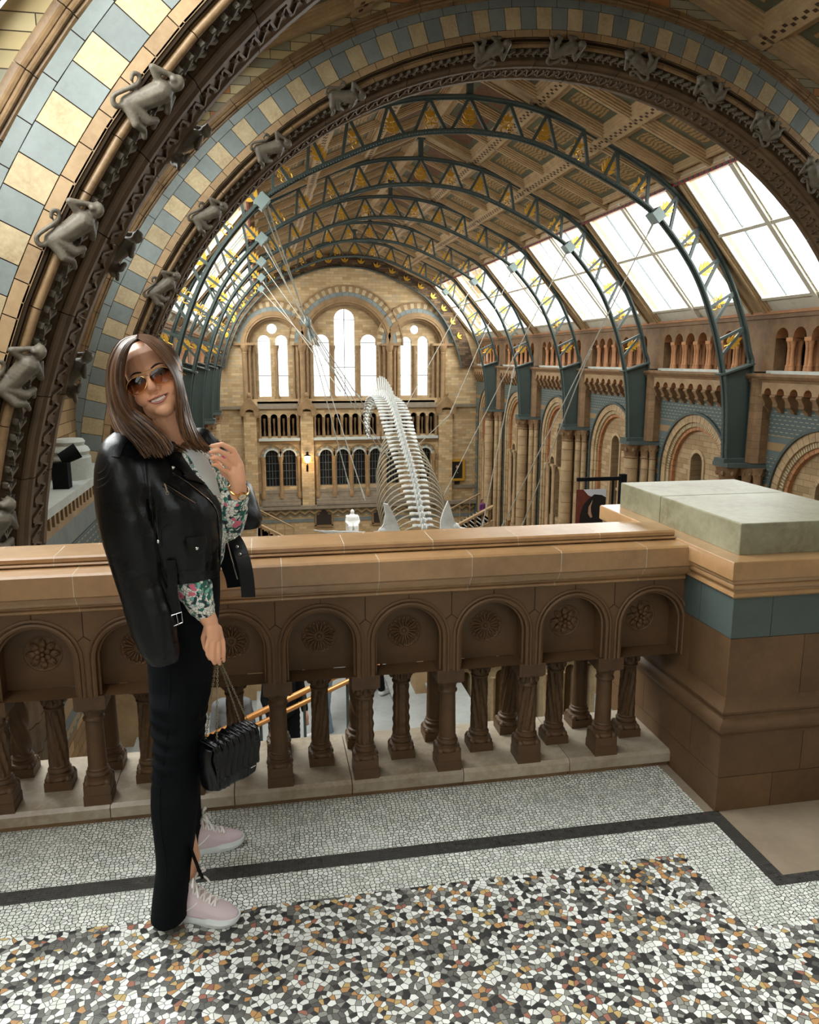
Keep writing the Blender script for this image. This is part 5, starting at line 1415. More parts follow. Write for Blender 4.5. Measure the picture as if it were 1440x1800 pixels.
# stairs at the end of the hall
def stair(name,lab,A,B,Yf,Yb_,n,mat,rail=True):
    """A lower end, B upper end (x,z) of the flight"""
    T=thing(name,lab,'stairs',(A[0],Yf,A[1])); f=rb(T,(A[0],Yf,A[1]))
    for i in range(n):
        x0=A[0]+(B[0]-A[0])*i/n; x1=A[0]+(B[0]-A[0])*(i+1)/n; z=A[1]+(B[1]-A[1])*(i+1)/n
        m=MB(); m.box(min(x0,x1),max(x0,x1),Yf,Yb_,z-.35,z,0); m.box(min(x0,x1)-.02,max(x0,x1),Yf,Yb_,z-.035,z,1,.15); f(m,'step',mat)
    return T,f
def far_stair(lab,pa,pb_,Yf):
    A=atY(*pa,Yf); B=atY(*pb_,Yf); T,f=stair('far_staircase',lab,(A.x,A.z-1.0),(B.x,B.z-1.0),Yf,Yf+3,12,[M['slab'],M['sill']])
    m=MB(); d=B-A
    poly=[(A.x,A.z-1.25),(B.x,B.z-1.25),(B.x,B.z-.05),(A.x,A.z-.05)]
    m.prism([(A.x,A.z-.14),(B.x,B.z-.14),(B.x,B.z+.0),(A.x,A.z+.0)],lambda u,v,dd:(u,dd,v),Yf-.25,Yf+.1); m.prism([(A.x,A.z-1.3),(B.x,B.z-1.3),(B.x,B.z-.95),(A.x,A.z-.95)],lambda u,v,dd:(u,dd,v),Yf-.2,Yf+.05)
    f(m,'parapet_rails',M['buff'])
    n=int(abs(d.x)/.42)
    for i in range(n):
        x=A.x+d.x*(i+.5)/n; z=A.z+d.z*(i+.5)/n; m=MB(); m.box(x-.05,x+.05,Yf-.15,Yf,z-1.0,z-.1); f(m,'baluster',M['buffdk'])
    m=MB(); m.tube([(A.x,Yf+3,A.z+.25),(B.x,Yf+3,B.z+.25)],.05,6); 
    for i in range(5): 
        q=A.lerp(B,i/4); m.tube([(q.x,Yf+3,q.z-.8),(q.x,Yf+3,q.z+.25)],.025,5)
    f(m,'far_handrail',M['buff'],SM)
far_stair('stone staircase climbing to the right below the framed portrait',(792,927),(866,888),47)
far_stair('stone staircase at the lower left of the end wall behind the black sleeve',(520,952),(452,918),47)

# ---------------------------------------------------------------- stairs and screen seen between the colonnettes
M['tread']=stone('pale_grey_stair_tread','9fa19c',.12,2,.5,.1,'878984')
def near_flight():
    T=thing('grand_staircase','grey stone staircase below the gallery, seen between the colonnettes','stairs',(1.0,8,-3)); f=rb(T,(1.0,8,-3))
    for i in range(11):
        x0=-2.4+.44*i; z=-4.0+.145*i
        m=MB(); m.box(x0,x0+.44,6.2,11.2,z-.3,z-.03,0,random.uniform(-.05,.05)); m.box(x0-.03,x0+.44,6.2,11.2,z-.03,z,0,.12); f(m,'step',M['tread'])
    m=MB(); m.box(-2.4,2.4,11.2,11.6,-5,-2.6); m.box(-3.6,-2.4,6.2,11.2,-4.3,-4.1); f(m,'landing',M['buff'])
near_flight()
M['brass']=plain('polished_wood_rail','c98a4a',.28,.35)
A=atY(425,1268,8.0); B=atY(616,1176,8.0)
d=(B-A); B2=A+d*1.25; A2=A-d*.35
hr=thing('brass_handrail','double polished handrail of the stairs below, seen between the colonnettes','handrail',tuple(A)); f=rb(hr,tuple(A))
m=MB(); m.tube([A2,B2],.035,10,flat=(0,1,0)); f(m,'upper_rail',M['brass'],SM); m=MB(); m.tube([A2+Vector((.03,-.03,-.10)),B2+Vector((.03,-.03,-.10))],.028,10,flat=(0,1,0)); f(m,'lower_rail',M['brass'],SM)
for i in range(4):
    q=A2.lerp(B2,(i+.3)/4); m=MB(); m.tube([q,q+Vector((0,0,-.95))],.018,6); f(m,'post',M['steel'],SM)
# pale arcaded screen
p0=atY(828,1160,9.6); p1=atY(1010,1268,9.6)
sc=thing('arcaded_stair_screen','pale stone balustrade of small round arches on the stairs below, right','balustrade',tuple(p0)); f=rb(sc,tuple(p0))
m=MB(); zb=p1.z-.25; zt=p0.z+.1; x0=p0.x-.2; n=12; w_=.25
arched(m,x0,x0+n*w_,zb,zt-.12,[(x0+w_*(i+.5),.07,zb+.12,zt-.34) for i in range(n)],lambda u,v,dd:(u,9.6+dd,v),.14,0,0,8); f(m,'arched_panel',M['cream'])
m=MB(); m.box(x0-.05,x0+n*w_+.05,9.5,9.8,zt-.12,zt); m.box(x0-.05,x0+n*w_,9.52,9.8,zb-.15,zb); m.box(x0,x0+n*w_,9.75,9.8,zb,zt-.1,1); f(m,'rails',[M['cream'],M['buffdk']])
for i in range(n+1):
    m=MB(); m.lathe([(.035,zb),(.035,zb+.06),(.02,zb+.08),(.02,zt-.42),(.035,zt-.36)],(x0+w_*i,9.56,0),8); f(m,'colonnette',M['shaftbuff'],SM)
m=MB(); m.box(x0-.6,x0-.1,9.4,9.9,zb-.2,zt+.1); m.box(x0-.64,x0-.06,9.36,9.94,zt+.0,zt+.14); f(m,'newel',M['buff'])
struct((lambda m:(m.box(2.6,9.5,9.9,10.6,-6,p1.z-.35),m.build('landing_below',M['tread']))[1])(MB()))
# people on the stairs
def small_person(loc,rz,lab,top,legs,skin=True,bag=None,arm_up=False,h=1.68,hair='2a1d15'):
    T=thing('person',lab,'person',tuple(loc),rz); s=h/1.7
    m=MB()
    def cap(a,b,r0,r1,n=6):
        a=Vector(a)*s;b=Vector(b)*s
        for i in range(n+1): m.ball(a.lerp(b,i/n),(r0+(r1-r0)*i/n)*s,10)
    m.ball(Vector((0,0,1.58))*s,(.078*s,.09*s,.115*s),12); m.ball(Vector((0,-.09,1.56))*s,.02*s,6); cap((0,0,1.5),(0,0,1.4),.05,.05,3)
    cap((0,0,1.32),(0,0,1.0),.13,.12); cap((-.1,0,1.36),(.1,0,1.36),.08,.08,4)
    for q in (-1,1):
        cap((q*.17,0,1.36),(q*.22,.0,1.08),.05,.042); cap((q*.22,0,1.08),(q*.20,-.14,.86),.040,.03)
        m.ball(Vector((q*.2,-.16,.82))*s,(.03*s,.03*s,.05*s),8)
        for fgr in range(4): cap((q*.2-.02+.014*fgr,-.17,.80),(q*.2-.02+.014*fgr,-.18,.73),.009,.008,3)
        cap((q*.2-q*.03,-.18,.82),(q*.2-q*.05,-.2,.77),.01,.009,3)
        cap((q*.09,0,.92),(q*.10,-.03*q,.5),.085,.062); cap((q*.10,-.03*q,.5),(q*.10,.04*q,.09),.055,.038)
        cap((q*.10,.04*q,.05),(q*.10,-.12+.04*q,.035),.038,.032,3)
    o=remesh(m,'body',M['skin'],.014,2); o.parent=T
    m=MB()
    def cap2(a,b,r0,r1,n=6):
        a=Vector(a)*s;b=Vector(b)*s
        for i in range(n+1): m.ball(a.lerp(b,i/n),(r0+(r1-r0)*i/n)*s,10)
    cap2((0,0,1.32),(0,0,.95),.145,.15); cap2((-.1,0,1.36),(.1,0,1.36),.095,.095,4)
    for q in (-1,1): cap2((q*.17,0,1.36),(q*.22,.0,1.08),.066,.056); cap2((q*.22,0,1.08),(q*.205,-.11,.9),.054,.045)
    o=remesh(m,'jacket',top,.018,2); o.parent=T
    m=MB()
    for q in (-1,1): cap2((q*.09,0,.92),(q*.10,-.03*q,.5),.105,.08); cap2((q*.10,-.03*q,.5),(q*.10,.04*q,.12),.075,.06)
    o=remesh(m,'trousers',legs,.016,2); o.parent=T
    m=MB()
    for q in (-1,1): cap2((q*.10,.05*q,.05),(q*.10,-.14+.04*q,.04),.052,.045,4)
    o=remesh(m,'shoes',M['shoewhite'],.012,2); o.parent=T
    m=MB(); m.ball(Vector((0,.025,1.61))*s,(.095*s,.10*s,.11*s),12); m.ball(Vector((0,.07,1.50))*s,(.075*s,.05*s,.12*s),10); o=remesh(m,'hair',plain('dark_hair',hair,.5),.015,2); o.parent=T
    if bag:
        m=MB(); m.box(-.16,.16,.12,.3,.95,1.4); o=m.build('backpack',bag,T); bv=o.modifiers.new('b','BEVEL'); bv.width=.05; bv.segments=3
    return T
M['skin']=plain('skin','c08a6a',.5); M['shoewhite']=plain('white_shoe','dddcd8',.6); M['blackcloth']=plain('black_cloth','0c0d10',.8,0,.2); M['jeans']=plain('faded_jeans','7d8fa0',.8,0,.2); M['greycloth']=plain('grey_cloth','77797a',.8,0,.2)
def onstep(x,y): return Vector((x,y,-4.0+.145*int((x+2.4)/.44)))
small_person(onstep(.12,8.5),.4,'person in dark clothes on the stairs below, just right of the black handbag',M['blackcloth'],M['blackcloth'],h=1.75)
small_person(onstep(.62,9.2),-1.2,'person in faded jeans and white shoes on the stairs below the handrail',M['blackcloth'],M['jeans'])
small_person(onstep(1.35,9.8),2.2,'person in black with a dark bag on the stairs at the top of the handrail',M['blackcloth'],M['blackcloth'],bag=M['blackcloth'])
small_person(onstep(-.45,8.3),.1,'person in a grey top on the stairs below, behind the chain of the handbag',M['greycloth'],M['blackcloth'],h=1.6)
a=atY(848,893,48.5); small_person((a.x,48.5,a.z-1.1),.5,'tiny person in purple on the far right staircase',plain('purple_top','6b2f6e',.7),M['blackcloth'])
# ================================================================ the woman
random.seed(21)
M['skinw']=None
def skin_mat():
    k=NT('warm_skin'); c=k.coord(); n=k.noise(c,14,3); n2=k.noise(c,180,2)
    k.l(k.mix(k.math('MULTIPLY',n,.35),srgb('e8b08c'),srgb('d99570')),k.b.inputs['Base Color']); k.b.inputs['Roughness'].default_value=.45
    k.b.inputs['Subsurface Weight'].default_value=.12; k.b.inputs['Subsurface Radius'].default_value=(.012,.005,.003); k.b.inputs['Subsurface Scale'].default_value=1
    k.bump(n2,.06,.001); return k.m
M['skinw']=skin_mat()
def leather(name,col,rough,bs=.25,spec=.5):
    k=NT(name); c=k.coord(); n=k.noise(c,9,4,.6); n2=k.noise(c,160,3)
    k.b.inputs['Base Color'].default_value=srgb(col); k.l(k.ramp(n,[(.3,(rough-.07,)*3),(.7,(rough+.12,)*3)]),k.b.inputs['Roughness'])
    s_=k.math('ADD',n,k.math('MULTIPLY',n2,.06)); k.bump(s_,bs,.012); k.b.inputs['Specular IOR Level'].default_value=spec; return k.m
M['leather']=leather('black_leather','04070a',.30,.3,.34)
M['trouser']=leather('black_stretch_fabric','05080c',.75,.25,.14)
M['bag']=leather('black_glossy_leather','05060a',.28,.15,.4)
M['chainm']=plain('aged_chain','9a927e',.3,.9); M['chrome']=plain('polished_metal','d8d8d6',.18,1); M['goldm']=plain('gold_metal','d9a76a',.2,1)
def floral():
    k=NT('floral_print'); c=k.coord()
    wob=k.n('ShaderNodeTexNoise'); wob.inputs['Scale'].default_value=30; k.l(c,wob.inputs['Vector'])
    mv=k.n('ShaderNodeVectorMath',operation='MULTIPLY_ADD'); k.l(wob.outputs['Color'],mv.inputs[0]); mv.inputs[1].default_value=(.03,.03,.03); k.l(c,mv.inputs[2])
    v=k.n('ShaderNodeTexVoronoi',feature='F1'); v.inputs['Scale'].default_value=33; k.l(mv.outputs[0],v.inputs['Vector'])
    sp=k.n('ShaderNodeSeparateColor'); k.l(v.outputs['Color'],sp.inputs[0])
    wv=k.n('ShaderNodeTexVoronoi',feature='DISTANCE_TO_EDGE'); wv.inputs['Scale'].default_value=100; k.l(mv.outputs[0],wv.inputs['Vector'])
    v3=k.n('ShaderNodeTexVoronoi',feature='F1'); v3.inputs['Scale'].default_value=100; k.l(mv.outputs[0],v3.inputs['Vector']); s3=k.n('ShaderNodeSeparateColor'); k.l(v3.outputs['Color'],s3.inputs[0])
    leafc=k.ramp(s3.outputs[0],[(0,srgb('e8e6da')),(.34,srgb('1f6a5a')),(.5,srgb('dfe3dc')),(.68,srgb('20303a')),(.78,srgb('7db5a6')),(.9,srgb('e9e4d8'))],True)
    lines=k.ramp(wv.outputs['Distance'],[(.05,(1,1,1,1)),(.1,(0,0,0,1))])
    base=k.mix(k.math('MULTIPLY',lines,.7),leafc,srgb('26343a'))
    flower=k.math('MULTIPLY',k.math('GREATER_THAN',sp.outputs[0],.60),k.math('LESS_THAN',v.outputs['Distance'],.36))
    core=k.math('MULTIPLY',flower,k.math('LESS_THAN',v.outputs['Distance'],.12))
    c1=k.mix(flower,base,srgb('d2687e')); c2=k.mix(core,c1,srgb('8a2a4a'))
    k.l(c2,k.b.inputs['Base Color']); k.b.inputs['Roughness'].default_value=.75; k.bump(wob.outputs['Fac'],.4,.01); return k.m
M['floral']=floral()
WP=thing('person','woman in black leather jacket over a floral blouse, sunglasses, leaning by the parapet','person',(-.25,2.25,0))
WO=Vector((-.25,2.25,0))
def own(o,name=None,parent=None):
    """parent to the woman, keeping world geometry"""
    p=parent or WP
    if parent is None: o.location=-WO+o.location
    else: o.location=o.location
    o.parent=p
    if name: o.name=name
    return o
RTH=RT; FWH=Vector((sin(YAW),cos(YAW),0))
def ring(xl,xr,y,Y,ry,n=28,tilt=0):
    c=atY((xl+xr)/2,y,Y); dep=(c-EYE).dot(FW); rx=(xr-xl)/2*dep/F
    return [c+RTH*(rx*cos(2*PI*i/n))+FWH*(ry*sin(2*PI*i/n))+Vector((0,0,tilt*cos(2*PI*i/n))) for i in range(n)]
def loft(mb,rings,n=28,sub=5,mi=0):
    R_=spline(rings,sub) if sub>1 else rings
    vs=[]
    for r in R_: vs+=ring(*r[:5],n=n,tilt=(r[5] if len(r)>5 else 0))
    fs=[]; N=len(R_)
    for i in range(N-1):
        for k in range(n): l=(k+1)%n; fs.append((i*n+k,i*n+l,(i+1)*n+l,(i+1)*n+k))
    fs.append(tuple(reversed(range(n)))); fs.append(tuple((N-1)*n+k for k in range(n)))
    mb.add(vs,fs,mi)
def limb(mb,a,b,r0,r1,step=.006):
    a=Vector(a);b=Vector(b); n=max(2,int((b-a).length/step))
    mb.tube([a.lerp(b,i/n) for i in range(n+1)],[r0+(r1-r0)*i/n for i in range(n+1)],12)
    mb.ball(a,r0,12); mb.ball(b,r1,12)
def chain(mb,pts):
    for (a,ra),(b,rb_) in zip(pts[:-1],pts[1:]): limb(mb,a,b,ra,rb_)
# ---- head frame
HC=atY(262,664,2.12)                      # between the eyes, on the face plane
hu=(UP*.918-RT*.397); hu.normalize()
hf=(-FWH*.97+RT*.16+Vector((0,0,-.10))); hf=(hf-hu*hf.dot(hu)).normalized()
hr_=hf.cross(hu)*-1
hr_=hu.cross(hf).normalized() if hu.cross(hf).dot(RT)>0 else hf.cross(hu).normalized()
HM=Matrix(((hr_.x,-hf.x,hu.x,HC.x),(hr_.y,-hf.y,hu.y,HC.y),(hr_.z,-hf.z,hu.z,HC.z),(0,0,0,1)))
HR3=HM.to_3x3()
def H(x,y,z): return HM@Vector((x,y,z))    # local: x image-right, -y out of the face, z up; face plane at y=0
def hb(mb,c,r,n=20): mb.ball(H(*c),r,n,rot=HR3)
def hcap(mb,a,b,r0,r1): limb(mb,H(*a),H(*b),r0,r1,.003)
b=MB()
hb(b,(0,.089,.036),(.072,.090,.087)); hb(b,(0,.062,-.012),(.066,.062,.080)); hb(b,(0,.048,-.058),(.049,.048,.038)); hb(b,(0,.026,-.084),(.025,.022,.018))
for s_ in (-1,1):
    hb(b,(s_*.033,.026,-.036),(.028,.023,.025)); hb(b,(s_*.040,.060,-.060),(.018,.03,.028)); hb(b,((.050 if s_>0 else -.062),.10,-.01),(.010,.018,.028))
    hb(b,(s_*.027,.020,.020),(.024,.016,.010)); hb(b,(s_*.0105,.000,-.033),(.0075,.009,.0065),12)
hb(b,(0,.034,.030),(.052,.034,.040))
hcap(b,(0,.006,.008),(0,-.017,-.026),.0080,.0098); hb(b,(0,-.014,-.030),(.0115,.0115,.0095),14)
hb(b,(0,.016,-.052),(.027,.018,.017)); hb(b,(0,.017,-.071),(.018,.012,.008))
# neck, trunk, legs
neck0=H(0,.085,-.075); neck1=atY(312,770,2.24)
limb(b,neck0,neck1,.050,.054); limb(b,neck1,atY(310,800,2.26),.060,.075)
loft(b,[(225,370,785,2.25,.05),(225,375,815,2.25,.085),(240,375,880,2.25,.095),(255,372,950,2.26,.085),(262,372,1010,2.27,.09),(262,378,1080,2.27,.10),(270,372,1130,2.27,.09)])
def P(x,y,Y): return atY(x,y,Y)
chain(b,[(P(312,1120,2.245),.058),(P(312,1300,2.16),.044),(P(308,1420,2.12),.040),(Vector((-.254,2.128,.19)),.029),(Vector((-.268,2.132,.095)),.021)])
chain(b,[(P(335,1120,2.32),.058),(P(330,1290,2.39),.044),(P(328,1400,2.42),.036),(P(332,1475,2.435),.026)])
chain(b,[(P(340,1478,2.44),.020),(P(395,1490,2.455),.014)])
# right arm down to the bag
SR=P(222,795,2.20)
chain(b,[(SR,.052),(P(268,930,2.20),.042),(P(300,985,2.17),.040),(P(352,1062,2.13),.030),(P(369,1092,2.125),.0225)])
def hand_tube(pts): chain(b,[(P(*p[:3]),p[3]) for p in pts])
hand_tube([(369,1092,2.125,.020),(375,1108,2.122,.0195),(378,1120,2.12,.0165)])
hand_tube([(370,1106,2.112,.014),(371,1123,2.110,.0105)]); hand_tube([(381,1106,2.13,.015),(387,1122,2.132,.0115)]); hand_tube([(376,1108,2.12,.017),(379,1126,2.118,.012)])
# fingers of the right hand curl round the chain
for seg in (((367,1124,2.108,.0072),(364,1138,2.104,.0068),(365,1150,2.106,.0062),(369,1158,2.112,.0054)),
            ((375,1128,2.108,.0076),(374,1145,2.103,.0072),(374,1158,2.106,.0065),(377,1166,2.113,.0056)),
            ((383.5,1129,2.116,.0076),(384,1146,2.110,.0072),(384,1159,2.113,.0065),(386,1167,2.120,.0056)),
            ((391.5,1126,2.128,.0072),(393,1142,2.122,.0068),(393,1154,2.124,.0062),(393,1162,2.130,.0054))):
    hand_tube(seg)
hand_tube([(364,1104,2.125,.0105),(358,1122,2.135,.0085),(361,1138,2.14,.0075),(367,1149,2.135,.0062)])
# left arm raised, hand pinching the hair
SL=P(372,812,2.35)
chain(b,[(SL,.044),(P(396,918,2.27),.032),(P(410,892,2.20),.028),(P(420,862,2.165),.0215)])
hand_tube([(421,860,2.163,.0205),(417,845,2.155,.021),(413,832,2.15,.0185)])
hand_tube([(424,846,2.15,.0150),(422,820,2.145,.0120)]); hand_tube([(413,848,2.16,.0150),(405,834,2.155,.0110)]); hand_tube([(418,842,2.15,.018),(413,824,2.147,.0135)])
for seg in (((422,814,2.145,.0085),(410,791,2.135,.0078),(390,781,2.125,.0068),(372,784,2.12,.0056)),
            ((415,817,2.142,.0085),(400,800,2.130,.0078),(384,792,2.118,.0068),(370,795,2.115,.0056)),
            ((408,824,2.145,.0080),(394,812,2.130,.0074),(382,804,2.118,.0064),(372,806,2.116,.0053)),
            ((403,834,2.150,.0074),(391,825,2.136,.0067),(381,818,2.126,.0058),(374,817,2.122,.0049))):
    hand_tube(seg)
hand_tube([(412,846,2.17,.0105),(396,833,2.17,.0085),(383,816,2.155,.0075),(374,802,2.140,.0062)])
body=remesh(b,'woman_body',M['skinw'],.0026,2); own(body,'body')
bodybvh=bvh_of(body)
def hpt(x,z,off=.0015):
    """point on the face in front of local x,z"""
    o_=H(x,-.12,z); d_=(HR3@Vector((0,1,0)))
    loc,nr,_,_=bodybvh.ray_cast(o_,d_)
    return (loc-d_*off) if loc else H(x,0,z)
# mouth, teeth, brows, eyes
def face_strip(pts,w0,name,mat,off=.001,n=6):
    m=MB(); m.tube([hpt(x,z,off) for x,z in pts],w0,n); o=m.build(name,mat,None,SM); own(o); return o
M['lip']=plain('rose_lip','b5645a',.4); M['tooth']=plain('tooth_white','d9c8b8',.3)
m=MB(); top=[(-.0265+.053*i/10, -.0535-.0035*(1-((i-5)/5)**2)) for i in range(11)]; bot=[(-.0265+.053*i/10,-.0545-.0125*(1-((i-5)/5)**2)) for i in range(11)]
vs=[hpt(x,z,.0008) for x,z in top]+[hpt(x,z,.0008) for x,z in bot]; m.add(vs,[(i,i+1,i+12,i+11) for i in range(10)]); own(m.build('mouth',plain('mouth_shadow','2a0f0d',.6)))
m=MB()
for i in range(8):
    x0=-.0190+.00475*i; zt=-.0560-.0022*(1-((i-3.5)/4)**2); hgt=.0068-.0006*abs(i-3.5)
    q=[hpt(x0,zt,.0016),hpt(x0+.0044,zt,.0016),hpt(x0+.0042,zt-hgt,.0018),hpt(x0+.0002,zt-hgt,.0018)]
    bk=[p_+HR3@Vector((0,.002,0)) for p_ in q]; m.add(q+bk,[(0,1,2,3),(4,7,6,5),(0,4,5,1),(1,5,6,2),(2,6,7,3),(3,7,4,0)])
own(m.build('teeth',M['tooth']))
face_strip([(-.029+.058*i/12,-.0515-.0032*(1-((i-6)/6)**2)+(.0012 if i in (5,7) else 0)) for i in range(13)],[(.0006+.0016*sin(PI*i/12)) for i in range(13)],'upper_lip',M['lip'])
face_strip([(-.028+.056*i/12,-.0535-.0150*(1-((i-6)/6)**2)) for i in range(13)],[(.0007+.0026*sin(PI*i/12)) for i in range(13)],'lower_lip',M['lip'])
M['brow']=plain('dark_brow','2e1c12',.8)
for s_ in (-1,1):
    face_strip([(s_*(.013+.033*i/8),.0205+.0065*sin(PI*min(1,i/8*.8))-.0015*(i/8)) for i in range(9)],[(.0012+.0016*sin(PI*(i+1)/10)) for i in range(9)],'eyebrow',M['brow'],.0003)
    m=MB(); c=hpt(s_*.030,.0,-.0100); m.ball(c,.0112,14); own(m.build('eyeball',plain('eye_white','d8d2c8',.3),None,SM))
    m=MB(); m.ball(c+HR3@Vector((0,-.0072,-.001)),(.0052,.0050,.0052),12); own(m.build('iris',plain('brown_iris','2b1a10',.2),None,SM))
    face_strip([(s_*(.018+.024*i/8),.0015+.0065*sin(PI*i/8)) for i in range(9)],.0013,'eyelid',M['skinw'],.002)
# ---- sunglasses
def lens_mat():
    k=NT('gradient_brown_lens'); c=k.coord('Generated'); sp=k.n('ShaderNodeSeparateXYZ'); k.l(c,sp.inputs[0])
    col=k.ramp(sp.outputs[2],[(.05,(.93,.66,.46,1)),(.40,(.66,.36,.22,1)),(.62,(.09,.045,.03,1)),(1,(.02,.012,.01,1))])
    t=k.n('ShaderNodeBsdfTransparent'); k.l(col,t.inputs[0]); g=k.n('ShaderNodeBsdfGlossy'); g.inputs['Roughness'].default_value=.06; mx=k.n('ShaderNodeMixShader'); mx.inputs[0].default_value=.03
    k.l(t.outputs[0],mx.inputs[1]); k.l(g.outputs[0],mx.inputs[2]); k.l(mx.outputs[0],k.out.inputs['Surface']); return k.m
SG=thing('sunglasses','gold rimmed aviator sunglasses with brown gradient lenses on the woman','sunglasses',tuple(HC)); 
SG.matrix_world=HM.copy()
ys=-.016
def lens_outline(s_,k=1.0):
    pts=[]
    for i in range(32):
        a=2*PI*i/32; x=.0275*cos(a); z=.0235*sin(a)
        if z>0: z*=.78
        # teardrop: the outer lower corner hangs
        z-=.004*(1-cos(a-PI*.0))*0; x+= .0035*sin(-a)*(.6)
        pts.append((s_*(.0335+x*k),ys-.002+abs(x)*.05+.006*((.0335+x)/.06)**2,-.008+z*k))
    return pts
for s_ in (-1,1):
    m=MB(); pl=lens_outline(s_); c=(s_*.0335,ys-.0035,-.008)
    m.add([c]+pl,[(0,i+1,(i+1)%32+1) for i in range(32)]); o=m.build('lens',lens_mat(),None,SM); o.parent=SG
    m=MB(); m.tube(pl,.0010,6,close=True); o=m.build('rim',M['goldm'],SG,SM)
    m=MB(); m.tube([(s_*.0605,ys+.004,.000),(s_*.068,ys+.012,.001),(s_*.071,ys+.05,.0),(s_*.074,ys+.11,-.004)],.0012,6); m.build('temple',M['goldm'],SG,SM)
    m=MB(); m.tube([(s_*.008,ys,-.006),(s_*.0085,ys+.007,-.011)],.0007,5); m.ball((s_*.0085,ys+.008,-.014),(.002,.0015,.0045),8); m.build('nose_pad',M['goldm'],SG,SM)
m=MB(); m.tube([(-.046,ys+.002,.0095),(-.02,ys-.002,.0115),(0,ys-.003,.0125),(.02,ys-.002,.0115),(.046,ys+.002,.0095)],.0012,6); m.tube([(-.008,ys-.001,-.002),(0,ys-.003,.001),(.008,ys-.001,-.002)],.0011,6); m.build('bridge',M['goldm'],SG,SM)
# ---- hair
def hair_mat():
    k=NT('brown_hair'); c=k.coord(); n=k.noise(c,22,3); a=k.n('ShaderNodeAttribute',attribute_name='tint')
    col=k.ramp(k.math('ADD',k.math('MULTIPLY',a.outputs['Fac'],1.0),k.math('MULTIPLY',n,.25)),[(0,srgb('2a1b11')),(.4,srgb('493221')),(.7,srgb('6e4e36')),(1,srgb('9c7552'))])
    k.l(col,k.b.inputs['Base Color']); k.b.inputs['Roughness'].default_value=.38; k.b.inputs['Specular IOR Level'].default_value=.5; k.b.inputs['Anisotropic'].default_value=.6; return k.m
M['hair']=hair_mat()
def P3d(L): return [tuple(P(*q)) for q in L]
partA=(244,594,2.10); 
gl=[ # left family, outermost -> innermost (all with 8 points)
 [(242,589,2.14),(214,597,2.15),(195,625,2.16),(188,665,2.17),(190,710,2.17),(200,750,2.15),(222,780,2.13),(243,800,2.11)],
 [(241,589,2.13),(212,601,2.12),(194,634,2.12),(190,675,2.12),(197,716,2.11),(214,752,2.09),(240,782,2.08),(258,806,2.07)],
 [(241,590,2.11),(216,606,2.09),(201,640,2.08),(200,680,2.08),(209,720,2.075),(232,752,2.06),(258,778,2.05),(276,806,2.05)],
 [(241,592,2.09),(219,608,2.08),(206,642,2.07),(206,684,2.07),(220,721,2.06),(246,748,2.045),(275,775,2.04),(291,803,2.04)],
 [(241,595,2.08),(224,611,2.07),(212,642,2.075),(213,684,2.085),(226,718,2.075),(255,740,2.06),(285,768,2.05),(303,796,2.05)]]
gr=[ # right family, innermost -> outermost
 [(243,595,2.08),(262,607,2.075),(289,634,2.08),(305,662,2.095),(311,695,2.10),(312,730,2.11),(320,765,2.11),(342,793,2.11)],
 [(244,592,2.09),(267,603,2.09),(294,632,2.095),(309,662,2.105),(316,700,2.11),(320,738,2.11),(332,772,2.11),(356,796,2.11)],
 [(244,590,2.11),(270,599,2.12),(298,628,2.13),(313,662,2.14),(321,703,2.14),(330,742,2.13),(345,774,2.12),(366,796,2.115)],
 [(243,588,2.14),(268,592,2.16),(296,620,2.18),(313,660,2.19),(325,705,2.18),(336,745,2.16),(352,776,2.14),(373,793,2.12)]]
gb=[ # back, behind the neck
 [(243,588,2.16),(225,600,2.24),(215,650,2.27),(215,700,2.27),(225,740,2.24),(240,765,2.2),(260,785,2.17),(280,795,2.14)],
 [(246,588,2.16),(262,600,2.24),(280,650,2.27),(290,700,2.27),(300,740,2.26),(312,765,2.24),(325,780,2.2),(345,790,2.16)]]
hm=MB()
def fam(G,n,layers,rad,tj=.0,drop=0):
    G3=[P3d(g) for g in G]
    for i in range(n):
        f=(i+random.uniform(-.4,.4))/max(1,n-1)*(len(G3)-1); f=min(max(f,0),len(G3)-1.001); a=int(f); t=f-a
        pts=[tuple(G3[a][k][q]*(1-t)+G3[a+1][k][q]*t for q in range(3)) for k in range(8)]
        base=random.uniform(-1,1); ph=random.uniform(0,6.28); ly=random.uniform(0,layers)
        out=[]
        P_=spline(pts,4); N=len(P_); cut=random.uniform(.93,1.0) if drop else 1
        N2=int(N*cut)
        for k in range(N2):
            u=k/(N-1); w_=u*u
            p=Vector(P_[k]); p+=FWH*(ly*min(1,u*4)+.004*w_*sin(ph+u*9)); p+=RT*(.005*w_*base+.0035*w_*sin(ph*2+u*11)); p.z+=-.010*w_*base
            out.append(p)
        rr=[rad*(.55+.6*min(1,u_*3))*(1 if u_<.86 else max(.15,(1-u_)/.14)) for u_ in [k/(N-1) for k in range(N2)]]
        rr=[(r_*1.3,r_*.7) for r_ in rr]
        hm.tube(out,rr,5,0,random.uniform(.05,.75)*.8+.12*random.random())
fam(gl,210,.030,.0042,drop=1); fam(gr,170,.022,.0040,drop=1); fam(gb,90,.02,.005)
hm.ball(H(0,.105,.050),(.076,.088,.078),20,0,.25,rot=HR3)
o=hm.build('hair',M['hair'],None,radians(80),merge=False); own(o)
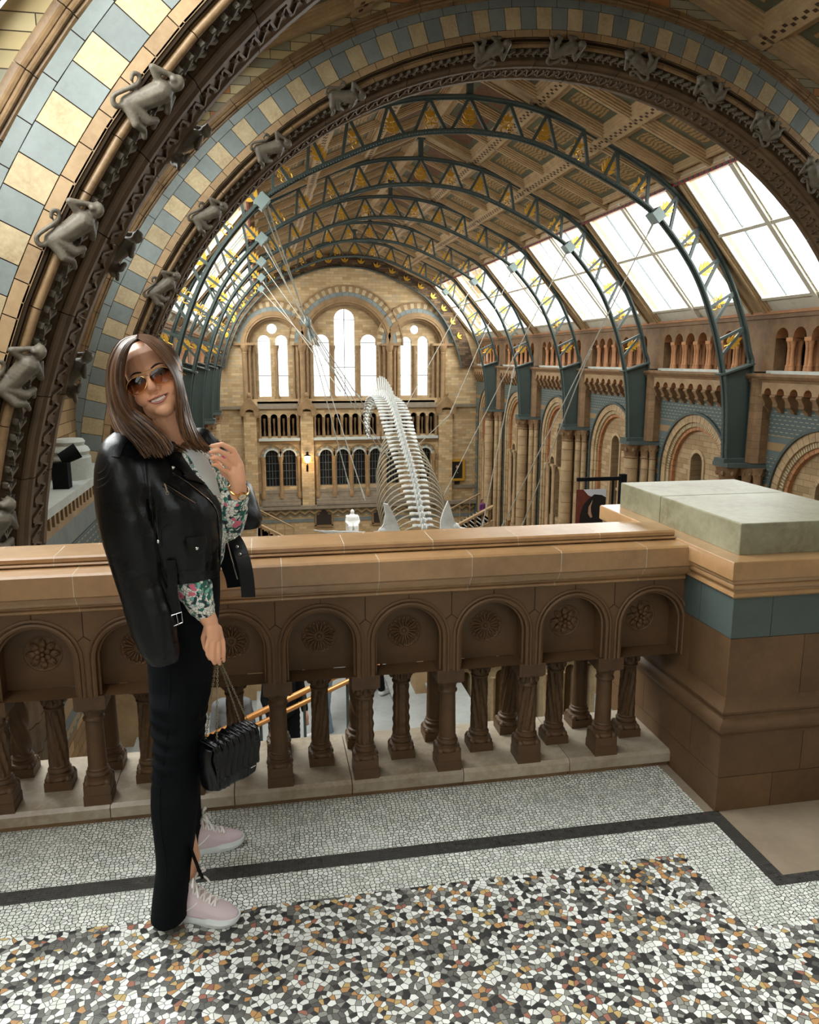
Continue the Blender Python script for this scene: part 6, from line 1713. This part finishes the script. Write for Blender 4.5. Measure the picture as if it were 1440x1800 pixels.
# ---- blouse
m=MB()
loft(m,[(315,360,782,2.22,.05),(300,385,800,2.24,.09),(290,397,850,2.23,.10),(290,400,900,2.235,.10),(290,398,950,2.25,.095),(292,388,990,2.26,.09),(300,384,1010,2.27,.08)])
chain(m,[(SL,.047),(P(388,860,2.31),.050),(P(400,922,2.255),.050),(P(404,910,2.235),.046),(P(411,885,2.205),.040),(P(415,876,2.19),.037)])
blouse=remesh(m,'blouse',M['floral'],.0042,3,post=lambda c:c+Vector((noise.noise(c*28),noise.noise(c*28+Vector((5,5,5))),noise.noise(c*28+Vector((9,1,3)))))*.004); own(blouse)
m=MB()
chain(m,[(P(318,975,2.165),.050),(P(328,1005,2.15),.052),(P(341,1035,2.14),.050),(P(353,1062,2.13),.038),(P(359,1074,2.128),.030)])
sl=remesh(m,'blouse_sleeve',M['floral'],.0035,2,post=lambda c:c+Vector((noise.noise(c*40),noise.noise(c*40+Vector((5,5,5))),noise.noise(c*40+Vector((9,1,3)))))*.005); own(sl)
# white top under the blouse, V of the neckline
# pale inner top in the neckline
blb=bvh_of(blouse)
# ---- trousers
m=MB()
loft(m,[(268,384,985,2.27,.085),(262,386,1040,2.265,.10),(260,380,1110,2.26,.11),(262,374,1170,2.23,.10),(266,366,1240,2.20,.09)])
loft(m,[(272,345,1175,2.21,.055),(266,352,1225,2.185,.078),(268,352,1265,2.17,.075),(272,352,1310,2.15,.068),(268,350,1360,2.14,.066),(268,347,1420,2.13,.062),(274,342,1490,2.12,.060),(276,336,1530,2.115,.066),(270,332,1580,2.11,.078),(267,330,1604,2.105,.082,-.006)])
loft(m,[(320,372,1190,2.33,.08),(318,362,1260,2.36,.072),(310,355,1330,2.39,.065),(305,350,1400,2.42,.06),(303,354,1460,2.44,.06),(300,357,1498,2.445,.065)])
def trf(c):
    f=noise.noise(Vector((c.x*18,c.y*18,c.z*7)))*.004
    kz=math.exp(-((c.z-.55)/.10)**2); f+=kz*.0035*sin(c.z*150+c.x*20)
    return c+Vector((f,f*.6,0))
tr_=remesh(m,'trousers',M['trouser'],.0048,3,post=trf); own(tr_)
trb=bvh_of(tr_)
m=MB()
def hit(bv,x,y,off=.002):
    d_=ray(x,y).normalized(); loc,nr,_,_=bv.ray_cast(EYE,d_)
    return (loc-d_*off) if loc else None
def gpatch(L,Rr,name,mat,off=.003,th=.0035,bv=None,nr=12,nc=10):
    L=spline(L,6); Rr=spline(Rr,6); g=[]
    def at_(S,t):
        f=t*(len(S)-1); i=min(int(f),len(S)-2); u_=f-i; return [a+(b_-a)*u_ for a,b_ in zip(S[i],S[i+1])]
    for r in range(nr+1):
        a=at_(L,r/nr); b_=at_(Rr,r/nr)
        for c_ in range(nc+1):
            x=a[0]+(b_[0]-a[0])*c_/nc; y=a[1]+(b_[1]-a[1])*c_/nc; g.append(hit(bv,x,y,off))
    last=next((q for q in g if q),None)
    if last is None: return None
    for i,q in enumerate(g):
        if q is None or (q-last).length>.08: g[i]=last
        else: last=q
    m=MB(); W_=nc+1; N=len(g); g2=[q+FW*th for q in g]
    fs=[(r*W_+c_,r*W_+c_+1,(r+1)*W_+c_+1,(r+1)*W_+c_) for r in range(nr) for c_ in range(nc)]
    fs2=[tuple(i+N for i in reversed(f_)) for f_ in fs]
    rim=[c_ for c_ in range(nc)]; sd=[(c_,c_+1,c_+1+N,c_+N) for c_ in range(nc)]+[(nr*W_+c_,nr*W_+c_+1,nr*W_+c_+1+N,nr*W_+c_+N) for c_ in range(nc)]+[(r*W_,(r+1)*W_,(r+1)*W_+N,r*W_+N) for r in range(nr)]+[(r*W_+nc,(r+1)*W_+nc,(r+1)*W_+nc+N,r*W_+nc+N) for r in range(nr)]
    m.add(g+g2,fs+fs2+sd); return own(m.build(name,mat,None,SM))
L_=[hit(trb,x,y,.0006) for x,y in [(300,1180),(297,1240),(293,1300),(286,1345),(281,1400),(283,1460),(293,1530),(291,1595)]]
m.tube(spline([tuple(q) for q in L_ if q],5),.0012,4); own(m.build('trouser_seam',M['trouser'],None,SM))
# the slit: front panel edge falling open in front of the ankle
m=MB(); a=[P(334,1486,2.07),P(345,1515,2.075),P(357,1545,2.085)]; b2=[P(331,1488,2.12),P(338,1520,2.14),P(352,1548,2.15)]
m.add(a+b2+[q+Vector((.003,.003,0)) for q in a+b2],[(0,1,4,3),(1,2,5,4),(6,9,10,7),(7,10,11,8),(0,6,7,1),(1,7,8,2),(3,4,10,9),(4,5,11,10)]); own(m.build('hem_flap',M['trouser']))
gpatch([(324,790),(338,812),(356,842),(376,870)],[(342,786),(362,803),(378,835),(388,872)],'inner_top',plain('pale_grey_top','c2c6c4',.8),.003,.002,blb)
# ---- leather jacket over the shoulders
m=MB()
loft(m,[(258,309,775,2.20,.045),(212,314,786,2.20,.080),(200,328,803,2.195,.100),(200,350,832,2.19,.112),(206,372,860,2.19,.118),(212,386,890,2.19,.122),(224,389,930,2.19,.120),(236,388,980,2.19,.115),(246,387,1010,2.195,.108)])
loft(m,[(205,240,757,2.15,.03),(184,246,775,2.13,.052),(172,254,800,2.115,.062),(167,262,840,2.105,.064),(169,268,890,2.10,.062),(180,276,940,2.095,.06),(194,286,990,2.09,.056),(212,298,1050,2.085,.052),(232,310,1110,2.08,.048),(248,317,1145,2.078,.046),(264,314,1163,2.078,.042)],sub=6)
limb(m,P(352,775,2.36),P(374,800,2.375),.040,.046)
def jf(c):
    f=noise.noise(Vector((c.x*14,c.y*14,c.z*9)))*.006+noise.noise(Vector((c.x*30,c.y*30,c.z*22)))*.0025
    return c+Vector((f*.7,-f*.7,f*.3))
jk=remesh(m,'leather_jacket',M['leather'],.0042,3,post=jf); own(jk); jb=bvh_of(jk)
m=MB(); loft(m,[(392,418,835,2.40,.04),(400,440,852,2.40,.06),(400,452,882,2.38,.065),(398,461,912,2.37,.06),(402,458,926,2.37,.055)]); o=remesh(m,'left_jacket_sleeve',M['leather'],.005,2,post=jf); own(o)
def jl(pts,off=.0015,sub=4,bv=jb):
    L=[hit(bv,x,y,off) for x,y in pts]; L=[tuple(q) for q in L if q]
    return spline(L,sub) if len(L)>2 else L
def jpoly(pts,name,mat,off=.003,th=.004,bv=jb):
    f=[hit(bv,x,y,off) for x,y in pts]
    if any(q is None for q in f): f=[q if q else P(x,y,2.09) for q,(x,y) in zip(f,pts)]
    cx=sum((x for x,_ in pts))/len(pts); cy=sum((y for _,y in pts))/len(pts); c=hit(bv,cx,cy,off+.001) or sum(f,Vector())/len(f)
    bk=[q+FW*th for q in f]; n=len(f); m=MB(); m.add(f+[c]+bk,[(i,(i+1)%n,n) for i in range(n)]+[(i,i+n+1,(i+1)%n+n+1,(i+1)%n) for i in range(n)]); return own(m.build(name,mat))
def zipper(pts,name,r=.0021):
    L=jl(pts,.003,8); m=MB(); m.tube([Vector(q) for q in L],[(r*1.6,r*.7)]*len(L),6); return own(m.build(name,M['chrome'],None,SM))
gpatch([(296,784),(298,806),(303,830),(318,839)],[(309,783),(328,803),(352,832),(366,852)],'lapel',M['leather'],.007,.004,jb)
gpatch([(262,777),(270,786),(284,796)],[(306,778),(312,786),(318,796)],'collar',M['leather'],.010,.004,jb)
zipper([(303,831),(318,840),(335,852),(355,868),(373,884),(383,905),(386,940),(387,985),(387,1002)],'front_zip')
zipper([(287,849),(305,860),(325,873),(343,884)],'pocket_zip',.0026); zipper([(275,891),(276,915),(278,940),(279,957)],'side_zip',.0024)
for pts_ in ([(284,846),(300,853),(322,867),(346,881)],[(285,854),(303,866),(323,879),(342,889)],[(270,888),(271,920),(274,960)],[(282,888),(283,920),(285,960)],[(245,985),(290,1000),(340,1003),(386,998)],[(262,800),(266,860),(270,930),(280,990)],
             [(196,800),(210,796),(226,799),(240,808)],[(195,803),(209,799),(225,802),(239,811)],[(197,799),(208,780),(220,763)],[(206,803),(216,785),(229,766)],[(172,845),(186,838),(197,822)],[(170,858),(186,850),(200,832)],[(173,832),(183,826),(192,812)],[(330,940),(364,938)]):
    L=jl(pts_,.0004); 
    if len(L)>2: m=MB(); m.tube([Vector(q) for q in L],.0017,5); own(m.build('seam',M['leather'],None,SM))
def snap(x,y,name='snap_button',r=.0048,bv=jb):
    q=hit(bv,x,y,.005)
    if q: m=MB(); m.ball(q,(r,r*.6,r),12); own(m.build(name,M['chrome'],None,SM))
gpatch([(327,945),(328,957),(331,967),(346,974)],[(362,942),(363,954),(362,963),(348,974)],'pocket_flap',M['leather'],.005,.004,jb); gpatch([(216,763),(205,780),(196,802)],[(230,766),(219,783),(210,804)],'epaulette',M['leather'],.005,.004,jb)
snap(346,964); snap(304,822); snap(219,764); snap(303,987,r=.003)
q=hit(jb,289,850,.006); m=MB(); m.tube([q,q+Vector((.004,-.002,-.012)),q+Vector((.006,-.002,-.024))],.0022,6); m.tube([q+Vector((.006,-.002,-.024))+Vector((.004*cos(a),0,.005*sin(a))) for a in [k_*.7 for k_ in range(9)]],.0009,5,close=True); own(m.build('zip_pull',M['chrome'],None,SM))
q=hit(jb,278,952,.006); m=MB(); m.ball(q,(.004,.003,.006),8); own(m.build('zip_pull',M['chrome'],None,SM))
# belt ends of the jacket
def strap(pts,w_,name,mat=None,th=.0022,parent=None):
    P_=[Vector(q) for q in spline([tuple(P(*p)) for p in pts],6)]; m=MB(); vs=[]
    for i,p in enumerate(P_):
        d_=(P_[min(i+1,len(P_)-1)]-P_[max(i-1,0)]).normalized(); x=d_.cross(FW).normalized()
        for a,b_ in ((-1,-1),(1,-1),(1,1),(-1,1)): vs.append(p+x*(a*w_/2)+FW*(b_*th/2))
    N=len(P_); fs=[(0,1,2,3),tuple((N-1)*4+k_ for k_ in (3,2,1,0))]
    for i in range(N-1):
        for k_ in range(4): l=(k_+1)%4; fs.append((i*4+k_,i*4+l,(i+1)*4+l,(i+1)*4+k_))
    m.add(vs,fs); return own(m.build(name,mat or M['leather'])),P_
strap([(404,938,2.24),(418,958,2.22),(428,985,2.20),(434,1015,2.19),(437,1050,2.19)],.040,'jacket_belt')
strap([(392,955,2.27),(402,985,2.26),(412,1012,2.25),(416,1032,2.25)],.055,'jacket_lining',M['trouser'])
for x,y in ((411,946),(417,961),(422,974)):
    c=P(x,y,2.20); m=MB(); m.tube([c+RT*(.003*cos(2*PI*i/12))+UP*(.003*sin(2*PI*i/12)) for i in range(12)],.0012,5,close=True); own(m.build('eyelet',M['chrome'],None,SM))
m=MB(); m.tube([P(399,950,2.215),P(405,975,2.21),P(415,1008,2.205),P(418,1018,2.205)],(.0022),6); own(m.build('lining_zip',M['chrome'],None,SM))
strap([(300,985,2.065),(303,1010,2.062),(304,1040,2.062),(309,1070,2.062),(311,1078,2.062)],.026,'buckle_strap')
m=MB(); m.tube([P(x,y,2.06) for x,y in ((301,1082),(303,1102),(321,1094),(319,1076))],.0018,6,close=True); m.tube([P(310,1080,2.058),P(314,1099,2.058)],.0015,6); own(m.build('buckle',M['chrome'],None,SM))
# watch
Wt=thing('wristwatch','gold wristwatch with pale dial on the raised wrist','watch',tuple(P(424,858,2.14)))
wc=P(420,860,2.164); ax=(P(420,862,2.165)-P(412,890,2.20)).normalized(); xx=ax.cross(FW).normalized(); yy=ax.cross(xx).normalized()
def wbld(m,name,mat): o=m.build(name,mat,None,SM,loc=Wt.location); o.location=(0,0,0); o.parent=Wt
m=MB(); m.tube([wc+xx*(.0265*cos(2*PI*i/28))+yy*(.0265*sin(2*PI*i/28)) for i in range(28)],[(.0035,.002)]*28,6,close=True); wbld(m,'bracelet',M['goldm'])
dn=(RT*.55-FW*.83); dn=(dn-ax*dn.dot(ax)).normalized(); dc=wc+dn*.0275
t1=ax; t2=dn.cross(ax).normalized()
m=MB(); m.add([dc+dn*h_+t1*(r_*cos(2*PI*i/20))+t2*(r_*sin(2*PI*i/20)) for r_,h_ in ((.0125,-.003),(.013,.003),(.0105,.004)) for i in range(20)],[(j*20+i,j*20+(i+1)%20,(j+1)*20+(i+1)%20,(j+1)*20+i) for j in range(2) for i in range(20)]); wbld(m,'case',M['goldm'])
m=MB(); m.add([dc+dn*.0035+t1*(.0106*cos(2*PI*i/20))+t2*(.0106*sin(2*PI*i/20)) for i in range(20)],[tuple(range(20))]); m.bar(dc+dn*.004,dc+dn*.004+t1*.007,.0008,.0004,dn,1); m.bar(dc+dn*.004,dc+dn*.004+t2*.005,.0008,.0004,dn,1)
wbld(m,'dial',[plain('pale_dial','e8d8bc',.4),M['dark']])
# ---- trainers
M['shoe']=stone('pale_pink_knit','d8c6ca',.10,60,.75,.4,'d3c2c6',dist=.001); M['sole']=plain('white_foam_sole','dfe6e6',.5); M['lace']=plain('white_lace','f6f2ee',.8)
def sneaker(heel,toe,lab=None):
    heel=Vector(heel);toe=Vector(toe); d_=(toe-heel); L=d_.length; d_.normalize(); sdv=Vector((-d_.y,d_.x,0)); k_=L/.27
    f=lambda x,y,z: heel+d_*(x*k_)+sdv*(y*k_)+Vector((0,0,z*k_))
    R3=Matrix((d_,sdv,Vector((0,0,1)))).transposed()
    m=MB()
    # sole: loft of stations along the length
    st=[(.0,.024,.030,.012),(.02,.033,.034,.004),(.08,.034,.034,.0),(.14,.035,.033,.0),(.19,.043,.031,.0),(.235,.040,.028,.004),(.262,.024,.028,.012),(.270,.006,.028,.018)]
    S_=spline(st,4); vs=[]
    for x,w_,zt,zb_ in S_:
        for a in range(12):
            t=2*PI*a/12; vs.append(f(x,w_*cos(t)*(1.0),(zt+zb_)/2+(zt-zb_)/2*(1 if sin(t)>.3 else -1 if sin(t)<-.3 else sin(t)/.3)))
    N=len(S_); fs=[tuple(range(12)),tuple((N-1)*12+a for a in range(12))]+[(i*12+a,i*12+(a+1)%12,(i+1)*12+(a+1)%12,(i+1)*12+a) for i in range(N-1) for a in range(12)]
    m.add(vs,fs); so=own(m.build('trainer_sole',M['sole'],None,SM))
    m=MB()
    up_=[(.006,.026,.098),(.03,.032,.114),(.07,.034,.124),(.105,.035,.120),(.135,.036,.098),(.18,.038,.070),(.22,.036,.055),(.25,.025,.044),(.265,.010,.036)]
    S_=spline(up_,4); vs=[]
    for x,w_,zt in S_:
        for a in range(16):
            t=2*PI*a/16; vs.append(f(x,w_*cos(t),.026+(zt-.026)*max(0,sin(t))**.8 if sin(t)>0 else .024))
    N=len(S_); fs=[tuple(range(16)),tuple((N-1)*16+a for a in range(16))]+[(i*16+a,i*16+(a+1)%16,(i+1)*16+(a+1)%16,(i+1)*16+a) for i in range(N-1) for a in range(16)]
    m.add(vs,fs); m.ball(f(.090,0,.112),(.042*k_,.035*k_,.032*k_),14,rot=R3)
    u_=remesh(m,'trainer',M['shoe'],.003,3); own(u_)
    ub=bvh_of(u_)
    def top(x,y,off=.002):
        q=f(x,y,.2); loc,_,_,_=ub.ray_cast(q,Vector((0,0,-1))); return (loc+Vector((0,0,off))) if loc else f(x,y,.07)
    m=MB(); T_=[f(.122,-.014,.112),f(.122,.014,.112),f(.098,.022,.172),f(.098,-.022,.172)]; m.add(T_+[q-d_*.006 for q in T_],[(0,1,2,3),(7,6,5,4),(0,4,5,1),(1,5,6,2),(2,6,7,3),(3,7,4,0)])
    own(m.build('tongue',M['shoe']))
    m=MB()
    for i in range(5):
        x=.122+.017*i; w_=.019
        m.tube([top(x,-w_),top(x+.004,-w_*.4,.004),top(x+.010,w_*.5,.004),top(x+.012,w_)],.0034,6); m.tube([top(x,w_),top(x+.004,w_*.4,.0045),top(x+.010,-w_*.5,.0045),top(x+.012,-w_)],.0034,6)
    for s_ in (-1,1):
        c=top(.130,0,.006); m.tube(spline([tuple(c),tuple(c+sdv*s_*.022*k_+Vector((0,0,.018))+d_*.01),tuple(c+sdv*s_*.040*k_+Vector((0,0,.004))+d_*.016),tuple(c+sdv*s_*.020*k_+Vector((0,0,.004))+d_*.004),tuple(c)],5),.0034,6)
        m.tube(spline([tuple(c),tuple(c+sdv*s_*.024*k_+d_*.02-Vector((0,0,.006))),tuple(c+sdv*s_*.036*k_+d_*.03-Vector((0,0,.030)))],5),.0032,6)
    own(m.build('laces',M['lace'],None,SM))
    # curved side flash
    m=MB(); 
    for s_ in (-1,):
        L=[]
        for x,z in ((.060,.040),(.095,.036),(.120,.045),(.145,.064),(.150,.070)):
            q=f(x,s_*.2,z); loc,_,_,_=ub.ray_cast(q,-sdv*s_); 
            if loc: L.append(tuple(loc+sdv*s_*.0005))
        if len(L)>2: m.tube([Vector(q) for q in spline(L,5)],.0022,5)
    if m.v: own(m.build('side_flash',M['lace'],None,SM))
sneaker((-.365,2.165,0.0),(-.118,2.062,0.0)); sneaker((-.372,2.425,0),(-.112,2.462,0))
# ---- handbag
c=P(402,1332,2.14); u=Vector((cos(radians(42)),sin(radians(42)),0)); v=Vector((-u.y,u.x,0)); BG=thing('handbag','black pleated chain strap handbag hanging from the right hand of the woman','handbag',tuple(c))
def bgl(m,name,mat,sm=SM): o=m.build(name,mat,None,sm,loc=c); o.location=(0,0,0); o.parent=BG; return o
W2,T2,H2=.082,.034,.072
def bagpt(a,h,k_=1.0,rip=True):
    # superellipse section in the u-v plane
    ca,sa=cos(a),sin(a); ex=.5
    x=W2*abs(ca)**ex*(1 if ca>0 else -1); y=T2*abs(sa)**ex*(1 if sa>0 else -1)
    rp=.0032*sin(x*330+h*26+2*sin(h*50)) if rip else 0
    bul=1+.10*(1-(h/H2)**2)
    return c+u*(x*k_*bul)+v*((y*bul+(rp if sa>0 else -rp)*(1 if abs(sa)>.3 else .3))*k_)+Vector((0,0,h))
m=MB(); hs=[-H2+2*H2*i/26 for i in range(27)]; vs=[];n=96
ksc=[]
for h in hs:
    e=1-abs(h)/H2; k_=min(1,.62+.38*(1-max(0,1-e*6)**2)); ksc.append(k_)
    vs+=[bagpt(2*PI*i/n,h,k_) for i in range(n)]
fs=[(j*n+i,j*n+(i+1)%n,(j+1)*n+(i+1)%n,(j+1)*n+i) for j in range(26) for i in range(n)]+[tuple(range(n)),tuple(26*n+i for i in range(n))]
m.add(vs,fs); bgl(m,'bag_body',M['bag'])
m=MB()   # flap over the front face, pleated
g=[]
for j in range(17):
    s_=j/16
    if s_<.35: q=s_/.35; yv=T2*(1-q*2)*.9; h=H2+.006+.004*sin(PI*q)
    else: q=(s_-.35)/.65; yv=-T2-.011; h=H2+.004-q*.105
    if .30<s_<.40: yv=-T2*.95-.006
    for i in range(41):
        x=-W2*.98+2*W2*.98*i/40; rp=.0035*sin(x*300+s_*5+1.5*sin(s_*9)); g.append(c+u*x+v*(yv-(rp if s_>=.35 else 0))+Vector((0,0,h+(rp if s_<.35 else 0))))
fsx=[(j*41+i,j*41+i+1,(j+1)*41+i+1,(j+1)*41+i) for j in range(16) for i in range(40)]
m.add(g,fsx); o=bgl(m,'flap',M['bag'],radians(80)); so=o.modifiers.new('s','SOLIDIFY'); so.thickness=.004
m=MB(); cc=c+u*.045-v*(T2+.018)+Vector((0,0,-.030)); m.bar(cc-u*.010,cc+u*.010,.0025,.003,(0,0,1)); bgl(m,'clasp_bar',M['chrome'])
def chainlinks(a,b_,name,mat,L=.0062):
    a=Vector(a);b_=Vector(b_); n=int((b_-a).length/L); d_=(b_-a).normalized(); x=d_.cross(Vector((0,1,0))).normalized(); y=d_.cross(x); m=MB()
    for i in range(n):
        p=a+d_*(L*(i+.5)); ax=x if i%2 else y
        m.tube([p+d_*(.0046*cos(t))+ax*(.0026*sin(t)) for t in [2*PI*k_/8 for k_ in range(8)]],.0009,4,close=True)
    bgl(m,name,mat)
hp=P(383,1160,2.118)
tops=[c-u*.070+v*.012+Vector((0,0,H2)),c-u*.055-v*.020+Vector((0,0,H2+.005)),c+u*.060+v*.010+Vector((0,0,H2)),c+u*.068-v*.022+Vector((0,0,H2+.002))]
for i,t in enumerate(tops): chainlinks(hp+RT*(-.004+.003*i),t,'chain_strap',M['chromed'] if i<0 else M['chainm'])
